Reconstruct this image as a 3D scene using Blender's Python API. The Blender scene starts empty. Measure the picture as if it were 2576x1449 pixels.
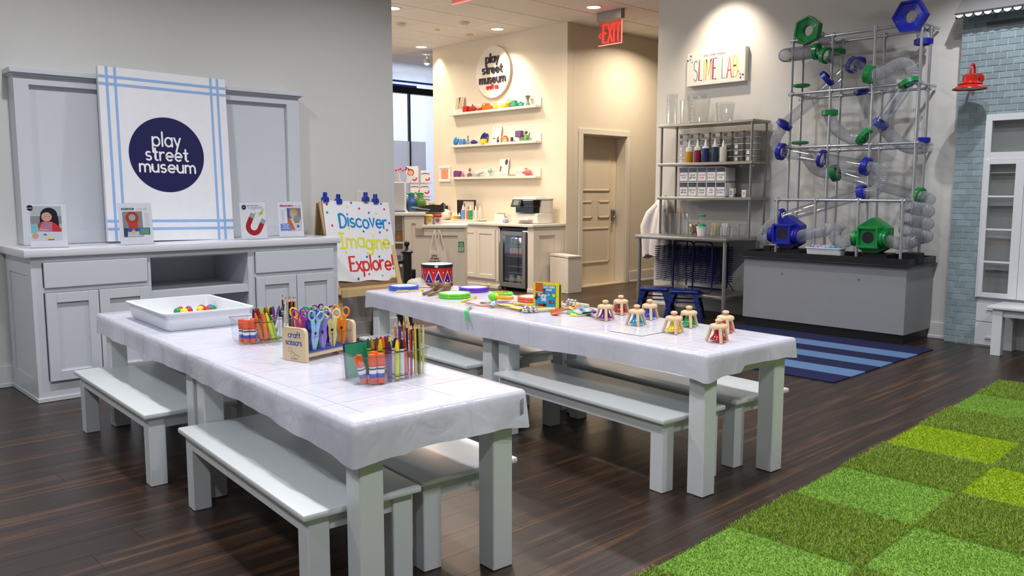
import bpy, bmesh, math, random
from mathutils import Vector, Matrix
PI = math.pi
R = math.radians
random.seed(7)
sc = bpy.context.scene
COL = sc.collection

# ---------------------------------------------------------------- camera
cam_data = bpy.data.cameras.new('camera')
cam = bpy.data.objects.new('camera', cam_data)
COL.objects.link(cam)
cam_data.sensor_fit = 'HORIZONTAL'
cam_data.sensor_width = 36.0
cam_data.lens = 36.0 * 2100 / 2576
cam_data.clip_start = 0.05
cam.location = (0, 0, 1.32)
cam.rotation_euler = (R(90 - 6.6), 0, R(46.83 - 90))
sc.camera = cam

# ---------------------------------------------------------------- view, world, lamps
sc.view_settings.view_transform = 'Standard'
sc.view_settings.look = 'None'
sc.view_settings.gamma = 1.0
sc.view_settings.use_curve_mapping = False
sc.view_settings.exposure = 0.0
sc.cycles.max_bounces = 10
sc.cycles.transparent_max_bounces = 32
sc.cycles.caustics_reflective = False
sc.cycles.caustics_refractive = False
sc.cycles.sample_clamp_indirect = 4.0

world = bpy.data.worlds.new('daylight')
sc.world = world
world.use_nodes = True
bgn = world.node_tree.nodes['Background']
bgn.inputs['Color'].default_value = (0.72, 0.80, 1.0, 1)
bgn.inputs['Strength'].default_value = 1.6

NEUTRAL = (0.98, 0.98, 1.0)
COOL = (0.90, 0.95, 1.0)
WARM = (1.0, 0.83, 0.63)

def downlight(x, y, power, color, z=3.50, size=0.17, spread=150):
    d = bpy.data.lights.new('downlight', 'AREA')
    d.shape = 'DISK'; d.size = size; d.energy = power; d.color = color; d.spread = R(spread)
    o = bpy.data.objects.new('downlight', d); COL.objects.link(o)
    o.location = (x, y, z)
    return o

def spotlight(loc, aim, power, color, angle, blend=0.6, radius=0.03):
    d = bpy.data.lights.new('spotlight', 'SPOT')
    d.energy = power; d.color = color; d.spot_size = R(angle); d.spot_blend = blend; d.shadow_soft_size = radius
    o = bpy.data.objects.new('spotlight', d); COL.objects.link(o)
    o.location = loc
    o.rotation_euler = (Vector(aim) - Vector(loc)).to_track_quat('-Z', 'Y').to_euler()
    return o

# play room: rows of recessed cans in the tiled ceiling
for lx in (-0.9, 1.5, 3.9, 6.1):
    for ly in (-0.4, 2.1, 4.6):
        downlight(lx, ly, (34, 36, 34, 20)[(-0.9, 1.5, 3.9, 6.1).index(lx)], NEUTRAL if lx > 1 else COOL)
# shop and craft corner: warm cans; the last pair added to brighten checkout and cabinets
for lx, ly in ((7.45, 6.9), (7.30, 8.65), (7.40, 10.45), (6.05, 8.55), (9.3, 6.9), (5.6, 10.4), (5.7, 6.9), (6.3, 7.75)):
    downlight(lx, ly, 40 if lx > 9 else (34 if lx < 6.4 and ly < 8 else 24), WARM)
# unseen fill lamps added behind the left wall to brighten the ceiling
for lx, ly in ((3.5, 7.9), (3.9, 9.6), (5.0, 11.0)):
    d = bpy.data.lights.new('ceiling_fill', 'POINT'); d.energy = 42; d.color = WARM; d.shadow_soft_size = .16
    o = bpy.data.objects.new('ceiling_fill', d); COL.objects.link(o); o.location = (lx, ly, 2.55)
spotlight((7.55, 9.0, 3.44), (8.19, 8.70, 2.75), 90, WARM, 60, 0.7)
spotlight((8.05, 10.35, 3.46), (8.19, 10.42, 2.6), 20, WARM, 80, 0.8)
spotlight((7.35, 5.05, 3.46), (7.9, 5.05, 2.6), 78, WARM, 88, 0.9)
spotlight((6.70, 2.16, 3.46), (7.72, 2.62, 1.9), 75, NEUTRAL, 74, 0.7, 0.02)

# ---------------------------------------------------------------- materials
def lin(c):
    return tuple(((v / 255.0) / 12.92 if v / 255.0 <= 0.04045 else ((v / 255.0 + 0.055) / 1.055) ** 2.4) for v in c)
_mats = {}
def M(rgb, rough=0.5, metal=0.0, noise=0.05, nscale=14.0, bump=0.0, bscale=60.0, coat=0.0, sub=0.0, spec=0.5):
    key = (tuple(rgb), rough, metal, noise, nscale, bump, bscale, coat, sub, spec)
    if key in _mats: return _mats[key]
    m = bpy.data.materials.new('paint')
    m.use_nodes = True
    nt = m.node_tree; N = nt.nodes; L = nt.links
    b = N['Principled BSDF']
    b.inputs['Roughness'].default_value = rough
    b.inputs['Metallic'].default_value = metal
    b.inputs['Coat Weight'].default_value = coat
    b.inputs['Specular IOR Level'].default_value = spec
    if sub: b.inputs['Subsurface Weight'].default_value = sub
    c = lin(rgb)
    tc = N.new('ShaderNodeTexCoord')
    nz = N.new('ShaderNodeTexNoise'); nz.inputs['Scale'].default_value = nscale; nz.inputs['Detail'].default_value = 3
    L.new(tc.outputs['Object'], nz.inputs['Vector'])
    mx = N.new('ShaderNodeMix'); mx.data_type = 'RGBA'
    mx.inputs[6].default_value = tuple(v * (1 - noise) for v in c) + (1,)
    mx.inputs[7].default_value = tuple(min(1, v * (1 + noise)) for v in c) + (1,)
    L.new(nz.outputs['Fac'], mx.inputs[0]); L.new(mx.outputs[2], b.inputs['Base Color'])
    if bump:
        n2 = N.new('ShaderNodeTexNoise'); n2.inputs['Scale'].default_value = bscale; n2.inputs['Detail'].default_value = 4
        L.new(tc.outputs['Object'], n2.inputs['Vector'])
        bp = N.new('ShaderNodeBump'); bp.inputs['Strength'].default_value = bump; bp.inputs['Distance'].default_value = 0.01
        L.new(n2.outputs['Fac'], bp.inputs['Height']); L.new(bp.outputs['Normal'], b.inputs['Normal'])
    _mats[key] = m
    return m

def emit_mat(rgb, strength):
    m = bpy.data.materials.new('glow'); m.use_nodes = True
    b = m.node_tree.nodes['Principled BSDF']
    c = lin(rgb) + (1,)
    b.inputs['Base Color'].default_value = c
    b.inputs['Emission Color'].default_value = c
    b.inputs['Emission Strength'].default_value = strength
    return m

def clear_mat(tint=(253, 254, 255), rough=0.04, base=0.04, edge=0.6):
    """Clear plastic or glass sheet: straight-through with a Fresnel-like sheen, so it casts light, not black shadow."""
    m = bpy.data.materials.new('clear'); m.use_nodes = True
    nt = m.node_tree; N = nt.nodes; L = nt.links
    N.remove(N['Principled BSDF'])
    out = N['Material Output']
    tr = N.new('ShaderNodeBsdfTransparent'); tr.inputs['Color'].default_value = lin(tint) + (1,)
    gl = N.new('ShaderNodeBsdfGlossy'); gl.inputs['Roughness'].default_value = rough
    lw = N.new('ShaderNodeLayerWeight'); lw.inputs['Blend'].default_value = 0.25
    mp = N.new('ShaderNodeMapRange')
    mp.inputs['To Min'].default_value = base; mp.inputs['To Max'].default_value = edge
    L.new(lw.outputs['Facing'], mp.inputs['Value'])
    mixs = N.new('ShaderNodeMixShader')
    L.new(mp.outputs['Result'], mixs.inputs['Fac']); L.new(tr.outputs[0], mixs.inputs[1]); L.new(gl.outputs[0], mixs.inputs[2])
    L.new(mixs.outputs[0], out.inputs['Surface'])
    return m

def vc_mat(rough=0.45, spec=0.5):
    """Printed or dyed colours carried by the mesh's own colour attribute."""
    m = bpy.data.materials.new('print'); m.use_nodes = True
    nt = m.node_tree; b = nt.nodes['Principled BSDF']
    a = nt.nodes.new('ShaderNodeVertexColor'); a.layer_name = 'Col'
    nt.links.new(a.outputs['Color'], b.inputs['Base Color'])
    b.inputs['Roughness'].default_value = rough; b.inputs['Specular IOR Level'].default_value = spec
    return m
PRINT = vc_mat(0.5, 0.3)
GLOSSPRINT = vc_mat(0.18)

def veil_mat(rgb, through=0.55):
    """Thin white sheeting that lets part of the daylight behind it through."""
    m = bpy.data.materials.new('veil'); m.use_nodes = True
    nt = m.node_tree; N = nt.nodes; L = nt.links
    N.remove(N['Principled BSDF'])
    d = N.new('ShaderNodeBsdfDiffuse'); d.inputs['Color'].default_value = lin(rgb) + (1,)
    t = N.new('ShaderNodeBsdfTranslucent'); t.inputs['Color'].default_value = lin(rgb) + (1,)
    x = N.new('ShaderNodeMixShader'); x.inputs['Fac'].default_value = through
    L.new(d.outputs[0], x.inputs[1]); L.new(t.outputs[0], x.inputs[2]); L.new(x.outputs[0], N['Material Output'].inputs['Surface'])
    return m

# ---------------------------------------------------------------- mesh builder
class MB:
    def __init__(s):
        s.bm = bmesh.new(); s.cl = s.bm.loops.layers.float_color.new('Col'); s.mi = 0; s.col = (1, 1, 1); s.T = Matrix()
    def color(s, rgb): s.col = lin(rgb); return s
    def _f(s, vs):
        try: f = s.bm.faces.new(vs)
        except ValueError: return None
        f.material_index = s.mi
        for l in f.loops: l[s.cl] = s.col + (1,)
        return f
    def v(s, p): return s.bm.verts.new(s.T @ Vector(p))
    def poly(s, pts): return s._f([s.v(p) for p in pts])
    def box(s, x0, x1, y0, y1, z0, z1, bev=0.0, seg=1):
        P = [s.v((x, y, z)) for x in (x0, x1) for y in (y0, y1) for z in (z0, z1)]
        fs = [s._f([P[i] for i in q]) for q in ((0, 1, 3, 2), (4, 6, 7, 5), (0, 4, 5, 1), (2, 3, 7, 6), (0, 2, 6, 4), (1, 5, 7, 3))]
        if bev:
            es = list({e for f in fs for e in f.edges})
            r = bmesh.ops.bevel(s.bm, geom=es, offset=bev, segments=seg, affect='EDGES', profile=0.5)
            for f in r['faces']:
                f.material_index = s.mi
                for l in f.loops: l[s.cl] = s.col + (1,)
        return s
    def ring(s, c, ax, r, n, ref=None):
        ax = Vector(ax).normalized()
        u = (Vector(ref) if ref is not None else (Vector((0, 0, 1)) if abs(ax.z) < 0.9 else Vector((1, 0, 0))))
        u = (u - ax * u.dot(ax)).normalized(); w = ax.cross(u)
        return [s.v(Vector(c) + (u * math.cos(2 * PI * k / n) + w * math.sin(2 * PI * k / n)) * r) for k in range(n)]
    def bridge(s, A, B):
        n = len(A)
        for k in range(n): s._f([A[k], A[(k + 1) % n], B[(k + 1) % n], B[k]])
    def cyl(s, p0, p1, r0, r1=None, n=16, cap=True):
        r1 = r0 if r1 is None else r1
        ax = Vector(p1) - Vector(p0)
        A = s.ring(p0, ax, r0, n); B = s.ring(p1, ax, r1, n)
        s.bridge(A, B)
        if cap: s._f(A[::-1]); s._f(B)
        return s
    def lathe(s, prof, n=20, c=(0, 0, 0), axis=(0, 0, 1), closed=False):
        ax = Vector(axis).normalized(); prev = None; first = None
        for r, h in prof:
            if r < 1e-6: cur = [s.v(Vector(c) + ax * h)]
            else: cur = s.ring(Vector(c) + ax * h, ax, r, n)
            if prev is not None:
                if len(prev) == 1 and len(cur) > 1:
                    for k in range(n): s._f([prev[0], cur[(k + 1) % n], cur[k]])
                elif len(cur) == 1 and len(prev) > 1:
                    for k in range(n): s._f([prev[k], prev[(k + 1) % n], cur[0]])
                elif len(cur) > 1: s.bridge(prev, cur)
            else: first = cur
            prev = cur
        if closed: s.bridge(prev, first)
        return s
    def tube(s, pts, r, n=8, cap=True, closed=False):
        pts = [Vector(p) for p in pts]; m = len(pts); rings = []; ref = None
        for i, p in enumerate(pts):
            a = pts[(i - 1) % m] if (closed or i > 0) else p
            b = pts[(i + 1) % m] if (closed or i < m - 1) else p
            t = (b - a).normalized()
            if ref is None: ref = Vector((0, 0, 1)) if abs(t.z) < 0.9 else Vector((1, 0, 0))
            ref = (ref - t * ref.dot(t)).normalized()
            rr = r[i] if isinstance(r, (list, tuple)) else r
            w = t.cross(ref)
            rings.append([s.v(p + (ref * math.cos(2 * PI * k / n) + w * math.sin(2 * PI * k / n)) * rr) for k in range(n)])
        for i in range(m - 1): s.bridge(rings[i], rings[i + 1])
        if closed: s.bridge(rings[-1], rings[0])
        elif cap: s._f(rings[0][::-1]); s._f(rings[-1])
        return s
    def prism(s, pts, y0, y1):
        """2-D outline in local X-Z, from depth y0 (front) to y1."""
        A = [s.v((x, y0, z)) for x, z in pts]; B = [s.v((x, y1, z)) for x, z in pts]
        n = len(pts)
        s._f(A); s._f(B[::-1])
        for k in range(n): s._f([A[(k + 1) % n], A[k], B[k], B[(k + 1) % n]])
        return s
    def flat(s, pts, y): 
        s._f([s.v((x, y, z)) for x, z in pts]); return s
    def slab(s, pts, z0, z1):
        A = [s.v((x, y, z0)) for x, y in pts]; B = [s.v((x, y, z1)) for x, y in pts]
        n = len(pts)
        s._f(A[::-1]); s._f(B)
        for k in range(n): s._f([A[k], A[(k + 1) % n], B[(k + 1) % n], B[k]])
        return s
    def sphere(s, c, r, n=12, m=8, sq=(1, 1, 1)):
        old = s.T; s.T = old @ Matrix.Translation(c) @ Matrix.Diagonal((sq[0], sq[1], sq[2], 1))
        s.lathe([(r * math.sin(PI * i / m), -r * math.cos(PI * i / m)) for i in range(m + 1)], n)
        s.T = old; return s
    def ribbon(s, pts, w, th=0.0008, side=(0, 0, 1)):
        """Flat strip along pts; side is the direction across it."""
        pts = [Vector(p) for p in pts]; rows = []
        for i, p in enumerate(pts):
            t = (pts[min(i + 1, len(pts) - 1)] - pts[max(i - 1, 0)]).normalized()
            sd = Vector(side[i]) if isinstance(side, list) else Vector(side)
            sd = (sd - t * sd.dot(t)).normalized(); nn = t.cross(sd)
            rows.append([s.v(p + sd * w / 2 + nn * th), s.v(p - sd * w / 2 + nn * th), s.v(p - sd * w / 2 - nn * th), s.v(p + sd * w / 2 - nn * th)])
        for a, b in zip(rows, rows[1:]): s.bridge(a, b)
        s._f(rows[0][::-1]); s._f(rows[-1]); return s
    def build(s, name, mats, parent=None, smooth=35, loc=None, rotz=None):
        bmesh.ops.recalc_face_normals(s.bm, faces=s.bm.faces[:])
        me = bpy.data.meshes.new(name)
        if smooth:
            lim = R(smooth)
            for f in s.bm.faces: f.smooth = True
            for e in s.bm.edges:
                e.smooth = not (len(e.link_faces) == 2 and e.calc_face_angle(0) > lim)
        s.bm.to_mesh(me); s.bm.free()
        if not isinstance(mats, (list, tuple)): mats = [mats]
        for m in mats: me.materials.append(m)
        o = bpy.data.objects.new(name, me); COL.objects.link(o)
        if parent is not None: o.parent = parent
        if loc is not None: o.location = loc
        if rotz is not None: o.rotation_euler = (0, 0, R(rotz))
        return o

def thing(name, label, cat, loc=(0, 0, 0), rotz=0, group=None):
    o = bpy.data.objects.new(name, None); COL.objects.link(o)
    o.empty_display_size = 0.1
    o.location = loc; o.rotation_euler = (0, 0, R(rotz))
    o['label'] = label; o['category'] = cat
    if group: o['group'] = group
    return o
def tag(o, label, cat, group=None):
    o['label'] = label; o['category'] = cat
    if group: o['group'] = group
    return o
def struct(o): o['kind'] = 'structure'; return o
def stuff(o): o['kind'] = 'stuff'; return o
def dup(root, loc, rotz=None, label=None, group=None, rot=None):
    r = root.copy(); COL.objects.link(r); r.location = loc
    if rotz is not None: r.rotation_euler = (0, 0, R(rotz))
    if rot is not None: r.rotation_euler = rot
    if label: r['label'] = label
    if group: r['group'] = group
    for ch in list(root.children):
        c = ch.copy(); COL.objects.link(c); c.parent = r
        for g in list(ch.children):
            d = g.copy(); COL.objects.link(d); d.parent = c
    return r
def again(o, parent, loc, name=None):
    """A further piece with the same mesh."""
    c = bpy.data.objects.new(name or o.name.split('.')[0], o.data); COL.objects.link(c); c.parent = parent; c.location = loc
    return c

# ---------------------------------------------------------------- stroke lettering
def arc(cx, cy, rx, ry, a0, a1, n=10):
    return [(cx + rx * math.cos(R(a0 + (a1 - a0) * i / n)), cy + ry * math.sin(R(a0 + (a1 - a0) * i / n))) for i in range(n + 1)]
_O = arc(.5, .5, .5, .5, 0, 360, 18)
GL = {
 'a': (1, [_O, [(1, 1), (1, 0)]]), 'b': (1, [_O, [(0, 1.6), (0, 0)]]), 'c': (.88, [arc(.5, .5, .5, .5, 45, 315)]),
 'd': (1, [_O, [(1, 1.6), (1, 0)]]), 'e': (1, [[(.02, .5), (1, .5)] + arc(.5, .5, .5, .5, 0, 310)]),
 'f': (.6, [arc(.6, 1.2, .35, .4, 80, 180, 6) + [(.25, 0)], [(0, .95), (.6, .95)]]),
 'g': (1, [_O, [(1, 1), (1, -.2)] + arc(.5, -.2, .5, .42, 0, -150, 8)]),
 'h': (.85, [[(0, 1.6), (0, 0)], arc(.425, .55, .425, .45, 180, 0, 8) + [(.85, 0)]]),
 'i': (.1, [[(.05, .95), (.05, 0)], [(.05, 1.38), (.05, 1.42)]]),
 'k': (.8, [[(0, 1.6), (0, 0)], [(.75, 1), (0, .4)], [(.25, .6), (.8, 0)]]),
 'l': (.1, [[(.05, 1.6), (.05, 0)]]),
 'm': (1.45, [[(0, 1), (0, 0)], arc(.36, .6, .36, .4, 180, 0, 8) + [(.72, 0)], arc(1.08, .6, .36, .4, 180, 0, 8) + [(1.45, 0)]]),
 'n': (.85, [[(0, 1), (0, 0)], arc(.425, .55, .425, .45, 180, 0, 8) + [(.85, 0)]]),
 'o': (1, [_O]), 'p': (1, [_O, [(0, 1), (0, -.6)]]), 'q': (1, [_O, [(1, 1), (1, -.6)]]),
 'r': (.6, [[(0, 1), (0, 0)], arc(.45, .5, .45, .5, 180, 70, 6)]),
 's': (.75, [arc(.38, .74, .34, .26, 50, 260, 8) + arc(.38, .25, .36, .25, 85, -140, 9)]),
 't': (.65, [[(.3, 1.45), (.3, .25)] + arc(.55, .25, .25, .25, 180, 290, 5), [(0, 1), (.62, 1)]]),
 'u': (.85, [[(0, 1), (0, .42)] + arc(.425, .42, .425, .42, 180, 360, 8) + [(.85, 1)], [(.85, 1), (.85, 0)]]),
 'v': (.8, [[(0, 1), (.4, 0), (.8, 1)]]), 'w': (1.3, [[(0, 1), (.32, 0), (.65, .9), (.98, 0), (1.3, 1)]]),
 'x': (.8, [[(0, 1), (.8, 0)], [(.8, 1), (0, 0)]]), 'y': (.85, [[(0, 1), (.42, .05)], [(.85, 1), (.2, -.6)]]),
 'z': (.8, [[(0, 1), (.8, 1), (0, 0), (.8, 0)]]),
 'A': (1.1, [[(0, 0), (.55, 1.6), (1.1, 0)], [(.2, .55), (.9, .55)]]),
 'B': (.9, [[(0, 0), (0, 1.6), (.45, 1.6)] + arc(.45, 1.22, .4, .38, 90, -90, 8) + [(0, .84), (.5, .84)] + arc(.5, .42, .42, .42, 90, -90, 8) + [(0, 0)]]),
 'C': (1, [arc(.6, .8, .6, .8, 50, 310, 14)]),
 'D': (1.1, [[(0, 0), (0, 1.6), (.3, 1.6)] + arc(.3, .8, .8, .8, 90, -90, 14) + [(0, 0)]]),
 'E': (.8, [[(.8, 1.6), (0, 1.6), (0, 0), (.8, 0)], [(0, .85), (.65, .85)]]),
 'G': (1.1, [arc(.6, .8, .6, .8, 50, 350, 14) + [(.65, .7)]]),
 'H': (1, [[(0, 0), (0, 1.6)], [(1, 0), (1, 1.6)], [(0, .8), (1, .8)]]),
 'I': (.7, [[(.35, 0), (.35, 1.6)], [(0, 1.6), (.7, 1.6)], [(0, 0), (.7, 0)]]),
 'J': (.7, [[(.6, 1.6), (.6, .4)] + arc(.3, .35, .3, .35, 0, -170, 7)]),
 'K': (.9, [[(0, 0), (0, 1.6)], [(.85, 1.6), (0, .7)], [(.3, 1), (.9, 0)]]),
 'L': (.75, [[(0, 1.6), (0, 0), (.75, 0)]]),
 'M': (1.3, [[(0, 0), (0.1, 1.6), (.65, .3), (1.2, 1.6), (1.3, 0)]]),
 'N': (1, [[(0, 0), (0, 1.6), (1, 0), (1, 1.6)]]), 'O': (1.2, [arc(.6, .8, .6, .8, 0, 360, 20)]),
 'P': (.9, [[(0, 0), (0, 1.6), (.45, 1.6)] + arc(.45, 1.2, .42, .4, 90, -90, 8) + [(0, .8)]]),
 'R': (.9, [[(0, 0), (0, 1.6), (.45, 1.6)] + arc(.45, 1.2, .42, .4, 90, -90, 8) + [(0, .8)], [(.4, .8), (.9, 0)]]),
 'S': (.9, [arc(.45, 1.2, .42, .4, 40, 270, 10) + arc(.45, .4, .45, .4, 90, -140, 10)]),
 'T': (1, [[(0, 1.6), (1, 1.6)], [(.5, 1.6), (.5, 0)]]), 'U': (1, [[(0, 1.6), (0, .5)] + arc(.5, .5, .5, .5, 180, 360, 8) + [(1, 1.6)]]),
 'V': (1, [[(0, 1.6), (.5, 0), (1, 1.6)]]), 'W': (1.5, [[(0, 1.6), (.38, 0), (.75, 1.3), (1.12, 0), (1.5, 1.6)]]),
 'X': (1, [[(0, 0), (1, 1.6)], [(0, 1.6), (1, 0)]]), 'Y': (1, [[(0, 1.6), (.5, .8), (1, 1.6)], [(.5, .8), (.5, 0)]]),
 '!': (.15, [[(.08, 1.6), (.08, .5)], [(.08, .05), (.08, .09)]]), '.': (.1, [[(.05, .02), (.05, .06)]]), "'": (.1, [[(.05, 1.6), (.05, 1.3)]]),
 '<': (.6, [[(.5, 1.2), (0, .8), (.5, .4)]]),
 '|': (.1, [[(.05, 1.6), (.05, 0)]]),
}
def stroke(mb, pts, w, y, th):
    """A round-ended pen stroke in the local X-Z plane, its face at depth y, thickness th behind it."""
    n = len(pts); L, Rt = [], []
    hw = w / 2
    for i in range(n):
        a = Vector(pts[max(i - 1, 0)]); b = Vector(pts[min(i + 1, n - 1)])
        p = Vector(pts[i]); t = b - a
        t = t.normalized() if t.length > 1e-9 else Vector((1, 0))
        k = 1.0
        if 0 < i < n - 1:
            t1 = (p - a).normalized(); t2 = (b - p).normalized()
            k = 1 / max(0.55, math.sqrt(max(0.0, (1 + t1.dot(t2)) / 2)))
        nn = Vector((-t.y, t.x)) * hw * k
        L.append(p + nn); Rt.append(p - nn)
    def cap(c, frm):
        out = []
        a0 = math.atan2((frm - c).y, (frm - c).x)
        for j in range(1, 5): out.append(c + Vector((math.cos(a0 - PI * j / 5), math.sin(a0 - PI * j / 5))) * hw)
        return out
    def wall(A):
        for p, q in zip(A, A[1:]):
            if th > 0: mb.poly([(p[0], y, p[1]), (q[0], y, q[1]), (q[0], y + th, q[1]), (p[0], y + th, p[1])])
    for i in range(n - 1):
        mb.poly([(L[i].x, y, L[i].y), (L[i + 1].x, y, L[i + 1].y), (Rt[i + 1].x, y, Rt[i + 1].y), (Rt[i].x, y, Rt[i].y)])
    e = [L[-1]] + cap(Vector(pts[-1]), L[-1]) + [Rt[-1]]
    b0 = [Rt[0]] + cap(Vector(pts[0]), Rt[0]) + [L[0]]
    for q in (e, b0): mb.poly([(p.x, y, p.y) for p in q]); wall(q)
    wall(L); wall(Rt)
def text_width(s, gap=.38):
    return sum((GL[c][0] if c in GL else .55) + gap for c in s) - gap
def write(mb, s, x, z, size, w, y, align='c', th=0.0, gap=.38, slope=0.0, sx=1.0, colors=None, wob=0.0):
    """Letters as strokes; size is the x-height, w the pen width."""
    W = text_width(s, gap) * size * sx
    cx = x - (W / 2 if align == 'c' else (W if align == 'r' else 0))
    rnd = random.Random(s)
    k = nst = 0
    for ch in s:
        if ch not in GL: cx += (.55 + gap) * size * sx; continue
        if colors: mb.color(colors[k % len(colors)]); k += 1
        dz = rnd.uniform(-wob, wob) * size
        for st in GL[ch][1]:
            nst += 1
            stroke(mb, [(cx + a * size * sx, z + dz + b * size + slope * (cx + a * size * sx - x)) for a, b in st], w, y - 3e-5 * (nst % 5), th)
        cx += (GL[ch][0] + gap) * size * sx
    return mb
def fit(mb, s, x, z, size, width, w, y, **k):
    """write() squeezed or stretched to a given width."""
    g = k.get('gap', .34); k['gap'] = g
    return write(mb, s, x, z, size, w, y, sx=width / (text_width(s, g) * size), **k)
def disc(cx, cz, r, n=28): return [(cx + r * math.cos(2 * PI * k / n), cz + r * math.sin(2 * PI * k / n)) for k in range(n)]
def rect(x0, x1, z0, z1): return [(x0, z0), (x1, z0), (x1, z1), (x0, z1)]
def star(cx, cz, r, n=5, q=.42): return [(cx + (r if k % 2 == 0 else r * q) * math.cos(PI / 2 + PI * k / n), cz + (r if k % 2 == 0 else r * q) * math.sin(PI / 2 + PI * k / n)) for k in range(2 * n)]
def printed(parent, name, layers, y, step=0.0004, mat=None):
    """Flat print: coloured shapes in local X-Z laid one on the other, each a hair nearer the viewer (-Y)."""
    mb = MB()
    for i, (pts, c) in enumerate(layers): mb.color(c).flat(pts, y - step * (i + 1))
    return mb.build(name, mat or PRINT, parent, smooth=0)
# ---------------------------------------------------------------- setting
CEIL = 3.52
WALLC = (214, 214, 212)
wall_m = M(WALLC, 0.55, noise=0.015, nscale=3, bump=0.06, bscale=180)
warmwall_m = M((224, 214, 196), 0.55, noise=0.015, nscale=3, bump=0.06, bscale=180)
trim_m = M((222, 222, 222), 0.35, noise=0.01)
warmtrim_m = M((226, 220, 208), 0.35, noise=0.01)
white_m = M((214, 218, 220), 0.30, noise=0.02, nscale=5)

def plank_mat():
    m = bpy.data.materials.new('dark_oak'); m.use_nodes = True
    nt = m.node_tree; N = nt.nodes; L = nt.links; b = N['Principled BSDF']
    tc = N.new('ShaderNodeTexCoord'); oi = N.new('ShaderNodeObjectInfo'); geo = N.new('ShaderNodeNewGeometry')
    mp = N.new('ShaderNodeMapping'); mp.inputs['Scale'].default_value = (1.1, 22, 1)
    L.new(geo.outputs['Position'], mp.inputs['Vector'])
    nz = N.new('ShaderNodeTexNoise'); nz.inputs['Scale'].default_value = 1.0; nz.inputs['Detail'].default_value = 5; nz.inputs['Distortion'].default_value = 0.4
    L.new(mp.outputs[0], nz.inputs['Vector'])
    mp2 = N.new('ShaderNodeMapping'); mp2.inputs['Scale'].default_value = (2.5, 110, 1)
    L.new(geo.outputs['Position'], mp2.inputs['Vector'])
    n2 = N.new('ShaderNodeTexNoise'); n2.inputs['Scale'].default_value = 1.0; n2.inputs['Detail'].default_value = 4
    L.new(mp2.outputs[0], n2.inputs['Vector'])
    ad = N.new('ShaderNodeMath'); ad.operation = 'MULTIPLY_ADD'; ad.inputs[1].default_value = 0.42; L.new(n2.outputs['Fac'], ad.inputs[0]); L.new(nz.outputs['Fac'], ad.inputs[2])
    a2 = N.new('ShaderNodeMath'); a2.operation = 'MULTIPLY_ADD'; a2.inputs[1].default_value = 0.10; L.new(oi.outputs['Random'], a2.inputs[0]); L.new(ad.outputs[0], a2.inputs[2])
    cr = N.new('ShaderNodeValToRGB')
    e = cr.color_ramp.elements
    e[0].position = 0.50; e[0].color = lin((32, 23, 19)) + (1,)
    e[1].position = 1.06; e[1].color = lin((92, 62, 38)) + (1,)
    k = e.new(0.80); k.color = lin((46, 32, 25)) + (1,)
    L.new(a2.outputs[0], cr.inputs['Fac']); L.new(cr.outputs['Color'], b.inputs['Base Color'])
    b.inputs['Roughness'].default_value = 0.36
    b.inputs['Specular IOR Level'].default_value = 0.5
    b.inputs['Coat Weight'].default_value = 0.08; b.inputs['Coat Roughness'].default_value = 0.32
    bp = N.new('ShaderNodeBump'); bp.inputs['Strength'].default_value = 0.12; bp.inputs['Distance'].default_value = 0.004
    L.new(n2.outputs['Fac'], bp.inputs['Height']); L.new(bp.outputs['Normal'], b.inputs['Normal'])
    return m
plank_m = plank_mat()
mb = MB(); mb.box(-3.2, 11.2, -3.2, 13.2, -0.16, -0.012)
floor = struct(mb.build('floor', M((30, 22, 18), 0.7), None))
# planks run along X; the nearest 300 in view are pieces, the rest one mesh
PW, rows = 0.152, []
def floor_view(x, y):
    d = x * math.cos(R(46.83)) + y * math.sin(R(46.83)); s = x * math.sin(R(46.83)) - y * math.cos(R(46.83))
    return d > 0.9 and abs(s) < d * 0.64 + 0.35 and 1.35 < d
allp = []
rr = random.Random(3)
iy = 0
y = -3.2
while y < 13.2:
    x = -3.2 - rr.uniform(0, 1.5)
    while x < 11.2:
        ln = rr.uniform(1.1, 1.7)
        a, b_ = max(x, -3.2), min(x + ln, 11.2)
        if b_ > a + .02: allp.append((a, b_, y, y + PW))
        x += ln
    y += PW
def dist(p):
    xm, ym = (p[0] + p[1]) / 2, (p[2] + p[3]) / 2
    seen = any(floor_view(p[0] + (p[1] - p[0]) * t / 4, ym) for t in range(5))
    blocked = (ym > 6.4 and xm < 4.4) or xm > 8.2 or (xm > 7.9 and ym < 6) or ym > 10.5
    return (0 if seen and not blocked else 100) + math.hypot(xm, ym)
allp.sort(key=dist)
g = 0.0006
shared = {}
for i, (a, b_, y0, y1) in enumerate(allp[:300]):
    ln = b_ - a
    mb = MB(); mb.box(-ln / 2 + g, ln / 2 - g, -PW / 2 + g, PW / 2 - g, -0.012, 0.0)
    o = mb.build('plank', plank_m, floor, smooth=0); o.location = ((a + b_) / 2, (y0 + y1) / 2, 0)
mb = MB()
for a, b_, y0, y1 in allp[300:]: mb.box(a + g, b_ - g, y0 + g, y1 - g, -0.012, 0.0)
stuff(mb.build('planks', plank_m, floor, smooth=0))

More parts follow.
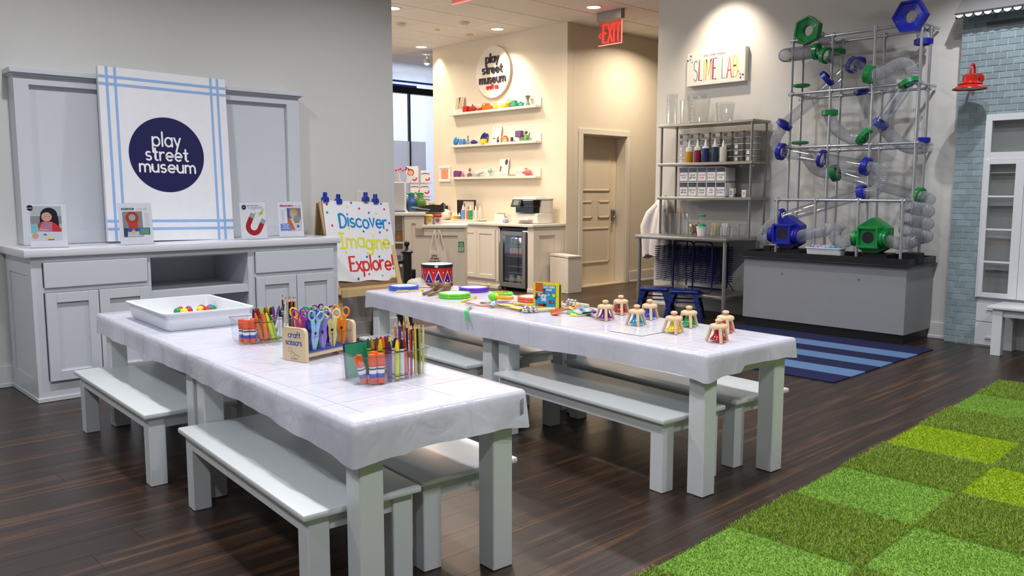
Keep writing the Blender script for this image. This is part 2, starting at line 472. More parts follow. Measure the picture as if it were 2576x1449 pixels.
def wall(name, x0, x1, y0, y1, m, z0=0.0, z1=CEIL):
    mb = MB(); mb.box(x0, x1, y0, y1, z0, z1); return struct(mb.build(name, m))
wall('wall_left', -3.2, 4.515, 6.40, 6.53, wall_m)
wall('wall_right', 7.90, 8.03, -3.2, 5.985, wall_m)
wall('wall_middle', 8.19, 8.31, 7.672, 10.53, warmwall_m)
wall('wall_front', -3.2, 11.2, -3.32, -3.2, wall_m)
wall('wall_side', -3.32, -3.2, -3.2, 13.2, wall_m)
wall('wall_end', 11.2, 11.32, -3.2, 13.2, warmwall_m)
mb = MB()                                                   # wall with the door opening
mb.box(8.31, 8.50, 7.67, 8.0, 0, CEIL); mb.box(9.43, 11.2, 7.67, 8.0, 0, CEIL); mb.box(8.50, 9.43, 7.67, 8.0, 2.09, CEIL)
struct(mb.build('wall_back', warmwall_m))

def base(name, x0, y0, x1, y1, m, h=0.148, t=0.016):
    """Baseboard with a small cap along a line; the wall lies to its left-hand side."""
    d = Vector((x1 - x0, y1 - y0, 0)); ln = d.length; ang = math.atan2(d.y, d.x)
    mb = MB(); mb.T = Matrix.Translation((x0, y0, 0)) @ Matrix.Rotation(ang, 4, 'Z')
    mb.box(0, ln, -t, 0, 0, h, 0.003); mb.box(0, ln, -t - 0.008, 0, 0, 0.03, 0.004)
    return struct(mb.build(name, m))
base('baseboard_left', -3.2, 6.40, 1.36, 6.40, trim_m)
b2 = base('baseboard_left', 3.50, 6.40, 4.515, 6.40, trim_m)
base('baseboard_right', 7.90, 5.985, 7.90, 2.69, trim_m)
base('baseboard_back', 9.53, 7.67, 11.2, 7.67, warmtrim_m, 0.165)
base('baseboard_end', 4.515, 6.40, 4.515, 6.53, trim_m)

# door with its raised mouldings, set back in the opening
door = None
mb = MB(); mb.box(8.50, 9.43, 7.845, 7.885, 0.012, 2.085)
door = struct(mb.build('door_1', M((226, 212, 188), 0.45, noise=0.01)))
dm = M((228, 216, 194), 0.4, noise=0.01)
def moulding(x0, x1, z0, z1, t=0.022, d=0.014):
    mb = MB()
    for q in ((x0, x1, z0, z0 + t), (x0, x1, z1 - t, z1), (x0, x0 + t, z0, z1), (x1 - t, x1, z0, z1)):
        mb.box(q[0], q[1], 7.845 - d, 7.845, q[2], q[3], 0.004)
    mb.box(x0 + t, x1 - t, 7.841, 7.845, z0 + t, z1 - t)
    return mb.build('panel', dm, door)
moulding(8.64, 9.275, 1.325, 1.93)
moulding(8.64, 8.90, 0.945, 1.185); moulding(9.03, 9.275, 0.945, 1.185)
moulding(8.64, 9.275, 0.31, 0.81)
mb = MB(); mb.box(9.315, 9.375, 7.815, 7.845, 0.90, 1.06, 0.006); mb.box(9.305, 9.36, 7.775, 7.815, 0.93, 0.965, 0.008); mb.cyl((9.345, 7.815, 1.02), (9.345, 7.79, 1.02), 0.017)
mb.cyl((9.33, 7.80, 0.9), (9.33, 7.80, 0.86), 0.004)
mb.build('handle', M((150, 146, 138), 0.3, 1.0), door)
mb = MB()
for q in ((8.425, 8.50, 0, 2.09), (9.43, 9.50, 0, 2.09)): mb.box(q[0], q[1], 7.652, 7.672, q[2], q[3], 0.003)
mb.box(8.425, 9.50, 7.652, 7.672, 2.09, 2.165, 0.003); mb.box(8.50, 8.512, 7.67, 7.84, 0, 2.09); mb.box(9.418, 9.43, 7.67, 7.84, 0, 2.09); mb.box(8.5, 9.43, 7.67, 7.84, 2.078, 2.09)
struct(mb.build('trim_1', warmtrim_m))
mb = MB(); mb.box(8.50, 9.43, 7.66, 7.93, 0, 0.012); struct(mb.build('trim_2', M((206, 190, 160), 0.5)))

# ceiling: grid of lay-in tiles where the photograph shows them
ceil_m = M((240, 236, 230), 0.8, noise=0.02, nscale=40, bump=0.1, bscale=300)
mb = MB(); mb.box(-3.2, 11.2, -3.2, 13.2, CEIL + 0.012, CEIL + 0.10)
ceiling = struct(mb.build('ceiling', M((178, 166, 150), 0.8)))
mb = MB(); mb.box(-0.297, 0.297, -0.295, 0.295, -0.006, 0.012, 0.004)
tile0 = None
rest = MB()
for i in range(-18, 7):
    for j in range(-18, 10):
        x, y = 7.5 + 0.61 * (i + .5), 7.72 + 0.605 * (j + .5)
        if not (-3.2 < x < 11.1 and -3.2 < y < 13.1): continue
        d = x * .6842 + y * .7293; s_ = x * .7293 - y * .6842
        if d > 6.6 and -0.30 * d < s_ < 0.22 * d and y > 5.9:
            if tile0 is None: tile0 = mb.build('ceiling_tile', ceil_m, ceiling, smooth=0); tile0.location = (x, y, CEIL)
            else: again(tile0, ceiling, (x, y, CEIL))
        else: rest.box(x - .297, x + .297, y - .295, y + .295, CEIL - .006, CEIL + .012)
stuff(rest.build('ceiling_tiles', ceil_m, ceiling, smooth=0))

# shop-front window at the far end
blk = M((40, 42, 48), 0.4, 0.6); blue_m = M((52, 92, 205), 0.4)
mb = MB()
WY = 12.1
for a, b_ in ((5.0, 8.15), (10.4, 11.2)): mb.box(a, b_, WY, WY + .12, 0, CEIL)
mb.box(8.15, 10.4, WY, WY + .12, 0, 0.35)
struct(mb.build('wall_far', warmwall_m))
mb = MB()
mb.box(8.15, 10.4, WY + .01, WY + .11, 3.02, 3.13); mb.box(8.15, 10.4, WY + .01, WY + .11, 0.35, 0.43)
mb.box(8.15, 8.2, WY + .01, WY + .11, 0.43, CEIL); mb.box(10.35, 10.4, WY + .01, WY + .11, 0.43, CEIL)
win = struct(mb.build('window_1', blk))
mb = MB(); mb.box(8.905, 8.93, WY + .03, WY + .09, 0.43, 3.02); mb.build('mullion', blk, win)
mb = MB(); mb.box(8.2, 10.35, WY + .055, WY + .063, 0.43, 3.02); mb.build('pane', clear_mat((250, 252, 254)), win)
mb = MB(); mb.box(8.2, 10.35, WY + .055, WY + .063, 3.13, CEIL); mb.build('pane', clear_mat((250, 252, 254)), win)
mb = MB(); mb.box(8.2, 10.35, WY + .0, WY + .045, 3.205, 3.235); mb.build('blue_tape', blue_m, win)
mb = MB(); mb.box(8.2, 9.05, WY + .0, WY + .045, 3.13, 3.165); mb.build('blue_tape', blue_m, win)
# white sheeting hung outside the glass, a grey sheet taped behind it
sheet = veil_mat((244, 244, 248))
mb = MB()
pts = [(8.0 + i * .12, WY + .22 + .02 * math.sin(i * 1.7) + .015 * math.sin(i * .6)) for i in range(23)]
for (xa, ya), (xb, yb) in zip(pts, pts[1:]): mb.poly([(xa, ya, 0), (xb, yb, 0), (xb, yb, 3.40), (xa, ya, 3.40)])
o = mb.build('hanging_sheet', sheet, None); tag(o, 'white sheeting hung outside the shop window at the far end', 'sheet')
mb = MB(); mb.box(8.56, 9.26, WY + .035, WY + .038, 1.0, 2.2); o = mb.build('paper_sheet', veil_mat((236, 237, 240), .72)); tag(o, 'grey paper sheet taped to the lower shop window pane', 'paper')
spotlight((8.6, 14.6, 3.6), (9.2, 12.3, 2.2), 500, (0.80, 0.86, 1.0), 75, 0.8, 0.5)  # added lamp behind the sheeting, stands in for daylight

# lamps of the shop ceiling in view
def can(x, y, label):
    t = thing('ceiling_light', label, 'light', (x, y, CEIL - .006), 0, 'round recessed lights of the shop ceiling')
    mb = MB(); mb.lathe([(0.105, 0.002), (0.105, -0.006), (0.085, -0.008), (0.080, 0.0)], 24); mb.build('trim_ring', M((235, 230, 222), 0.4), t)
    mb = MB(); mb.lathe([(0, -0.001), (0.08, -0.001)], 24); mb.build('diffuser', emit_mat((255, 236, 205), 7.0), t)
can(7.77, 6.855, 'round recessed ceiling light just left of the right exit sign')
can(7.84, 8.65, 'round recessed ceiling light above the round wall sign')
can(7.94, 10.49, 'round recessed ceiling light nearest the shop window')
can(6.05, 8.55, 'round recessed ceiling light cut by the end of the left wall')
def detector(x, y, r, label, nm='smoke_detector', cat='detector'):
    mb = MB(); mb.lathe([(0, -.035 if r > .05 else -.014), (r * .6, -.034 if r > .05 else -.014), (r, -.012), (r, .001)], 18)
    o = mb.build(nm, M((214, 204, 192), 0.5)); o.location = (x, y, CEIL - .007); tag(o, label, cat)
detector(6.66, 9.25, 0.075, 'domed smoke detector on ceiling near the left wall end')
detector(7.22, 8.61, 0.07, 'flat ceiling sensor behind the left exit sign')
detector(7.27, 9.245, 0.035, 'small round sprinkler cover between the two ceiling sensors', 'sprinkler', 'sprinkler')
detector(7.83, 9.22, 0.05, 'faint round sprinkler cover close above the round wall sign', 'sprinkler', 'sprinkler')
t = thing('spot_lamp', 'small bright spotlight at ceiling over left end of craft wall', 'light', (8.45, 11.02, 3.42))
mb = MB(); mb.cyl((0, 0, .10), (0, 0, .03), .012); mb.lathe([(0.02, .03), (0.045, .02), (0.05, -.05), (0.044, -.05), (0.04, .0)], 16); mb.build('housing', M((230, 225, 215), .4), t)
mb = MB(); mb.sphere((0, 0, -.035), .038); mb.build('bulb', emit_mat((255, 246, 228), 40), t)

def exit_sign(name_label, x, y, arrow, rot):
    t = thing('exit_sign', name_label, 'sign', (x, y, CEIL), rot)
    mb = MB(); mb.box(-.20, .20, -.035, .035, -.115, -.006, .006); mb.build('housing', M((150, 148, 146), .35, .7), t)
    mb = MB(); mb.box(-.185, .185, -.006, .006, -.40, -.115); mb.build('acrylic_panel', clear_mat((255, 205, 196), .08, .10, .4), t)
    mb = MB(); mb.box(-.186, .186, -.008, .008, -.406, -.398); mb.box(.180, .186, -.008, .008, -.4, -.13); mb.build('lit_edge', emit_mat((255, 120, 110), 1.4), t)
    mb = MB(); fit(mb, 'EX|T', .028, -.372, .132, .27, .023, -.0085, th=.002, gap=.42)
    if arrow: write(mb, '<', -.158, -.34, .07, .014, -.0085, th=.002, sx=.8)
    mb.build('lettering', emit_mat((255, 30, 22), 1.5), t, smooth=0)
exit_sign('hanging red EXIT sign with arrow near the door wall', 8.10, 6.87, True, -90)
exit_sign('hanging red EXIT sign cut off by the top edge of the photo', 5.29, 6.30, False, -90)
# ---------------------------------------------------------------- low tables and benches
def make_table(label):
    t = thing('play_table', label, 'table')
    W, Lh, H = .65, 1.452, .637
    mb = MB(); mb.box(-W / 2, W / 2, -Lh / 2, Lh / 2, H - .035, H, .004); mb.build('tabletop', white_m, t)
    mb = MB()
    for s_ in (-1, 1):
        mb.box(s_ * (W / 2 - .035) - .011, s_ * (W / 2 - .035) + .011, -Lh / 2 + .1, Lh / 2 - .1, H - .115, H - .035)
        mb.box(-W / 2 + .1, W / 2 - .1, s_ * (Lh / 2 - .035) - .011, s_ * (Lh / 2 - .035) + .011, H - .115, H - .035)
    mb.build('apron', white_m, t)
    l0 = None
    for sx in (-1, 1):
        for sy in (-1, 1):
            p = (sx * (W / 2 - .022 - .043), sy * (Lh / 2 - .022 - .043), 0)
            if l0 is None:
                mb = MB(); mb.box(-.043, .043, -.043, .043, 0, H - .035, .004); l0 = mb.build('leg', white_m, t); l0.location = p
            else: again(l0, t, p)
    return t
def along(o, ang, u, v): 
    """Point at u across and v along from o when the long axis leans ang degrees."""
    a = R(ang); return (o[0] + u * math.cos(a) + v * math.sin(a), o[1] - u * math.sin(a) + v * math.cos(a))
LO, LA = (1.315, 2.083), 3.45
p = along(LO, LA, .325, .727)
tb = make_table('white low table nearest the camera under white vinyl cloth'); tb['group'] = 'white low play tables'
tb.location = (p[0], p[1], 0); tb.rotation_euler = (0, 0, -R(LA))
p = along(LO, LA, .325, 2.183)
dup(tb, (p[0], p[1], 0), -LA, 'white low table holding the tray in front of the sideboard')
RA = (3.285, 1.937)
p = along(RA, 3.5, 0, .727); dup(tb, (p[0], p[1], 0), -3.5, 'white low table holding the desk bells')
RB = along(RA, 3.5, 0, 1.455); p = along(RB, 6.0, 0, .732); dup(tb, (p[0], p[1], 0), -6.0, 'white low table holding the drums, beside the easel')

def make_bench(label):
    t = thing('bench', label, 'bench', (0, 0, 0), 0, 'white low benches at the tables')
    W, Lh, H = .425, 1.225, .34
    mb = MB(); mb.box(-W / 2, W / 2, -Lh / 2, Lh / 2, H - .022, H, .006, 2); mb.build('seat', white_m, t)
    mb = MB()
    for s_ in (-1, 1):
        mb.box(s_ * (W / 2 - .035) - .010, s_ * (W / 2 - .035) + .010, -Lh / 2 + .03, Lh / 2 - .03, H - .078, H - .022)
        mb.box(-W / 2 + .03, W / 2 - .03, s_ * (Lh / 2 - .045) - .010, s_ * (Lh / 2 - .045) + .010, H - .078, H - .022)
    mb.build('apron', white_m, t)
    l0 = None
    for sx in (-1, 1):
        for sy in (-1, 1):
            q = (sx * (W / 2 - .024 - .037), sy * (Lh / 2 - .024 - .037), 0)
            if l0 is None:
                mb = MB(); mb.box(-.037, .037, -.037, .037, 0, H - .022, .003); l0 = mb.build('leg', white_m, t); l0.location = q
            else: again(l0, t, q)
    return t
bn = make_bench('white bench pushed under the near left side of the scissors table')
def setbench(x, y, ang, label, first=False):
    p = along((x, y), ang, 0, .612)
    if first: bn.location = (p[0], p[1], 0); bn.rotation_euler = (0, 0, -R(ang)); return
    dup(bn, (p[0], p[1], 0), -ang, label)
setbench(1.418, 2.196, 4.6, '', True)
setbench(1.862, 2.195, 4.2, 'white bench on the right side of the scissors table, beside its twin')
setbench(1.484, 3.716, 2.6, 'white bench at far left in front of the sideboard doors')
setbench(1.935, 3.74, 2.6, 'white bench mostly hidden behind the tray table legs')
setbench(3.085, 2.09, 5.2, 'white bench on the near side of the bell table')
setbench(3.612, 2.06, 5.2, 'white bench on the far side of the bell table, near the striped rug')
setbench(3.20, 3.55, 3.6, 'white bench under the drum table, just behind the coloured pencils')
setbench(3.66, 3.585, 6.0, 'white bench on the far side of the drum table')

# vinyl cloths
def vinyl():
    m = bpy.data.materials.new('vinyl_cloth'); m.use_nodes = True
    nt = m.node_tree; N = nt.nodes; L = nt.links; b = N['Principled BSDF']
    b.inputs['Base Color'].default_value = lin((207, 206, 220)) + (1,)
    b.inputs['Roughness'].default_value = 0.2
    tc = N.new('ShaderNodeTexCoord'); sp = N.new('ShaderNodeSeparateXYZ'); L.new(tc.outputs['Object'], sp.inputs[0])
    def crease(out, k):
        a = N.new('ShaderNodeMath'); a.operation = 'MULTIPLY'; a.inputs[1].default_value = k; L.new(out, a.inputs[0])
        f = N.new('ShaderNodeMath'); f.operation = 'PINGPONG'; f.inputs[1].default_value = 0.5; L.new(a.outputs[0], f.inputs[0])
        r = N.new('ShaderNodeMapRange'); r.interpolation_type = 'SMOOTHSTEP'; r.inputs['From Min'].default_value = 0.0; r.inputs['From Max'].default_value = 0.009 * k
        r.inputs['To Min'].default_value = 1; r.inputs['To Max'].default_value = 0; L.new(f.outputs[0], r.inputs['Value']); return r.outputs[0]
    c1 = crease(sp.outputs['Y'], 3.3); c2 = crease(sp.outputs['X'], 2.95)
    n1 = N.new('ShaderNodeTexNoise'); n1.inputs['Scale'].default_value = 7; n1.inputs['Detail'].default_value = 2; n1.inputs['Distortion'].default_value = 1.2; L.new(tc.outputs['Object'], n1.inputs['Vector'])
    mp = N.new('ShaderNodeMapping'); mp.inputs['Scale'].default_value = (14, 3, 5); L.new(tc.outputs['Object'], mp.inputs['Vector'])
    n2 = N.new('ShaderNodeTexNoise'); n2.inputs['Scale'].default_value = 2.4; n2.inputs['Detail'].default_value = 3; L.new(mp.outputs[0], n2.inputs['Vector'])
    s1 = N.new('ShaderNodeMath'); s1.operation = 'ADD'; L.new(c1, s1.inputs[0]); L.new(c2, s1.inputs[1])
    s2 = N.new('ShaderNodeMath'); s2.operation = 'MULTIPLY_ADD'; s2.inputs[1].default_value = 2.2; L.new(n1.outputs['Fac'], s2.inputs[0]); L.new(s1.outputs[0], s2.inputs[2])
    s3 = N.new('ShaderNodeMath'); s3.operation = 'MULTIPLY_ADD'; s3.inputs[1].default_value = .8; L.new(n2.outputs['Fac'], s3.inputs[0]); L.new(s2.outputs[0], s3.inputs[2])
    bp = N.new('ShaderNodeBump'); bp.inputs['Strength'].default_value = 0.45; bp.inputs['Distance'].default_value = 0.004
    L.new(s3.outputs[0], bp.inputs['Height']); L.new(bp.outputs['Normal'], b.inputs['Normal'])
    return m
vinyl_m = vinyl()
def cloth(outline, label, seed, hem):
    """Cloth laid over the outline (counter-clockwise): flat top, rolled edge, wrinkled skirt with folded corners."""
    rnd = random.Random(seed); n = len(outline)
    cxm = sum(p[0] for p in outline) / n; cym = sum(p[1] for p in outline) / n
    pts = []
    for i in range(n):
        a = Vector(outline[i]); b = Vector(outline[(i + 1) % n]); pr = Vector(outline[i - 1])
        e = (b - a); ln = e.length; e.normalize(); nrm = Vector((e.y, -e.x))
        e0 = (a - pr).normalized(); turn = abs(e0.angle(e)) > .6
        if turn:
            n0 = Vector((e0.y, -e0.x))
            for k in range(7):
                w = (n0 * (1 - k / 6) + nrm * (k / 6)).normalized(); pts.append((a.copy(), w, 1.0))
        b2 = Vector(outline[(i + 2) % n]); turn2 = abs(e.angle((b2 - b).normalized())) > .6
        m = max(8, int(ln / .028))
        for k in range(1, m):
            dc = min(k if turn else 99, (m - k) if turn2 else 99) * ln / m
            pts.append((a + e * ln * k / m, nrm, max(0, 1 - dc / .10)))
    N_ = len(pts)
    ph = [rnd.uniform(0, 6.28) for _ in range(6)]
    def wav(s): return math.sin(s * 9 + ph[0]) * .5 + math.sin(s * 21 + ph[1]) * .35 + math.sin(s * 43 + ph[2]) * .22 + math.sin(s * 3.1 + ph[3]) * .5
    mb = MB(); T = .6385
    levels = [(-.06, 0.0), (-.004, 0.0), (-.003, -.001), (.003, -.006), (.0065, -.016)] + [(None, f) for f in (.22, .45, .7, .9, 1.0)]
    ringsv = []
    s_ = 0; ss = []
    for i, (p, w, c) in enumerate(pts):
        if i: s_ += (pts[i][0] - pts[i - 1][0]).length
        ss.append(s_)
    for off, dz in levels:
        rv = []
        for i, (p, w, c) in enumerate(pts):
            wv = wav(ss[i])
            if off is not None:
                q = (p + w * (off + .004)) if off > -.05 else Vector((cxm, cym)) + (p - Vector((cxm, cym))) * .93; z = T + dz
            else:
                hd = hem(p) + .0014 * wv + c * .014
                q = p + w * (.0105 + .007 * dz * (1 + wv) + .004 * dz * c); z = T - .016 - (hd - .016) * dz
            rv.append(mb.v((q.x - cxm, q.y - cym, z)))
        ringsv.append(rv)
    for a, b in zip(ringsv, ringsv[1:]): mb.bridge(a, b)
    cen = mb.v((0, 0, T))
    f0 = ringsv[0]
    for i in range(N_): mb._f([f0[i], f0[(i + 1) % N_], cen])
    o = mb.build('tablecloth', vinyl_m, None, smooth=60); o.location = (cxm, cym, 0)
    return tag(o, label, 'tablecloth')
c = lambda u, v: along(LO, LA, u, v)
cl1 = cloth([c(-.004, 0), c(.654, 0), c(.654, 2.91), c(-.004, 2.91)], 'white vinyl tablecloth under the art supplies on the left tables', 5, lambda p: .088 + .045 * max(0, (2.7 - p.y)) + (.012 if p.x < 1.5 else 0))
cr = lambda u, v: along(RA, 3.5, u, v); cf = lambda u, v: along(RB, 6.0, u, v)
cloth([cr(-.329, 0), cr(.329, 0), cf(.329, -.02), cf(.329, 1.462), cf(-.329, 1.462), cr(-.329, 1.44)], 'white vinyl tablecloth under the instruments on the right tables', 11, lambda p: .092 + .012 * math.sin(p.y * 2.3) + (.025 if p.x < 3.2 else 0))
# barcode-like dark strip on the hem of the near cloth
mb = MB(); mb.color((30, 30, 36))
q = c(.625, -.021)
mb.T = Matrix.Translation((q[0] - cl1.location.x, q[1] - cl1.location.y, 0)) @ Matrix.Rotation(-R(LA), 4, 'Z')
for k in range(9): mb.poly([(0, 0, .607 - .0062 * k), (.016, 0, .612 - .0062 * k), (.016, 0, .6095 - .0062 * k), (0, 0, .6045 - .0062 * k)])
mb.build('hem_print', PRINT, cl1, smooth=0)
# ---------------------------------------------------------------- things on the left tables
TZ = .6395
acryl = clear_mat((253, 254, 255), .04, .02, .42)
tray_m = M((226, 230, 234), .35, noise=.01)
t = thing('tray', 'large white plastic tray of coloured balls on the left table', 'tray', (1.745, 4.365, TZ), -3.4)
def open_box(mb, hx, hy, h, wall, flare=.0, rim=.0, floor_t=.006, cr=.02):
    """Open box with rounded plan corners; inner and outer skins."""
    def ring(ex, ey, z, r):
        out = []
        for cx, cy, a0 in ((ex - r, ey - r, 0), (-ex + r, ey - r, 90), (-ex + r, -ey + r, 180), (ex - r, -ey + r, 270)):
            for k in range(5): out.append(mb.v((cx + r * math.cos(R(a0 + 22.5 * k)), cy + r * math.sin(R(a0 + 22.5 * k)), z)))
        return out
    P = [ring(hx - .01, hy - .01, 0, cr), ring(hx, hy, .012, cr), ring(hx + flare, hy + flare, h - .008, cr), ]
    if rim: P += [ring(hx + flare + rim, hy + flare + rim, h - .008, cr + rim), ring(hx + flare + rim, hy + flare + rim, h, cr + rim)]
    else: P += [ring(hx + flare, hy + flare, h, cr)]
    P += [ring(hx + flare - wall, hy + flare - wall, h, max(.003, cr - wall)), ring(hx - wall, hy - wall, floor_t, max(.003, cr - wall))]
    for a, b in zip(P, P[1:]): mb.bridge(a, b)
    mb._f(P[0][::-1]); mb._f(P[-1])
mb = MB(); open_box(mb, .205, .305, .092, .006, .012, .014); mb.build('tub', tray_m, t)
mb = MB(); mb.box(-.206, -.203, -.26, .14, .02, .088); mb.color((40, 40, 44)); o = mb.build('picture_card', M((222, 224, 230), .5), t)
mb = MB(); mb.color((58, 56, 60)).poly([(-.2028, -.08, .0875), (-.2028, .13, .0875), (-.2028, .10, .072), (-.2028, -.03, .078)]); mb.build('card_print', PRINT, t, smooth=0)
ballc = {'green': (24, 140, 80), 'yellow': (236, 206, 40), 'red': (186, 34, 38), 'blue': (70, 104, 190)}
balls = [('green', 1.758, 4.545, 'green ball at the front of the left trio in the tray'), ('yellow', 1.782, 4.517, 'yellow ball in the middle of the left cluster in the tray'),
 ('red', 1.815, 4.533, 'red ball at the right end of the left cluster in the tray'), ('red', 1.790, 4.585, 'dark red ball half hidden behind the green left ball'),
 ('blue', 1.830, 4.575, 'blue ball half hidden behind the left yellow ball'), ('yellow', 1.880, 4.535, 'yellow ball at the left end of the right cluster in the tray'),
 ('red', 1.902, 4.498, 'red ball in the middle of the right cluster in the tray'), ('green', 1.938, 4.508, 'green ball at the right end of the right cluster in the tray'),
 ('blue', 1.945, 4.555, 'blue ball half hidden at the back of the right cluster'), ('red', 1.905, 4.580, 'red ball half hidden behind the right yellow ball')]
for c_, x, y, lb in balls:
    mb = MB(); mb.sphere((0, 0, 0), .0215, 16, 10); o = mb.build('ball', M(ballc[c_], .25), None); o.location = (x, y, TZ + .028); tag(o, lb, 'ball', 'coloured balls in the white tray')

# clear divided caddies with glue, crayons and pencils
def make_caddy(name_label, loc, rot, group):
    t = thing('clear_caddy', name_label, 'caddy', loc, rot, group)
    mb = MB(); open_box(mb, .134, .083, .106, .003, .004, .004, .004, .014); mb.build('tub', acryl, t)
    rim_m = clear_mat((250, 251, 253), .12, .45, .9)
    for x in (-.043, .067):
        mb = MB(); mb.box(x - .0015, x + .0015, -.081, .050, .004, .098); mb.build('divider', acryl, t)
    mb = MB()
    q = [(.141, .090), (-.141, .090), (-.141, -.090), (.141, -.090)]
    mb.tube([(a, b, .1065) for a, b in q], .0022, 6, closed=True); mb.build('rim', rim_m, t)
    return t
CA, CAr = (1.716, 2.512, TZ), 1.5
CB, CBr = (1.766, 3.542, TZ), -12.0
make_caddy('clear divided caddy nearest the camera holding glue, crayons and pencils', CA, CAr, 'clear art caddies')
make_caddy('clear divided caddy behind the craft scissors block', CB, CBr, 'clear art caddies')
def inc(C, rot, u, v, z=0):
    a = R(rot); u = u * (.955 if C[1] != 3.052 else 1)
    return (C[0] + u * math.cos(a) - v * math.sin(a), C[1] + u * math.sin(a) + v * math.cos(a), C[2] + z)
def lean(o, base, tilt_x, tilt_y, spin=0):
    o.location = base; o.rotation_euler = (R(tilt_y), R(tilt_x), R(spin))
orange_m = M((234, 92, 30), .3)
glue_print = [(rect(-.6, .6, .030, .068), (240, 240, 244)), ]
def make_glue(label, group):
    t = thing('glue_stick', label, 'glue stick', (0, 0, 0), 0, group); t.scale = (1.04, 1.04, 1.06)
    mb = MB(); mb.lathe([(0, 0), (.0135, 0), (.014, .004), (.014, .018), (.0132, .019)], 16); mb.build('base', orange_m, t)
    mb = MB()
    mb.color((44, 70, 178)).lathe([(.0134, .018), (.0134, .034)], 16); mb.color((242, 242, 246)).lathe([(.0134, .034), (.0134, .047)], 16)
    mb.color((38, 40, 60)).lathe([(.0134, .047), (.0134, .053)], 16); mb.color((242, 242, 246)).lathe([(.0134, .053), (.0134, .057)], 16); mb.color((226, 70, 30)).lathe([(.0134, .057), (.0134, .064)], 16)
    mb.build('label_wrap', GLOSSPRINT, t)
    mb = MB(); mb.lathe([(.0134, .064), (.0142, .065), (.0142, .094), (.0125, .098), (0, .098)], 16); mb.build('cap', orange_m, t)
    return t
def setthing(proto, state, base, tx, ty, spin, label, group):
    """First call places the prototype itself, later calls copies of it."""
    if not state.get('used'):
        state['used'] = True; o = proto; o['label'] = label; o['group'] = group
        o.location = base; o.rotation_euler = (R(ty), R(tx), R(spin)); return o
    return dup(proto, base, label=label, group=group, rot=(R(ty), R(tx), R(spin)))
glue = make_glue('x', 'x'); gs = {}
for u, v, tx, ty, lb in ((-.108, -.022, -16, -4, 'glue stick leaning to the left in the front caddy'), (-.093, -.055, -3, 0, 'second glue stick from the left in the front caddy'),
  (-.068, -.067, 0, 0, 'upright glue stick at the near corner of the front caddy'), (-.0625, -.02, 0, 0, 'glue stick against the first divider of the front caddy')):
    setthing(glue, gs, inc(CA, CAr, u, v, .005), tx, ty, 20, 'orange capped ' + lb, 'glue sticks in the front caddy')
for u, v, tx, lb in ((-.103, -.055, 0, 'left glue stick in the rear caddy'), (-.075, -.062, 0, 'middle glue stick in the rear caddy'), (-.062, -.025, 0, 'right glue stick in the rear caddy'), (-.115, -.02, 0, 'back left glue stick in the rear caddy')):
    setthing(glue, gs, inc(CB, CBr, u, v, .005), tx, 0, 60, 'orange capped ' + lb, 'glue sticks in the rear caddy')

CRAY = {'orange': ((228, 108, 30), (236, 130, 50)), 'purple': ((60, 34, 84), (108, 70, 140)), 'yellow': ((236, 208, 26), (206, 214, 60)), 'black': ((22, 26, 40), (220, 222, 224)),
 'red': ((176, 30, 36), (222, 100, 96)), 'brown': ((116, 50, 34), (150, 96, 80)), 'green': ((24, 90, 60), (150, 190, 60)), 'blue': ((36, 66, 170), (110, 120, 190)), 'tan': ((196, 120, 60), (214, 120, 60)), 'navy': ((24, 34, 78), (190, 196, 206))}
_cp = {}
def crayon(col, base, tx, ty, spin, label, group, big=1.0):
    st = _cp.setdefault(col, {})
    if 'p' not in st:
        a, b = CRAY[col]
        t = thing('crayon', 'x', 'crayon', (0, 0, 0), 0, 'x'); t.scale = (1.22, 1.22, 1.30)
        r = .0072
        mb = MB(); mb.color(b).lathe([(0, 0), (r, 0), (r, .006)], 12); mb.color((30, 30, 36)).lathe([(r, .006), (r, .009)], 12); mb.color(b).lathe([(r, .009), (r, .011)], 12)
        mb.color((30, 30, 36)).lathe([(r, .011), (r, .0125)], 12); mb.color(b).lathe([(r, .0125), (r, .074)], 12); mb.color((30, 30, 36)).lathe([(r, .074), (r, .077)], 12); mb.color(b).lathe([(r, .077), (r, .082)], 12)
        mb.build('wrapper', PRINT, t)
        mb = MB(); mb.lathe([(r * .93, .082), (r * .93, .088), (r * .40, .108), (r * .3, .1085), (0, .1085)], 12); mb.build('tip', M(a, .4), t)
        st['p'] = t
    return setthing(st['p'], st, base, tx, ty, spin, label, group)
front = [('green', -.030, .036, -3, 5), ('tan', -.018, .040, -2, 3), ('brown', -.006, .036, 3, 2), ('red', .012, .040, 2, 0), ('orange', .022, .034, -2, 0), ('yellow', -.012, .012, -6, -4), ('purple', .030, .028, 8, 5),
 ('purple', -.022, -.060, 1, 0), ('brown', .042, .03, 2, 4), ('yellow', .006, -.066, 9, -2), ('tan', .055, .034, 3, 2), ('black', .018, -.03, 6, 0), ('navy', .043, -.02, 4, 3), ('black', .036, -.060, 1, 0), ('red', .056, -.058, 2, 2), ('blue', .052, .042, 1, 1), ('orange', .060, -.02, 5, 4), ('yellow', .030, -.012, 4, 2)]
ordw = ['first', 'second', 'third', 'fourth', 'fifth', 'sixth', 'seventh']
cnt = {}
for col, u, v, tx, ty in front:
    cnt[col] = cnt.get(col, 0) + 1
    sidew = 'against the near wall' if v < -.05 else ('at the back' if v > .031 else 'in the middle')
    crayon(col, inc(CA, CAr, u, v, .006), tx, -ty, 30 * cnt[col], f'{ordw[cnt[col]-1]} {col} wax crayon {sidew} of the front clear caddy', 'crayons in the front caddy')
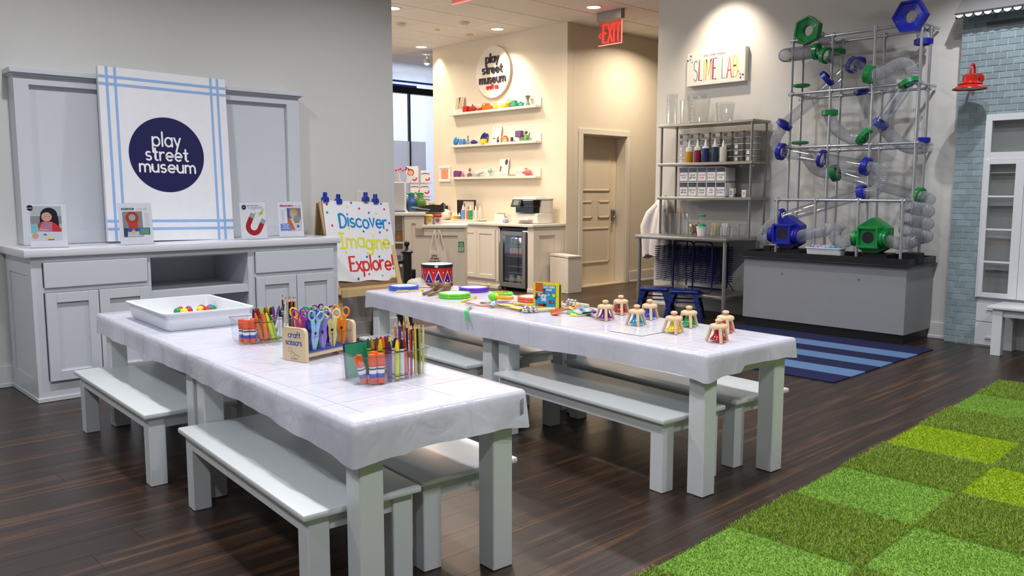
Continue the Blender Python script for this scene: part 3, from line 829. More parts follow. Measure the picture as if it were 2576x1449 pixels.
rear = [('orange', -.032, -.06, -17, 0), ('orange', -.014, -.066, -16, 0), ('tan', .002, -.06, -17, 2), ('yellow', .022, -.066, -20, 0), ('green', .038, -.062, -22, 0), ('purple', -.035, .03, -6, 0), ('red', -.020, .04, -4, 2), ('brown', -.008, .03, -4, 4), ('yellow', .004, .045, 0, 2), ('green', .012, .02, 4, 3), ('tan', .022, .05, 2, 0), ('black', .030, .02, 3, 0), ('yellow', .036, .045, 4, 0), ('red', .045, .03, 3, 2), ('blue', .050, .05, 4, 0), ('black', .057, -.062, 0, 0), ('purple', .05, .0, 40, 0), ('navy', .042, -.012, 32, 0)]
cnt = {}
for col, u, v, tx, ty in rear:
    cnt[col] = cnt.get(col, 0) + 1
    sidew = 'leaning left' if tx < -9 else ('lying far over to the right' if tx > 20 else 'upright')
    crayon(col, inc(CB, CBr, u, v, .006 + (.03 if tx > 20 else 0)), tx, -ty, 25 * cnt[col], f'{ordw[cnt[col]-1]} {col} wax crayon {sidew} in the rear clear caddy', 'crayons in the rear caddy')

PENC = {'red': (190, 40, 30), 'black': (34, 30, 28), 'yellow': (226, 190, 20), 'cream': (214, 206, 130), 'blue': (36, 84, 180), 'dark brown': (58, 40, 30), 'lime': (176, 180, 60), 'orange': (226, 120, 40), 'pale blue': (120, 170, 210), 'violet': (96, 64, 160)}
_pp = {}
wood_raw = M((214, 176, 138), .6)
def pencil(col, base, tx, ty, spin, label, group):
    st = _pp.setdefault(col, {})
    if 'p' not in st:
        t = thing('coloured_pencil', 'x', 'pencil', (0, 0, 0), 0, 'x')
        mb = MB(); mb.lathe([(0, 0), (.0038, 0), (.0038, .172)], 6); mb.build('barrel', M(PENC[col], .3), t, smooth=0)
        mb = MB(); mb.lathe([(.0038, .172), (.0016, .186)], 8); mb.build('sharpened_wood', wood_raw, t)
        mb = MB(); mb.lathe([(.0016, .186), (.0004, .1935), (0, .1935)], 8); mb.build('lead', M(PENC[col] if col not in ('black', 'cream', 'lime') else (50, 46, 60), .4), t)
        st['p'] = t
    return setthing(st['p'], st, base, tx, ty, spin, label, group)
fp = [('red', .079, -.06), ('orange', .080, .03), ('black', .090, -.05), ('pale blue', .090, .04), ('black', .097, -.015), ('yellow', .100, -.062), ('violet', .104, .03), ('black', .110, -.045), ('black', .116, -.06), ('blue', .112, .05), ('dark brown', .121, .01), ('lime', .125, -.06), ('cream', .131, -.035), ('cream', .134, -.064), ('orange', .130, .04)]
cnt = {}
for col, u, v in fp:
    cnt[col] = cnt.get(col, 0) + 1
    pencil(col, inc(CA, CAr, u, v, .006), 0, random.uniform(-1.5, 1.5), 15 * cnt[col], f'{ordw[cnt[col]-1]} {col} coloured pencil standing in the front clear caddy', 'coloured pencils in the front caddy')
bp = [('cream', .083, -.06), ('blue', .088, -.045), ('dark brown', .092, .03), ('black', .098, -.06), ('black', .105, -.055), ('red', .109, .03), ('red', .113, -.06), ('dark brown', .119, -.05), ('black', .124, -.062), ('black', .129, .0), ('lime', .133, -.06), ('violet', .1, .05)]
cnt = {}
for col, u, v in bp:
    cnt[col] = cnt.get(col, 0) + 1
    pencil(col, inc(CB, CBr, u, v, .006), 1.5, random.uniform(-1.5, 1.5), 15 * cnt[col], f'{ordw[cnt[col]-1]} {col} coloured pencil standing in the rear clear caddy', 'coloured pencils in the rear caddy')
# small card, sharpener-scissors handles in the front caddy
p = inc(CA, CAr, -.115, .060, .006)
t = thing('card_pack', 'green faced card standing along the back of the front caddy', 'card', p, CAr)
mb = MB(); mb.T = Matrix.Rotation(R(-7), 4, 'X'); mb.box(-.018, .145, -.002, .002, 0, .128); mb.build('backing', M((24, 48, 84), .4), t)
mb = MB(); mb.T = Matrix.Rotation(R(-7), 4, 'X'); mb.box(-.012, .145, -.0028, -.002, .002, .125); mb.build('front', M((40, 140, 100), .4), t)
p = inc(CA, CAr, .058, .02, .03)
t = thing('sharpener', 'red and blue looped plastic handles behind the crayons of the front caddy', 'scissors', p, 0)
for x, cc in ((-.012, (36, 80, 190)), (.010, (196, 30, 40))):
    mb = MB(); mb.tube([(x + .011 * math.cos(a), 0, .085 + .016 * math.sin(a)) for a in [2 * PI * k / 16 for k in range(16)]], .0035, 6, closed=True); mb.tube([(x, 0, .07), (x + .002, 0, .0)], .004, 6); mb.build('handle', M(cc, .3), t)

# scissors block
maple = M((212, 188, 150), .5, noise=.06, nscale=30)
BX, BR_ = (1.766, 3.052, TZ), 14.0
t = thing('scissors_block', 'wooden craft scissors stand with blue base board', 'stand', BX, BR_)
def end_board(x0, x1):
    pr = [(-.066, 0), (.066, 0), (.066, .118), (.060, .130), (.050, .136), (-.050, .136), (-.060, .130), (-.066, .118)]
    mb = MB()
    A = [mb.v((x0, y, z)) for y, z in pr]; B = [mb.v((x1, y, z)) for y, z in pr]; mb._f(A); mb._f(B[::-1])
    for k in range(8): mb._f([A[k], B[k], B[(k + 1) % 8], A[(k + 1) % 8]])
    return mb.build('end_board', maple, t)
eb = end_board(-.145, -.128); end_board(.128, .145)
mb = MB(); mb.box(-.128, .128, -.058, .058, .018, .034); mb.build('shelf', maple, t)
mb = MB(); mb.box(-.128, .128, -.060, .060, .034, .037); mb.build('blue_mat', M((58, 76, 150), .5), t)
mb = MB()
for y in (-.03, .03): mb.box(-.128, .128, y - .028, y + .028, .092, .095)
mb.build('clear_rack', clear_mat((252, 253, 254), .05, .08, .5), t)
mb = MB(); mb.T = Matrix.Translation((-.1455, 0, 0)) @ Matrix.Rotation(R(-90), 4, 'Z'); mb.color((44, 76, 160))
write(mb, 'craft', .004, .096, .0145, .0036, 0, gap=.26); write(mb, 'scissors', 0, .066, .0145, .0036, 0, gap=.2, sx=.92)
mb.color((130, 130, 140))
stroke(mb, arc(-.022, .045, .010, .009, 0, 360, 14), .0014, 0, 0); stroke(mb, arc(-.006, .028, .011, .008, 0, 360, 14), .0014, 0, 0); stroke(mb, [(-.014, .040), (.034, .016)], .0014, 0, 0); stroke(mb, [(.004, .030), (.036, .022)], .0014, 0, 0)
write(mb, 'wooden', 0, .008, .005, .001, 0)
mb.build('lettering', PRINT, eb.parent, smooth=0)
steel = M((170, 172, 176), .25, 1.0)
def scissors(label, col, u, v, spin, tilt, zoff, first):
    p = inc(BX, BR_, u * .84, v * .9, zoff)
    t = thing('craft_scissors', label, 'scissors', p, 0, 'craft scissors in the wooden stand')
    t.rotation_euler = (R(tilt), 0, R(spin - 36)); t.scale = (.92, .92, .87)
    cm = M(col, .3)
    mb = MB()
    for s_ in (-1, 1):
        ctr = (s_ * .021, .165 - .004 * s_)
        loop = [(ctr[0] + .0165 * math.cos(a) * (1 if s_ > 0 else .92) + .004 * s_ * math.sin(a), 0, ctr[1] + .023 * math.sin(a)) for a in [2 * PI * k / 18 for k in range(18)]]
        mb.tube(loop, .0042, 6, closed=True)
        mb.prism([(s_ * .001, .090), (s_ * .0165, .092), (s_ * .021, .115), (s_ * .024, .146), (s_ * .010, .150), (s_ * .002, .118)], -.004, .004)
    mb.build('handles', cm, t)
    mb = MB()
    for s_ in (-1, 1): mb.prism([(s_ * .002, .0), (s_ * .008, .004), (s_ * .0185, .06), (s_ * .0165, .095), (s_ * .0005, .095), (s_ * .0012, .05)], -.0035, .003)
    mb.build('blade_guard', cm, t)
    mb = MB(); mb.prism([(-.002, .006), (.002, .006), (.0026, .07), (-.0026, .07)], -.0042, -.001); mb.build('blades', steel, t)
    mb = MB(); mb.cyl((0, -.0052, .083), (0, .004, .083), .0062, n=14); mb.build('pivot', M((24, 26, 34), .35), t)
    return t
SC = [('magenta', (196, 40, 130), -.115, .02, 30, 6), ('yellow', (236, 200, 50), -.085, .05, 10, -4), ('pale blue', (150, 190, 230), -.088, -.045, 38, 8), ('royal blue', (66, 74, 190), -.062, .010, 20, 0), ('dark green', (14, 120, 84), -.02, .04, 25, 0),
 ('lavender', (140, 118, 212), -.038, -.055, -8, 4), ('bright green', (50, 190, 80), -.012, .0, 0, 0), ('cream yellow', (232, 220, 140), .035, -.050, -12, 4), ('crimson', (150, 24, 70), .045, .04, 10, 0), ('purple', (90, 30, 120), .085, .035, -10, 0), ('orange', (240, 132, 30), .105, -.045, -16, 3)]
for nm, col, u, v, sp, tl in SC: scissors(f'{nm} handled craft scissors standing in the wooden block', col, u, v, sp, tl, .0375, False)
# ---------------------------------------------------------------- instruments on the right tables
def frame_drum(label, x, y, col):
    t = thing('hand_drum', label, 'drum', (x, y, TZ), 0, 'flat hand drums')
    m = M(col, .3)
    for z0 in (0.0, .016):
        mb = MB(); mb.lathe([(.092, z0 + .002), (.100, z0), (.104, z0 + .004), (.1045, z0 + .011), (.101, z0 + .0155), (.092, z0 + .016)], 40, closed=True); mb.build('rim', m, t)
    mb = MB(); mb.lathe([(0, .0290), (.093, .0290), (.093, .004), (0, .004)], 40); mb.build('skin', M((212, 216, 222), .4), t)
frame_drum('flat blue hand drum at the far left end of the table', 3.407, 4.735, (66, 96, 210))
frame_drum('flat lime green hand drum in front of the maracas', 3.397, 4.165, (104, 204, 40))
frame_drum('flat purple hand drum with a mallet lying on it', 3.703, 4.33, (104, 56, 190))
frame_drum('flat orange hand drum half hidden behind the music book', 3.640, 3.680, (236, 104, 40))

DX, DY = 3.732, 4.775
t = thing('floor_drum', 'red and blue star spangled drum with black rim bands', 'drum', (DX, DY, TZ), 0)
r = .113
mb = MB(); mb.lathe([(r, .0), (r + .002, .012), (r + .002, .016), (r, .016), (r, .138), (0, .138), (0, .0)], 48); mb.build('shell', M((196, 30, 26), .35), t)
mb = MB(); mb.lathe([(r + .001, 0), (r + .0025, 0), (r + .0025, .014), (r + .001, .014)], 48, closed=True); mb.lathe([(r - .001, .137), (r + .003, .137), (r + .003, .158), (r - .002, .160)], 48); mb.build('band', M((26, 30, 44), .4), t)
mb = MB(); mb.lathe([(0, .1605), (r - .004, .1605), (r + .001, .158)], 48); mb.build('head', M((206, 226, 212), .45), t)
mb = MB()
def on_drum(pts, rr, steps=6):
    """Wrap a flat outline (angle in metres of arc, height) on the shell."""
    mb.poly([((rr) * math.sin(a / r), -(rr) * math.cos(a / r), z) for a, z in pts])
per = 2 * PI * r; nt_ = 10; w = per / nt_
for k in range(nt_):
    a0 = k * w + .006
    def tri(ox, oz, hw, h, rr, c, n=5):
        mb.color(c)
        for i in range(n):
            f0, f1 = i / n, (i + 1) / n
            on_drum([(a0 - hw * (1 - f0), oz + h * f0), (a0, oz + h * f0), (a0, oz + h * f1), (a0 - hw * (1 - f1), oz + h * f1)], rr)
            on_drum([(a0, oz + h * f0), (a0 + hw * (1 - f0), oz + h * f0), (a0 + hw * (1 - f1), oz + h * f1), (a0, oz + h * f1)], rr)
    tri(0, .030, w / 2, .090, r + .0006, (236, 226, 226)); tri(0, .032, w / 2 - .005, .074, r + .0011, (48, 30, 118))
    mb.color((240, 236, 236)); on_drum([(a0 + p_[0], p_[1]) for p_ in star(0, .046, .0075)], r + .0016)
    on_drum([(a0 + w / 2 + p_[0], p_[1]) for p_ in star(0, .104, .0065)], r + .0008)
mb.color((230, 190, 196))
for k in range(48): on_drum([(k * per / 48, .027), ((k + 1) * per / 48, .027), ((k + 1) * per / 48, .030), (k * per / 48, .030)], r + .0008)
mb.build('star_print', GLOSSPRINT, t, smooth=0)
mb = MB(); a = -40; mb.T = Matrix.Rotation(R(a), 4, 'Z') @ Matrix.Translation((0, -r - .0035, .148)); mb.sphere((0, 0, 0), .014, 12, 6, (1, .15, .62)); mb.build('badge', M((206, 206, 210), .4), t)

def maraca(label, hx, hy, ex, ey, col):
    d = Vector((ex - hx, ey - hy, 0)); L_ = d.length; ang = math.atan2(d.y, d.x)
    t = thing('maraca', label, 'maraca', (hx, hy, TZ), math.degrees(ang), 'brown wooden maracas')
    m = M(col, .3, noise=.05)
    mb = MB(); mb.sphere((0, 0, .037), .0365, 22, 14, (1.08, 1, 1)); mb.build('head', m, t)
    mb = MB(); mb.tube([(.030, 0, .030), (.06, 0, .022), (.12, 0, .013), (L_ - .02, 0, .0115), (L_, 0, .011), (L_ + .008, 0, .011)], [.014, .010, .009, .0115, .0105, .004], 12); mb.build('handle', m, t)
maraca('brown wooden maraca lying left, beside the blue drum', 3.500, 4.495, 3.31, 4.38, (124, 92, 66))
maraca('brown wooden maraca lying right, behind the lime drum', 3.508, 4.395, 3.303, 4.318, (128, 96, 70))

# soft cream cloth bag behind the blue drum
mb = MB(); nu, nv = 22, 12
for iu in range(nu):
    for iv in range(nv):
        def pt(a, b):
            u, v = a / nu - .5, b / nv - .5
            e = max(0, 1 - (2 * u) ** 2) * max(0, 1 - (2 * v) ** 2)
            return (u * .21 + v * .03, v * .14, .002 + .05 * e ** .5 * (.6 + .4 * math.sin(u * 9 + v * 11)) * (1.3 - u))
        mb.poly([pt(iu, iv), pt(iu + 1, iv), pt(iu + 1, iv + 1), pt(iu, iv + 1)])
bmesh.ops.remove_doubles(mb.bm, verts=mb.bm.verts[:], dist=1e-5)
o = mb.build('cloth_bag', M((196, 190, 176), .8), None, smooth=60); o.location = (3.60, 4.80, TZ); o.rotation_euler = (0, 0, R(-25)); tag(o, 'crumpled cream cloth bag between the blue drum and the star drum', 'bag')

def mallet(label, ax, ay, bx, by, z=0.0, z2=None):
    d = Vector((bx - ax, by - ay, 0)); L_ = d.length
    t = thing('mallet', label, 'mallet', (ax, ay, TZ + z), math.degrees(math.atan2(d.y, d.x)), 'yellow drum mallets')
    m = M((240, 196, 46), .35)
    dz = (z2 - z) if z2 is not None else 0
    mb = MB(); mb.tube([(0, 0, .007), (.004, 0, .007), (L_ * .45, 0, .007 + dz * .45)], [.004, .0065, .0062], 10); mb.build('grip', m, t)
    mb = MB(); mb.tube([(L_ * .45, 0, .007 + dz * .45), (L_ - .01, 0, .009 + dz)], .0038, 8); mb.build('stick', m, t)
    mb = MB(); mb.sphere((L_ - .006, 0, .011 + dz), .011, 12, 8); mb.build('head', m, t)
mallet('yellow mallet between the blue drum and the maracas', 3.262, 4.625, 3.44, 4.555)
mallet('yellow mallet lying in front of the lime green drum', 3.262, 3.93, 3.462, 4.03)
mallet('yellow mallet lying across the purple drum', 3.89, 4.48, 3.79, 4.27, .012, .030)
mallet('yellow mallet pointing behind the music book', 3.500, 3.495, 3.405, 3.615)

# twin toy castanet shakers
t = thing('toy_shaker', 'green and orange toy shaker with a striped oval window', 'shaker', (3.655, 3.985, TZ), -62)
gm = M((110, 214, 50), .3); om = M((246, 160, 30), .3)
mb = MB(); mb.T = Matrix.Diagonal((1.45, .8, 1, 1)); mb.lathe([(.036, .004), (.044, .008), (.052, .020), (.046, .030), (.038, .026)], 30, closed=True); mb.build('ring', gm, t)
mb = MB(); mb.T = Matrix.Diagonal((1.45, .8, 1, 1)); mb.lathe([(0, .034), (.025, .031), (.038, .020), (.036, .006), (0, .004)], 30); mb.build('drum_window', om, t)
mb = MB()
for k, cc in enumerate(((200, 70, 40), (90, 70, 120), (226, 150, 30), (70, 140, 70), (190, 60, 50), (60, 90, 130))):
    mb.color(cc); x = -.034 + k * .0125; hw = .022
    mb.poly([(x, -hw, .0345), (x + .008, -hw, .0345), (x + .008, hw, .0345), (x, hw, .0345)])
mb.build('stripes', PRINT, t, smooth=0)
t = thing('toy_rattle', 'green and yellow toy rattle with an orange handle', 'rattle', (3.475, 3.83, TZ), -50)
mb = MB(); mb.sphere((-.03, 0, .026), .027, 18, 12, (1.25, 1, .95)); mb.build('bulb', gm, t)
mb = MB(); mb.tube([(-.02, .012, .026), (.03, .028, .022), (.075, .018, .020), (.088, 0, .020), (.075, -.018, .020), (.03, -.022, .022), (-.02, -.012, .026)], .0105, 10); mb.build('handle', om, t)
mb = MB(); mb.sphere((-.012, 0, .030), .024, 16, 10, (.8, 1.02, .9)); mb.build('collar', M((240, 214, 50), .3), t)

# music board book, standing
BKx, BKy = 3.422, 3.465
ang = math.degrees(math.atan2(3.306 - 3.465, 3.468 - 3.422))
t = thing('board_book', 'yellow bordered Make Music board book standing upright', 'book', (BKx, BKy, TZ), ang)
W, Hh = .166, .152
def rrect(x0, x1, z0, z1, r, n=4):
    out = []
    for cx, cz, a0 in ((x1 - r, z1 - r, 0), (x0 + r, z1 - r, 90), (x0 + r, z0 + r, 180), (x1 - r, z0 + r, 270)): out += arc(cx, cz, r, r, a0, a0 + 90, n)
    return out
mb = MB(); mb.prism(rrect(0, W, 0, Hh, .012), 0, .010); mb.build('cover', M((226, 206, 20), .25), t)
mb = MB(); mb.prism(rrect(.004, W - .002, 0.002, Hh - .012, .004), .010, .034); mb.build('pages', M((60, 66, 50), .5), t)
mb = MB(); mb.prism(rrect(0, W, 0, Hh, .012), .034, .038); mb.build('back_cover', M((206, 190, 24), .3), t)
L_ = [(rrect(.014, .150, .012, .138, .006), (46, 152, 190)), (rect(.014, .064, .098, .150), (198, 92, 30)), (rect(.014, .064, .094, .098), (236, 200, 190)),
 (disc(.030, .074, .015), (96, 40, 120)), ([(.028, .086), (.044, .094), (.048, .075), (.036, .07)], (226, 204, 30)), (disc(.020, .060, .010), (70, 28, 90)),
 ([(.050, .078), (.064, .090), (.085, .084), (.088, .045), (.056, .045)], (206, 214, 230)), ([(.085, .082), (.106, .078), (.112, .092), (.108, .096), (.100, .086), (.086, .074)], (206, 214, 230)),
 (disc(.112, .095, .005), (116, 74, 56)), (rect(.065, .079, .085, .108), (116, 74, 56)), ([(.064, .108), (.080, .108), (.078, .114), (.066, .114)], (40, 28, 24)), ([(.060, .068), (.074, .064), (.070, .072)], (50, 80, 140)),
 (rect(.034, .066, .014, .028), (156, 40, 44)), (rect(.066, .086, .014, .030), (26, 30, 50)), (rect(.106, .138, .034, .050), (40, 30, 40)), (rect(.108, .136, .036, .047), (160, 36, 46)), (rect(.126, .129, .036, .047), (230, 230, 230)),
 (disc(.138, .082, .0125), (90, 170, 30)), (disc(.138, .082, .010), (214, 220, 30))]
pr = printed(t, 'cover_print', L_, 0, .0002, GLOSSPRINT)
mb = MB(); mb.color((240, 246, 250)); write(mb, "Let's Make", .108, .1235, .0085, .0024, -.0045, gap=.3, sx=.78); write(mb, 'Music', .108, .1075, .0085, .0024, -.0045, gap=.3, sx=.9)
mb.color((226, 160, 60)); mb.flat([(.020, .118), (.0225, .118), (.0225, .128), (.020, .128)], -.0045)
mb.color((240, 220, 210)); write(mb, 'little learners', .039, .0948, .0034, .0010, -.0047, gap=.3, sx=.9)
mb.build('lettering', GLOSSPRINT, t, smooth=0)

# jingle sticks with ribbons
chrome = M((214, 216, 220), .12, 1.0)
def jingle_stick(label, ax, ay, bx, by, group='jingle bell sticks'):
    d = Vector((bx - ax, by - ay, 0)); L_ = d.length
    t = thing('jingle_stick', label, 'jingle bells', (ax, ay, TZ), math.degrees(math.atan2(d.y, d.x)), group)
    mb = MB(); mb.tube([(0, 0, .011), (.004, 0, .011), (L_ - .004, 0, .012), (L_, 0, .012)], [.008, .010, .0105, .008], 12); mb.build('stick', M((214, 200, 176), .5, noise=.05), t)
    for k in range(3):
        for s_ in (-1, 1, 0):
            mb = MB(); c0 = (.018 + k * .028, s_ * .014, .014 if s_ else .025); mb.sphere(c0, .0125, 14, 10)
            mb.build('bell', chrome, t)
jingle_stick('jingle bell stick in front of the music book', 3.232, 3.36, 3.405, 3.275)
jingle_stick('jingle bell stick at the back behind the coloured ribbons', 3.672, 3.43, 3.662, 3.245)
RB = {'red': (196, 58, 24), 'orange': (244, 140, 30), 'yellow': (234, 212, 40), 'green': (24, 158, 84), 'blue': (44, 140, 200), 'purple': (94, 36, 140), 'sky': (110, 180, 226)}
def rib(col, pts, label, w=.016, lift=.003):
    n = 5; w *= 1.35; P_ = [Vector((p[0], p[1], TZ + (p[2] if len(p) > 2 else lift))) for p in pts]; out = []
    for i in range(len(P_) - 1):
        p0 = P_[max(i - 1, 0)]; p1 = P_[i]; p2 = P_[i + 1]; p3 = P_[min(i + 2, len(P_) - 1)]
        for k in range(n):
            tt = k / n; out.append(0.5 * ((2 * p1) + (p2 - p0) * tt + (2 * p0 - 5 * p1 + 4 * p2 - p3) * tt * tt + (3 * p1 - p0 - 3 * p2 + p3) * tt ** 3))
    out.append(P_[-1])
    sides = []
    for i, p in enumerate(out):
        t_ = (out[min(i + 1, len(out) - 1)] - out[max(i - 1, 0)]).normalized(); s1 = t_.cross(Vector((0, 0, 1))).normalized()
        k = math.sin(i * .30 + len(pts)) * .42; sides.append((s1 * math.cos(k) + Vector((0, 0, 1)) * math.sin(k)))
    for i, p in enumerate(out): p.z += abs(sides[i].z) * w * .5
    mb = MB(); mb.ribbon(out, w, .0005, sides); o = mb.build('ribbon', M(RB[col], .35), None, smooth=50); tag(o, label, 'ribbon', 'coloured satin ribbons of the jingle sticks')
rib('green', [(3.02, 3.585, -.055), (3.045, 3.63, -.010), (3.085, 3.66, .004), (3.17, 3.73)], 'short green ribbon hanging over the cloth edge')
rib('red', [(3.235, 3.865), (3.25, 3.79), (3.245, 3.716), (3.27, 3.63), (3.287, 3.556), (3.27, 3.46), (3.25, 3.385, .01)], 'long red ribbon running left from the front jingle stick')
rib('green', [(3.225, 3.64, .006), (3.265, 3.60, .008), (3.31, 3.54, .008), (3.32, 3.49), (3.28, 3.42), (3.25, 3.38, .01)], 'long green ribbon lying over the red one')
rib('purple', [(3.31, 3.81), (3.37, 3.78), (3.445, 3.727), (3.45, 3.66), (3.438, 3.589), (3.40, 3.50), (3.376, 3.44), (3.30, 3.39, .01)], 'purple ribbon curling left of the music book')
rib('yellow', [(3.33, 3.84), (3.37, 3.75), (3.36, 3.69), (3.33, 3.60, .008), (3.29, 3.47, .01), (3.25, 3.375, .012)], 'yellow ribbon crossing under the toy rattle')
rib('sky', [(3.38, 3.77, .012), (3.345, 3.735, .012), (3.31, 3.69, .01), (3.25, 3.65, .008)], 'pale blue ribbon in front of the toy rattle', .018)
rib('orange', [(3.665, 3.46, .012), (3.60, 3.425, .008), (3.545, 3.33, .006), (3.565, 3.285, .014), (3.60, 3.27, .016)], 'orange ribbon fold left of the rear jingle stick', .02)
rib('red', [(3.57, 3.28, .012), (3.49, 3.28), (3.40, 3.27), (3.335, 3.222), (3.30, 3.15)], 'red ribbon looping toward the front of the table', .018)
rib('orange', [(3.30, 3.14), (3.30, 3.185), (3.35, 3.20), (3.41, 3.19), (3.40, 3.16)], 'orange ribbon loop at the front of the ribbon heap', .017)
rib('green', [(3.385, 3.165), (3.405, 3.12), (3.44, 3.09), (3.47, 3.05)], 'broad green ribbon between the orange and yellow loops', .022)
rib('yellow', [(3.35, 3.10), (3.375, 3.06), (3.43, 3.03), (3.47, 3.07), (3.46, 3.12)], 'yellow ribbon loop right of the broad green one', .02)
rib('yellow', [(3.64, 3.30, .014), (3.59, 3.29, .012), (3.54, 3.27, .008), (3.50, 3.235, .004)], 'yellow ribbon draped over the rear jingle stick', .02)
rib('blue', [(3.63, 3.26, .01), (3.58, 3.23), (3.53, 3.16), (3.47, 3.10), (3.45, 3.05)], 'blue ribbon right of the rear jingle stick', .016)
rib('purple', [(3.60, 3.17), (3.57, 3.12), (3.52, 3.08), (3.46, 3.09), (3.43, 3.04), (3.40, 2.97), (3.385, 2.93)], 'purple ribbon reaching the purple desk bell', .018)

# desk bells: a wooden tripod cap over a coloured bell
beech = M((222, 190, 152), .35, noise=.05, nscale=25)
BL = [('purple desk bell nearest the ribbons', 3.376, 2.872, (110, 24, 110)), ('dark red desk bell in the back row, behind the purple one', 3.602, 2.952, (168, 22, 26)), ('turquoise desk bell beside the white card', 3.356, 2.645, (20, 140, 186)),
 ('royal blue desk bell in the back row, behind the turquoise one', 3.574, 2.730, (40, 66, 190)), ('yellow desk bell in the front row', 3.303, 2.376, (226, 200, 20)), ('green desk bell in the back row, behind the yellow one', 3.513, 2.436, (26, 150, 62)),
 ('crimson desk bell nearest the table end', 3.252, 2.093, (176, 16, 28)), ('coral pink desk bell mostly hidden behind the crimson one', 3.502, 2.216, (216, 60, 72))]
def build_bells():
    protos = []
    for lb, x, y, col in BL:
        t = thing('desk_bell', lb, 'bell', (x, y, TZ), 106, 'coloured desk bells on wooden tripods')
        if not protos:
            mb = MB(); mb.lathe([(0, .060), (.033, .060), (.0405, .064), (.042, .072), (.038, .079), (.027, .083), (0, .0835)], 28); a = mb.build('wooden_cap', beech, t)
            mb = MB(); mb.lathe([(.007, .083), (.007, .089), (.014, .092), (.0175, .098), (.014, .1045), (.006, .107), (0, .107)], 20); b = mb.build('knob', beech, t)
            mb = MB(); mb.tube([(.033, 0, .070), (.043, 0, .038), (.0555, 0, .003), (.0562, 0, .0)], [.008, .0078, .0072, .006], 10); l = mb.build('leg', beech, t)
            mb = MB(); mb.cyl((0, 0, .066), (0, 0, .016), .003); mb.sphere((0, 0, .010), .007); c_ = mb.build('clapper', steel, t)
            protos += [a, b, l, c_]
        else:
            for q in protos: again(q, t, (0, 0, 0))
        for k in (1, 2):
            l2 = again(protos[2], t, (0, 0, 0)); l2.rotation_euler = (0, 0, R(120 * k))
        mb = MB(); mb.lathe([(.006, .061), (.0165, .0605), (.0175, .052), (.020, .040), (.0255, .028), (.033, .019), (.0375, .014), (.038, .011), (.035, .011), (.029, .019), (.02, .034), (.014, .056)], 28)
        mb.build('bell_cup', M(col, .12, .0, coat=.5), t)
build_bells()
# song card lying flat
mb = MB(); mb.T = Matrix.Translation((0, 0, TZ)); mb.slab([(3.113, 2.629), (3.113, 2.42), (3.30, 2.42), (3.30, 2.629)], .0005, .003)
card = mb.build('song_card', M((206, 208, 214), .22), None); tag(card, 'white printed song card lying flat before the turquoise bell', 'card')
mb = MB(); mb.color((140, 144, 170))
rn = random.Random(5)
for k in range(16):
    x, y = 3.15 + .02 * (k % 4) + rn.uniform(0, .08), 2.46 + .04 * (k // 4)
    mb.poly([(x, y, TZ + .0034), (x + .006, y, TZ + .0034), (x + .006, y + .006, TZ + .0034), (x, y + .006, TZ + .0034)])
mb.build('note_print', PRINT, card, smooth=0)
# ---------------------------------------------------------------- sideboard along the left wall
cab_m = M((203, 207, 215), .38, noise=.015)
FY = 5.754
t = thing('sideboard', 'long white sideboard with shaker doors against the left wall', 'cabinet', (1.355, FY, 0))
CW = 2.147
mb = MB()                                                     # face frame and shell around the open bay
mb.box(.02, .70, .02, .62, .0, .914); mb.box(1.40, CW - .02, .02, .62, .0, .914); mb.box(.70, 1.40, .60, .62, .0, .914)
mb.box(.70, 1.40, .02, .60, .0, .10); mb.box(.70, 1.40, .02, .60, .868, .914)
mb.box(.0, .045, 0, .62, 0, .914); mb.box(CW - .045, CW, 0, .62, 0, .914); mb.box(.045, CW - .045, 0, .02, .878, .914); mb.box(.045, CW - .045, 0, .02, 0.03, .128)
mb.box(.685, .703, 0, .60, .1, .878); mb.box(1.397, 1.447, 0, .60, .1, .878); mb.box(.045, .685, .0, .02, .69, .722); mb.box(1.447, CW - .045, 0, .02, .69, .722)
mb.build('carcass', cab_m, t, smooth=0)
mb = MB(); mb.box(-.008, .0, -.0, .62, 0, .95 - .036, 0)      # side panel with a recessed field
mb.box(-.016, -.008, 0, .09, 0, .914); mb.box(-.016, -.008, .54, .62, 0, .914); mb.box(-.016, -.008, .09, .54, .80, .914); mb.box(-.016, -.008, .09, .54, 0, .14)
mb.build('side_panel', cab_m, t, smooth=0)
mb = MB(); mb.box(-.022, CW + .006, -.008, .0, 0, .030, .003); mb.box(-.024, -.016, -.008, .62, 0, .03, .003); mb.build('base_moulding', cab_m, t)
mb = MB(); mb.box(.703, 1.397, .004, .60, .592, .645); mb.build('open_shelf', cab_m, t)
def shaker(par, x0, x1, z0, z1, m, y=0.0, rail=.062, t_=.022, deep=.014, name='door'):
    mb = MB()
    mb.box(x0, x0 + rail, y - t_, y, z0, z1, .0015); mb.box(x1 - rail, x1, y - t_, y, z0, z1, .0015)
    mb.box(x0 + rail, x1 - rail, y - t_, y, z1 - rail, z1, .0015); mb.box(x0 + rail, x1 - rail, y - t_, y, z0, z0 + rail, .0015)
    mb.box(x0 + rail, x1 - rail, y - t_ + deep, y, z0 + rail, z1 - rail)
    return mb.build(name, m, par, smooth=0)
for x0, x1 in ((.052, .360), (.366, .680)): shaker(t, x0, x1, .130, .688, cab_m)
for x0, x1 in ((1.452, 1.772), (1.778, 2.098)): shaker(t, x0, x1, .130, .692, cab_m)
for x0, x1 in ((.052, .676), (1.452, 2.104)):
    mb = MB(); mb.box(x0, x1, -.020, 0, .722, .878, .002); mb.build('drawer_front', cab_m, t, smooth=0)
mb = MB(); mb.box(1.30, 3.516, 5.722, 6.398, .9165, .964, .004, 2)
o = mb.build('worktop', M((216, 216, 224), .16, noise=.02)); tag(o, 'glossy white worktop along the left wall above the sideboard', 'worktop')

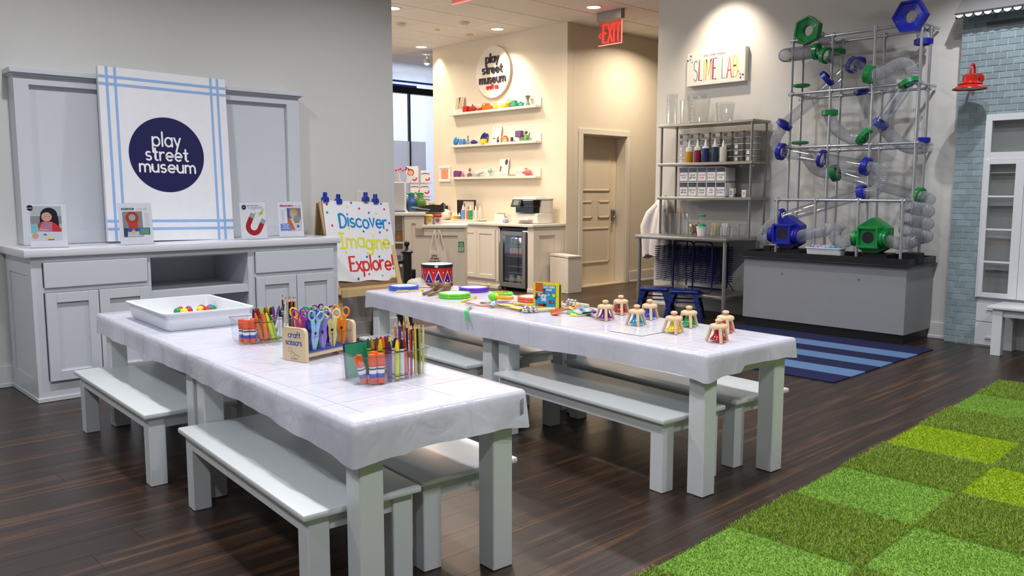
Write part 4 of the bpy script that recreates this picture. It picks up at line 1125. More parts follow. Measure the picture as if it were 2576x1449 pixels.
# panelled back board fixed on the wall above the worktop
t = thing('wall_panel', 'white framed wall panelling with a ledge above the sideboard', 'wall panel', (1.425, 6.25, .966))
PW2, PH = 2.05, 1.12
mb = MB(); mb.box(0, PW2, .032, .148, 0, PH); mb.build('backing', cab_m, t, smooth=0)
mb = MB(); mb.box(0, .088, 0, .032, 0, PH); mb.box(PW2 - .105, PW2, 0, .032, 0, PH); mb.box(.088, PW2 - .105, 0, .032, PH - .068, PH); mb.box(.088, PW2 - .105, 0, .032, 0, .082); mb.build('frame', cab_m, t, smooth=0)
mb = MB(); mb.box(-.026, PW2 + .026, -.040, .148, PH, PH + .034, .003); mb.box(-.012, PW2 + .012, -.020, .148, PH - .012, PH, .002); mb.build('ledge', cab_m, t, smooth=0)

# big square logo board leaning there
t = thing('logo_board', 'tall white board with navy play street museum circle and blue stripes', 'sign', (2.345, 6.060, .970))
t.rotation_euler = (R(-4.6), R(1.0), 0)
bw, bh = .450, 1.196
mb = MB(); mb.box(-bw, bw, 0, .038, 0, bh, .002); mb.build('board', M((226, 226, 232), .5), t)
sb = (142, 176, 222)
lay = []
for x in (-.395, -.340, .335, .385): lay.append((rect(x - .0095, x + .0095, 0.0, bh), sb))
for z in (.085, .140, bh - .118, bh - .068): lay.append((rect(-bw, bw, z - .0095, z + .0095), sb))
printed(t, 'stripes', lay, 0, .00015)
printed(t, 'circle', [(disc(-.014, .612, .266, 64), (22, 22, 78))], -.0016)
mb = MB(); mb.color((232, 234, 236))
for s_, z, xh, wd in (('play', .672, .062, .196), ('street', .571, .057, .298), ('museum', .487, .053, .392)): fit(mb, s_, -.016, z, xh, wd, .0125, -.0028)
mb.build('lettering', PRINT, t, smooth=0)

# acrylic stands with printed sheets
STANDCLEAR = clear_mat((253, 254, 255), .06, .012, .5)
def stand(label, x, y, rot, w, h, layers, words):
    t = thing('sign_stand', label, 'sign stand', (x, y, .966), rot, 'acrylic sign stands on the worktop')
    mb = MB(); mb.T = Matrix.Rotation(R(-5), 4, 'X'); mb.box(-w / 2, w / 2, -.003, 0, 0, h); mb.box(-w / 2, w / 2, .0022, .0042, 0, h); mb.T = Matrix(); mb.box(-w / 2, w / 2, -.055, .045, 0, .003); mb.build('acrylic_holder', STANDCLEAR, t)
    mb = MB(); mb.T = Matrix.Rotation(R(-5), 4, 'X'); mb.box(-w / 2 + .004, w / 2 - .004, .0004, .0016, .004, h - .004); mb.build('paper', M((242, 240, 246), .5), t)
    mb = MB(); mb.T = Matrix.Rotation(R(-5), 4, 'X')
    for i, (pts, c_) in enumerate(layers): mb.color(c_).flat(pts, .0002 - .00008 * i)
    for s_, xx, zz, sz, wd, c_, al in words: mb.color(c_); write(mb, s_, xx, zz, sz, wd, .0002 - .00008 * (len(layers) + 1), al)
    mb.build('printed_sheet', PRINT, t, smooth=0)
skin = (206, 160, 138); hair = (24, 22, 34)
girl = [(rect(-.098, .075, .045, .262), (196, 200, 204)), (rect(-.098, .075, .15, .20), (150, 152, 150)), (rect(-.098, .075, .045, .105), (220, 220, 230)),
 (disc(.005, .205, .048), hair), ([(-.045, .20), (.055, .20), (.062, .12), (.03, .10), (.02, .15), (-.03, .16), (-.048, .15)], hair), ([(-.062, .15), (-.02, .17), (.02, .165), (.055, .14), (.072, .115), (.07, .10), (-.07, .105)], (200, 48, 48)), ([(-.03, .165), (.022, .16), (.02, .105), (-.06, .105)], (176, 120, 150)),
 ([(-.095, .15), (-.06, .155), (-.055, .105), (-.075, .09), (-.098, .095)], (130, 190, 200)), (disc(-.008, .195, .029), skin), ([(-.05, .122), (.0, .116), (.0, .108), (-.05, .112)], skin), (disc(-.075, .075, .018), skin),
 (rect(-.02, .02, .055, .066), (226, 210, 90)), (rect(-.03, -.012, .078, .088), (120, 100, 160)), (rect(-.005, .03, .048, .053), (150, 40, 60)), (disc(-.098, .252, .018), (20, 20, 60)), ([(-.018, .199), (-.010, .199), (-.010, .197), (-.018, .197)], hair), ([(.002, .199), (.010, .199), (.010, .197), (.002, .197)], hair)]
stand('clear stand with a photo of a child drawing, at the left end of worktop', 1.478, 5.855, -18, .216, .28, girl, [('play street', -.098, .249, .003, .0012, (230, 230, 240), 'c')])
sci = [(rect(-.085, .045, .052, .222), (150, 146, 150)), (disc(-.022, .178, .043), (196, 60, 40)), (disc(-.022, .182, .022), (170, 184, 190)), (rect(-.05, .012, .105, .150), (188, 64, 44)), (disc(-.042, .10, .014), (70, 70, 180)), (disc(.004, .10, .014), (70, 70, 180)), ([(-.08, .115), (-.055, .11), (-.062, .055), (-.082, .055)], (40, 66, 110)), ([(-.058, .085), (.04, .09), (.04, .055), (-.058, .055)], (190, 196, 214)), (disc(-.02, .082, .014), (214, 190, 90)), (rect(.018, .09, .066, .112), (34, 110, 96))] + [(rect(.06, .088, .126 + .011 * k, .128 + .011 * k), (190, 186, 196)) for k in range(8)] + [(rect(.024, .082, .074 + .009 * k, .0765 + .009 * k), (210, 230, 224)) for k in range(4)]
stand('clear stand reading science, in front of the logo board', 1.995, 5.79, 3, .225, .28, sci, [('science', -.048, .234, .0105, .0036, (60, 110, 110), 'c'), ('play lab', .046, .2345, .008, .0012, (190, 186, 196), 'c')])
def horse():
    out = []; cx, cz = .0, .094
    th = R(28)
    def rt(x, z): return (cx + x * math.cos(th) + z * math.sin(th), cz - x * math.sin(th) + z * math.cos(th))
    return [( [rt(a, b) for a, b in arc(0, 0, .066, .066, 180, 360, 14) + [(.066, .05), (.028, .05)] + arc(0, 0, .028, .028, 360, 180, 10) + [(-.028, .05), (-.066, .05)]], (176, 28, 28)),
            ([rt(-.066, .05), rt(-.028, .05), rt(-.028, .085), rt(-.066, .085)], (170, 172, 178)), ([rt(.028, .05), rt(.066, .05), rt(.066, .085), rt(.028, .085)], (170, 172, 178))]
mag = horse() + [([(.034, .182), (.088, .228), (.072, .195), (.086, .196), (.030, .163), (.056, .187)], (170, 190, 40)), ([(.0, .19), (.03, .203), (.018, .185)], (180, 196, 60)), (disc(-.070, .238, .018, 20), (24, 26, 80))]
stand('clear stand with a red horseshoe magnet poster', 2.862, 5.85, 0, .216, .28, mag, [('Magnets', .02, .226, .013, .0018, (130, 130, 160), 'c'), ('play street museum', .0, .247, .0042, .0012, (60, 60, 80), 'c'), ('play', -.07, .236, .004, .0014, (200, 200, 220), 'c')])
dsc = [(rect(-.028, .088, .048, .226), (150, 130, 120)), (rect(-.028, -.008, .15, .226), (60, 100, 170)), (disc(.026, .185, .034), (190, 166, 130)), (disc(.020, .172, .022), (206, 164, 140)), ([(-.02, .13), (.03, .16), (.085, .14), (.088, .05), (.0, .05)], (200, 200, 206)), ([(-.026, .14), (-.005, .145), (.035, .055), (-.02, .055)], (206, 96, 50)), (disc(.05, .14, .030), (130, 150, 140)), ([(.03, .12), (.07, .125), (.07, .112), (.032, .108)], (200, 80, 60)), (disc(.058, .084, .012), (70, 110, 170)), ([(-.088, .106), (-.015, .108), (.005, .052), (-.088, .05)], (108, 136, 200))] + [(rect(-.078, -.05, .118 + .011 * k, .120 + .011 * k), (186, 184, 196)) for k in range(9)]
stand('clear stand reading discovery, at the right end of worktop', 3.208, 5.93, -3, .216, .28, dsc, [('discovery', -.03, .238, .0105, .0038, (196, 60, 70), 'c'), ('play lab', .058, .2385, .008, .0012, (200, 196, 200), 'c'), ('the tools', -.045, .094, .0052, .0014, (240, 240, 250), 'c'), ('system', -.045, .081, .0052, .0014, (240, 240, 250), 'c'), ('recreation', -.045, .067, .0052, .0014, (240, 240, 250), 'c')])
# white switch plate on the wall
mb = MB(); mb.box(4.10, 4.19, 6.394, 6.40, 1.205, 1.325, .003); o = mb.build('switch_plate', M((220, 218, 214), .4)); tag(o, 'white blank wall plate above the easel banner', 'switch plate')

# ---------------------------------------------------------------- easel with painted banner
pine = M((206, 178, 130), .5, noise=.08, nscale=22)
EX0, EX1 = 3.590, 4.255
t = thing('easel', 'wooden two sided easel standing before the end of the left wall', 'easel', ((EX0 + EX1) / 2, 6.17, 0))
hw = (EX1 - EX0) / 2
def bar(p0, p1, a, b):
    """Rectangular bar of section a x b between two points (b along X)."""
    mb = MB(); d = Vector(p1) - Vector(p0); n1 = Vector((1, 0, 0)); n2 = d.normalized().cross(n1)
    V = [[mb.v(Vector(p) + n1 * sx * b / 2 + n2 * sy * a / 2) for sx, sy in ((-1, -1), (1, -1), (1, 1), (-1, 1))] for p in (p0, p1)]
    mb.bridge(V[0], V[1]); mb._f(V[0][::-1]); mb._f(V[1]); return mb
for s_ in (-1, 1):
    bar((s_ * (hw - .02), -.38, 0), (s_ * (hw - .02), .0, 1.235), .022, .042).build('leg', pine, t, smooth=0)
    l = bar((s_ * (hw - .02), .20, 0.0), (s_ * (hw - .02), .03, 1.225), .022, .042).build('leg', M((150, 122, 84), .5, noise=.08), t, smooth=0)
    bar((s_ * (hw - .02), .203, 0.0), (s_ * (hw - .02), .198, .035), .026, .046).build('rubber_foot', M((26, 26, 28), .6), l, smooth=0)
mb = bar((0, -.178, .62), (0, .012, 1.22), .006, 2 * hw - .05); mb.build('chalk_panel', M((60, 66, 70), .6), t, smooth=0)
mb = bar((0, .105, .62), (0, .028, 1.215), .006, 2 * hw - .05); mb.build('back_panel', M((196, 168, 122), .6), t, smooth=0)
bar((0, -.215, .51), (0, -.190, .585), .012, 2 * hw - .02).build('dark_rail', M((128, 98, 66), .5, noise=.08), t, smooth=0)
mb = MB(); mb.box(-hw, hw, -.32, -.235, .478, .488); mb.box(-hw, hw, -.332, -.320, .462, .525); mb.box(-hw, hw, -.245, -.233, .47, .53); mb.build('paint_tray', pine, t, smooth=0)
mb = bar((0, -.012, 1.19), (0, .004, 1.235), .016, 2 * hw); mb.build('top_rail', pine, t, smooth=0)

# paper banner hung over the front
bt = thing('banner', 'white paper banner painted Discover Imagine Explore with dots', 'banner', ((EX0 + EX1) / 2 + .012, 6.150, 1.232))
bt.rotation_euler = (R(-15.0), R(2.2), 0)
BWd, BHt = .330, .69
mb = MB(); nx, nz = 24, 24
def bp(i, j):
    x = -BWd + 2 * BWd * i / nx; z = -BHt * j / nz
    return (x + .012 * (j / nz) * (x / BWd) * .3, -.010 - .0004 * math.sin(i * .9 + j * .35) - .006 * max(0, (j - 22) / 2) * math.sin(i * .5), z + .006 * math.sin(i * .6) * (j == nz))
gridv = [[mb.v(bp(i, j)) for j in range(nz + 1)] for i in range(nx + 1)]
for i in range(nx):
    for j in range(nz): mb._f([gridv[i][j], gridv[i + 1][j], gridv[i + 1][j + 1], gridv[i][j + 1]])
mb.build('paper', M((222, 222, 228), .6, noise=.02, nscale=6, bump=.25, bscale=9), bt, smooth=80)
def dotxy(px, pz): return (-BWd + 2 * BWd * px, -BHt * pz)
mb = MB(); yb = -.0112
mb.color((20, 130, 196)); write(mb, 'Discover', .045, -.225, .072, .017, yb, sx=.78, gap=.30, slope=-.02, wob=.12)
mb.color((216, 214, 40)); write(mb, 'Imagine', .035, -.405, .078, .016, yb, sx=.80, gap=.30, slope=-.02, wob=.12)
mb.color((204, 48, 48)); write(mb, 'Explore!', .075, -.595, .076, .017, yb, sx=.78, gap=.27, slope=.0, wob=.10)
mb.build('painted_words', PRINT, bt, smooth=0)
mb = MB()
rd, bl_, ye = (196, 44, 60), (30, 110, 180), (224, 214, 50)
for px, pz, c_ in ((.06, .05, rd), (.42, .02, bl_), (.64, .02, ye), (.88, .02, bl_), (.35, .08, ye), (.53, .09, rd), (.92, .09, rd), (.05, .15, bl_), (.67, .14, bl_), (.78, .15, ye), (.97, .27, bl_), (.10, .31, rd), (.34, .35, ye), (.92, .36, rd), (.55, .38, bl_), (.80, .39, bl_), (.06, .60, bl_), (.25, .64, ye), (.66, .60, rd), (.05, .80, bl_), (.55, .70, bl_), (.74, .70, bl_), (.97, .57, ye), (.15, .95, bl_), (.38, .97, bl_), (.55, .92, rd), (.66, .88, ye), (.75, .95, bl_), (.90, .96, ye), (.97, .80, rd)):
    x, z = dotxy(px, pz); mb.color(c_); mb.flat(disc(x, z, .0105, 12), yb + .0006)
stuff(mb.build('painted_dots', PRINT, bt, smooth=0))
def clip(px, label, dz):
    t = thing('binder_clip', label, 'clip', ((EX0 + EX1) / 2 + .008 - BWd + 2 * BWd * px, 6.148, 1.247 + dz), 0, 'blue binder clips on the easel'); m = M((32, 52, 160), .35)
    mb = MB(); mb.prism([(-.024, -.030), (.024, -.030), (.024, .0), (.016, .012), (-.016, .012), (-.024, 0)], -.026, .022); mb.build('jaw', m, t)
    for y in (-.020, .014):
        mb = MB(); mb.prism([(-.008, .008), (.008, .008), (.010, .030), (.008, .048), (0, .053), (-.008, .048), (-.010, .030)], y - .002, y + .002); mb.build('handle', m, t)
clip(.055, 'blue binder clip at the left end of the easel top', .016); clip(.245, 'blue binder clip second from left on the easel top', 0); clip(.655, 'blue binder clip third from left on the easel top', .016); clip(.805, 'blue binder clip at the right of the easel top', 0)

# ---------------------------------------------------------------- black gate behind the wall end
gm_ = M((26, 26, 30), .45)
t = thing('gate', 'black metal gate post with ball finial beside the wall end', 'gate', (4.835, 6.66, 0))
mb = MB(); mb.cyl((0, 0, 0), (0, 0, .72), .045, n=20); mb.cyl((0, 0, 0), (0, 0, .03), .06, n=20); mb.build('post', gm_, t)
mb = MB(); mb.lathe([(0, .72), (.058, .72), (.062, .735), (.048, .748), (.03, .752), (.016, .765), (.014, .785), (.02, .792)], 20); mb.sphere((0, 0, .812), .029, 14, 10); mb.build('finial', gm_, t)
mb = MB(); mb.box(.02, .095, -.02, .02, .465, .56, .012, 2); mb.build('latch', gm_, t)
mb = MB(); mb.box(-1.3, -.02, -.014, .014, .618, .65); mb.box(-1.3, -.02, -.014, .014, .09, .12); mb.build('rail', gm_, t)
for k in range(9):
    mb = MB(); mb.cyl((-.10 - .13 * k, 0, .12), (-.10 - .13 * k, 0, .62), .008, n=8); mb.build('bar', gm_, t)
mb = MB(); mb.box(-.11, -.06, -.02, .02, .02, .10); mb.box(-.12, .0, -.02, .02, .10, .115); mb.build('hinge', gm_, t)
# ---------------------------------------------------------------- slime lab station on the right wall (local X = along -Y, local -Y = into the room)
ss = M((168, 166, 160), .30, .85, noise=.05)
sst = M((150, 146, 138), .34, .85, noise=.05)
def RW(x, y, z): return (x, y, z)          # world point
t = thing('steel_table', 'stainless steel work table under the slime lab sign', 'table', (7.54, 5.145, 0), -90)
hw, hd = .575, .345
mb = MB(); mb.box(-hw, hw, -hd, hd, .815, .855, .008, 2); mb.build('tabletop', ss, t)
mb = MB(); mb.box(-hw + .03, hw - .03, -hd + .03, hd - .03, .235, .265, .004); mb.build('lower_shelf', ss, t)
l0 = None
for sx in (-1, 1):
    for sy in (-1, 1):
        q = (sx * (hw - .04), sy * (hd - .04), 0)
        if l0 is None:
            mb = MB(); mb.cyl((0, 0, .03), (0, 0, .82), .020, n=16); mb.cyl((0, 0, 0), (0, 0, .05), .014, .02, n=12); mb.cyl((0, 0, .228), (0, 0, .275), .026, n=16); l0 = mb.build('leg', ss, t); l0.location = q
        else: again(l0, t, q)
t = thing('steel_shelf', 'open steel shelf unit with three tiers on the steel table', 'shelf', (7.70, 5.10, .856), -90)
sw, sd = .585, .168
for z in (.404, .768, 1.185):
    mb = MB(); mb.box(-sw, sw, -sd, sd, z - .030, z, .005); mb.build('tier', sst, t)
l0 = None
for sx in (-1, 1):
    for sy in (-1, 1):
        q = (sx * (sw - .03), sy * (sd - .03), 0)
        if l0 is None:
            mb = MB(); mb.cyl((0, 0, 0), (0, 0, 1.16), .0135, n=12); l0 = mb.build('post', sst, t); l0.location = q
        else: again(l0, t, q)

# sign box on the wall
t = thing('slime_lab_sign', 'white box sign reading SLIME LAB on the right wall', 'sign', (7.832, 5.175, 2.642), -90)
mb = MB(); mb.box(-.362, .362, 0, .066, -.178, .178, .003); mb.build('box', M((236, 232, 226), .4), t)
mb = MB()
cs = [(104, 160, 180), (176, 50, 90), (196, 204, 110), (236, 180, 100), (150, 44, 120), (150, 176, 200), (212, 60, 110), (220, 216, 90)]
fit(mb, 'SL|ME LAB', 0, -.125, .134, .54, .0115, -.0012, colors=cs, gap=.42)
mb.color((150, 140, 150)); fit(mb, 'play street museum', -.01, .122, .018, .26, .0036, -.0012, gap=.3)
for cx, cz in ((-.318, .108), (.305, -.105)):
    sg = 1 if cx < 0 else -1
    for dx, dz, r_, c_ in ((0, 0, .012, (140, 176, 190)), (-.034 * sg, -.008, .0105, (90, 60, 100)), (.006, .036 * sg, .010, (90, 60, 100)), (.022 * sg, -.03 * sg, .010, (150, 160, 180))):
        mb.color(c_); mb.flat(disc(cx + dx, cz + dz, r_, 14), -.001)
    mb.color((170, 180, 190)); stroke(mb, [(cx, cz), (cx - .034 * sg, cz - .008)], .003, -.0008, 0); stroke(mb, [(cx, cz), (cx + .006, cz + .036 * sg)], .003, -.0008, 0)
mb.build('lettering', PRINT, t, smooth=0)

# glassware on top
glass = clear_mat((252, 253, 253), .05, .06, .6)
mark = M((196, 110, 100), .5)
def beaker(label, x, y, z, r, h, taper=1.0, marks=True, cat='beaker', name='beaker', group=None):
    t = thing(name, label, cat, (x, y, z), -90, group)
    mb = MB(); mb.lathe([(0, .002), (r * .96 * taper, .0), (r * taper, .008), (r, h - .01), (r * 1.06, h), (r - .004, h - .006), (r * taper - .004, .010), (0, .008)], 24); mb.build('cup', glass, t)
    if marks:
        mb = MB()
        for k in range(6):
            a = -PI / 2 - .25; zz = h * (.15 + .12 * k); w = .35 if k % 2 else .22; rr_ = r * taper + (r - r * taper) * (.15 + .12 * k) + .0008
            p = [(rr_ * math.cos(a + w * s_), rr_ * math.sin(a + w * s_)) for s_ in (0, .5, 1)]
            for (xa, ya), (xb, yb) in zip(p, p[1:]): mb.poly([(xa, ya, zz), (xb, yb, zz), (xb, yb, zz + .004), (xa, ya, zz + .004)])
        mb.build('scale_marks', mark, t, smooth=0)
    return t
zt = .856 + 1.186
beaker('tall clear measuring cylinder at the left end of the top shelf', 7.68, 5.615, zt, .060, .34)
beaker('clear measuring jug beside the tall cylinder on the top shelf', 7.72, 5.455, zt, .068, .26, .9, False)
beaker('large clear beaker in the middle of the top shelf', 7.68, 5.265, zt, .125, .30, .80)
beaker('medium clear beaker right of the large one on the top shelf', 7.68, 4.94, zt, .098, .19, .85)
# clear bins and dye bottles on the second tier
z2 = .856 + .769
binm = clear_mat((250, 248, 244), .12, .12, .5)
colw = ['first', 'second', 'third', 'fourth', 'fifth', 'sixth', 'seventh']; roww = ['bottom', 'second', 'third', 'fourth', 'top']
for ci in range(7):
    yc = 5.47 - .138 * ci
    for ri in range(5):
        t = thing('clear_bin', f'small clear storage bin, {colw[ci]} column from left, {roww[ri]} row of the steel shelf', 'bin', (7.765, yc, z2 + .0645 * ri), -90, 'small clear bins stacked on the steel shelf')
        mb = MB(); mb.box(-.052, .052, -.07, .06, .002, .050); mb.build('tub', binm, t)
        mb = MB(); mb.box(-.053, .053, -.074, .062, .051, .060, .002); mb.build('lid', M((226, 222, 214), .4), t)
        if ri != 2 or ci in (0, 4, 5):
            mb = MB(); mb.box(-.040, -.004, -.0725, -.0705, .010, .046); mb.build('paper_label', M((128, 128, 134) if ri >= 3 else (232, 230, 226), .6), t)
def bottle(label, x, y, z, r, h, col, fill=1.0, group=None, name='squeeze_bottle', body=(236, 234, 230), tipc=(240, 238, 232)):
    t = thing(name, label, 'bottle', (x, y, z), -90, group)
    s_ = h * .68
    mb = MB(); mb.lathe([(0, 0), (r * .94, 0), (r, .006), (r, s_ * fill), (0, s_ * fill)], 18); mb.build('dye', M(col, .35), t)
    mb = MB()
    if fill < 1: mb.lathe([(r, s_ * fill), (r, s_ - .008)], 18)
    mb.lathe([(r, s_ - .008), (r * .85, s_), (r * .42, s_ + .006), (r * .42, s_ + .014)], 18); mb.build('shoulder', M(body, .35), t)
    mb = MB(); mb.lathe([(r * .46, s_ + .014), (r * .44, s_ + .024), (r * .14, h), (0, h)], 14); mb.build('nozzle', M(tipc, .4), t)
    return t
for y, c_, f, nm in ((5.325, (206, 148, 30), .72, 'amber'), (5.218, (140, 34, 70), .78, 'crimson'), (5.118, (34, 54, 104), .88, 'navy blue'), (5.003, (46, 62, 84), .95, 'slate blue')):
    bottle(f'{nm} filled squeeze bottle on the second tier of the steel shelf', 7.61, y, z2, .037, .245, c_, f, 'dye bottles on the steel shelf')
bottle('plain white squeeze bottle right of the slate blue one', 7.63, 4.915, z2, .038, .225, (222, 218, 210), 1.0)
# drawer organiser on the third tier
z3 = .856 + .405
t = thing('drawer_organizer', 'white organiser of ten small labelled drawers on the steel shelf', 'organizer', (7.68, 5.145, z3), -90)
wh = M((236, 234, 236), .35)
mb = MB(); ow, oh = .292, .315
mb.box(-ow, ow, .085, .09, 0, oh); mb.box(-ow, ow, -.09, .09, oh - .007, oh); mb.box(-ow, ow, -.09, .09, 0, .007); mb.box(-ow, ow, -.09, .09, oh / 2 - .004, oh / 2 + .004)
for k in range(6): mb.box(-ow + (2 * ow - .006) * k / 5, -ow + (2 * ow - .006) * k / 5 + .006, -.09, .085, 0, oh)
mb.build('case', wh, t, smooth=0)
words = [[('clear', 'slime', (60, 50, 110)), ('glitter', 'fun', (90, 130, 70)), ('base', 'color', (90, 70, 150)), ('jelly', 'mix', (70, 130, 160)), ('sparkle', 'stars', (80, 90, 170))],
         [('extra', 'mini', (110, 90, 160)), ('clear', 'glitter', (70, 90, 100)), ('confetti', 'pop', (206, 80, 120)), ('foam', 'beads', (150, 180, 180)), ('metallic', 'mix', (130, 90, 60))]]
dglass = clear_mat((240, 242, 248), .1, .1, .5)
for ri in range(2):
    for ci in range(5):
        x0 = -ow + .0075 + (2 * ow - .006) * ci / 5; x1 = x0 + (2 * ow - .006) / 5 - .0085; zb = .009 + ri * oh / 2; zt_ = zb + oh / 2 - .018
        mb = MB(); mb.box(x0, x1, -.086, .08, zb, zt_, .002); d = mb.build('drawer', dglass, t, smooth=0)
        mb = MB(); mb.box(x0 + .006, x1 - .006, -.089, -.0865, zb + .004, zb + .095); lb = mb.build('drawer_label', M((238, 234, 232), .5), d, smooth=0)
        w1, w2, c_ = words[ri][ci]
        mb = MB(); mb.color(c_); xm = (x0 + x1) / 2
        for s_, zz in ((w1, zb + .058), (w2, zb + .030)): sz = min(.015, .088 / text_width(s_, .3)); write(mb, s_, xm, zz, sz, sz * .24, -.0895, gap=.3)
        mb.build('lettering', PRINT, d, smooth=0)
def small_box(label, y, w, h, col, wc):
    t = thing('small_box', label, 'box', (7.66, y, z3), -90)
    mb = MB(); mb.box(-w / 2, w / 2, -.02, .03, 0, h, .002); mb.build('carton', M((236, 234, 230), .5), t)
    mb = MB(); mb.color(wc)
    for k in range(3): mb.flat(rect(-w * .3, w * .3, h * (.30 + .17 * k), h * (.37 + .17 * k)), -.0206)
    mb.build('label_print', PRINT, t, smooth=0)
small_box('little white carton right of the drawer organiser', 4.815, .052, .090, (1, 1, 1), (90, 80, 140))
small_box('little white carton farther right on the third tier', 4.665, .048, .074, (1, 1, 1), (190, 120, 130))
for lb, y in (('small black cap lying between the two little cartons', 4.755), ('small dark cap standing left of the right carton', 4.722)):
    mb = MB(); mb.lathe([(0, 0), (.017, 0), (.017, .03), (.008, .038), (0, .038)], 12); o = mb.build('bottle_cap', M((36, 36, 44), .4)); o.location = (7.64, y, z3); tag(o, lb, 'cap')
# things on the steel worktop
zw = .8562
beaker('tall clear beaker at the left of the steel worktop', 7.55, 5.47, zw, .046, .23, 1, True)
beaker('wide clear beaker second from left on the steel worktop', 7.52, 5.32, zw, .064, .235, 1, True)
t = thing('candy_jar', 'clear jar of red and green beads behind the white tub', 'jar', (7.60, 5.23, zw), -90)
mb = MB(); mb.lathe([(0, 0), (.062, 0), (.066, .01), (.066, .12), (.058, .135), (.054, .13), (.062, .115), (.062, .008), (0, .006)], 20); mb.build('glass', glass, t)
mb = MB(); rn = random.Random(2)
for k in range(60):
    a = rn.uniform(0, 6.28); q = .048 * math.sqrt(rn.random()); mb.color(rn.choice([(170, 60, 50), (190, 120, 50), (90, 120, 60), (160, 150, 130)])); mb.sphere((q * math.cos(a), q * math.sin(a), .012 + rn.random() * .10), .011, 6, 4)
stuff(mb.build('beads', PRINT, t))
t = thing('white_tub', 'white tub with green lid and tall green topped wand', 'tub', (7.48, 5.055, zw), -90)
mb = MB(); mb.lathe([(0, 0), (.042, 0), (.056, .088), (.060, .090), (.060, .096), (.050, .096), (0, .094)], 22); mb.build('cup', M((236, 238, 238), .4), t)
grn = M((16, 130, 92), .4)
mb = MB(); mb.lathe([(.050, .096), (.046, .112), (.022, .126), (0, .128)], 20); mb.build('lid', grn, t)
mb = MB(); mb.cyl((.0, 0, .126), (.0, 0, .205), .022, n=14); mb.build('clear_neck', glass, t)
mb = MB(); mb.box(-.042, .042, -.014, .014, .200, .226, .008, 2); mb.build('green_top', grn, t)
def sticks(lb, y, n, col):
    t = beaker(lb, 7.52, y, zw, .056, .105, 1, False, 'cup', 'clear_cup')
    rn = random.Random(n)
    for k in range(n):
        a = rn.uniform(0, 6.28); mb = MB(); d = Vector((math.cos(a) * .03, math.sin(a) * .03, .135)); mb.cyl((math.cos(a) * .012, math.sin(a) * .012, .01), d, .005, n=6); mb.build('wooden_stick', M(col, .6), t)
sticks('clear cup of pale wooden sticks right of the white tub', 4.92, 9, (208, 188, 140))
sticks('clear cup of white scoops right of the wooden sticks', 4.80, 6, (226, 222, 230))
beaker('small clear flask at the right of the steel worktop', 7.52, 4.685, zw, .040, .10, 1.2, False)
beaker('short clear beaker at the right end of the steel worktop', 7.55, 4.635, zw, .055, .12, 1, True) if False else None
beaker('short clear beaker at the far right end of the steel worktop', 7.66, 4.66, zw, .055, .125, 1, True)

# navy stools pushed half under the table
navy = M((20, 42, 110), .22, .35)
def stool(x, y, rot, lb):
    t = thing('metal_stool', lb, 'stool', (x, y, 0), rot, 'navy metal stools')
    s_, H = .148, .315
    mb = MB(); mb.box(-s_, s_, -s_, s_, H - .035, H, .012, 3); mb.build('seat', navy, t)
    mb = MB()
    for a, b in (((-1, -1), (1, -1)), ((1, -1), (1, 1)), ((1, 1), (-1, 1)), ((-1, 1), (-1, -1))):
        p = Vector((a[0] * .155, a[1] * .155, .20)); q = Vector((b[0] * .155, b[1] * .155, .20)); mb.tube([p, q], .007, 6)
    mb.build('brace', navy, t)
    for sx in (-1, 1):
        for sy in (-1, 1):
            mb = MB(); A, B = .137, .198
            top = [(sx * (A - .03), sy * A, H - .02), (sx * A, sy * A, H - .02), (sx * A, sy * (A - .03), H - .02)]
            def lv(k, z, wd): c_ = A + (B - A) * k; return [mb.v((sx * (c_ - wd), sy * c_, z)), mb.v((sx * c_, sy * c_, z)), mb.v((sx * c_, sy * (c_ - wd), z)), mb.v((sx * (c_ - wd * .75), sy * (c_ - wd * .75), z))]
            Ls = [lv(0, H - .02, .06), lv(.35, H * .62, .042), lv(1, 0, .03)]
            for a, b in zip(Ls, Ls[1:]): mb.bridge(a, b)
            mb._f(Ls[0]); mb._f(Ls[-1]); mb.build('leg', navy, t)
stool(7.135, 5.375, -62, 'navy metal stool on the left, partly under the steel table')
stool(7.16, 5.02, -62, 'navy metal stool on the right, nearer the grey counter')

# navy wire drying rack on the lower shelf
t = thing('drying_rack', 'navy wire drying rack with many trays under the steel table', 'drying rack', (7.535, 5.185, .266), -90)
wm = M((20, 30, 84), .35, .3)
for x in (-.17, .03, .345):
    for y in (-.14, .14):
        pass
def hoop(x0, x1, y):
    mb = MB(); z1 = .535
    mb.tube([(x0, y, .02), (x0, y, z1 - .04), (x0 + .012, y, z1 - .012), (x0 + .04, y, z1), (x1 - .04, y, z1), (x1 - .012, y, z1 - .012), (x1, y, z1 - .04), (x1, y, .04), (x1 - .02, y, .014), (x1 - .05, y, .008), (x0 + .03, y, .008)], .0085, 8); mb.build('frame', wm, t)
hoop(-.125, .125, -.19); hoop(.125, .36, -.19); hoop(-.22, .30, .19)
for k in range(17):
    z = .10 + .0225 * k
    mb = MB(); x0, x1 = -.375, .375
    mb.tube([(x0, -.18, z), (x1, -.18, z), (x1, .18, z + .006), (x0, .18, z + .006)], .0036, 4, closed=True)
    for j in range(3): mb.tube([(x0, -.09 + .09 * j, z + .002), (x1, -.09 + .09 * j, z + .002)], .0026, 4)
    for j in range(1, 8): mb.tube([(x0 + .094 * j, -.18, z), (x0 + .094 * j, .18, z + .006)], .0022, 4)
    mb.build('wire_tray', wm, t)

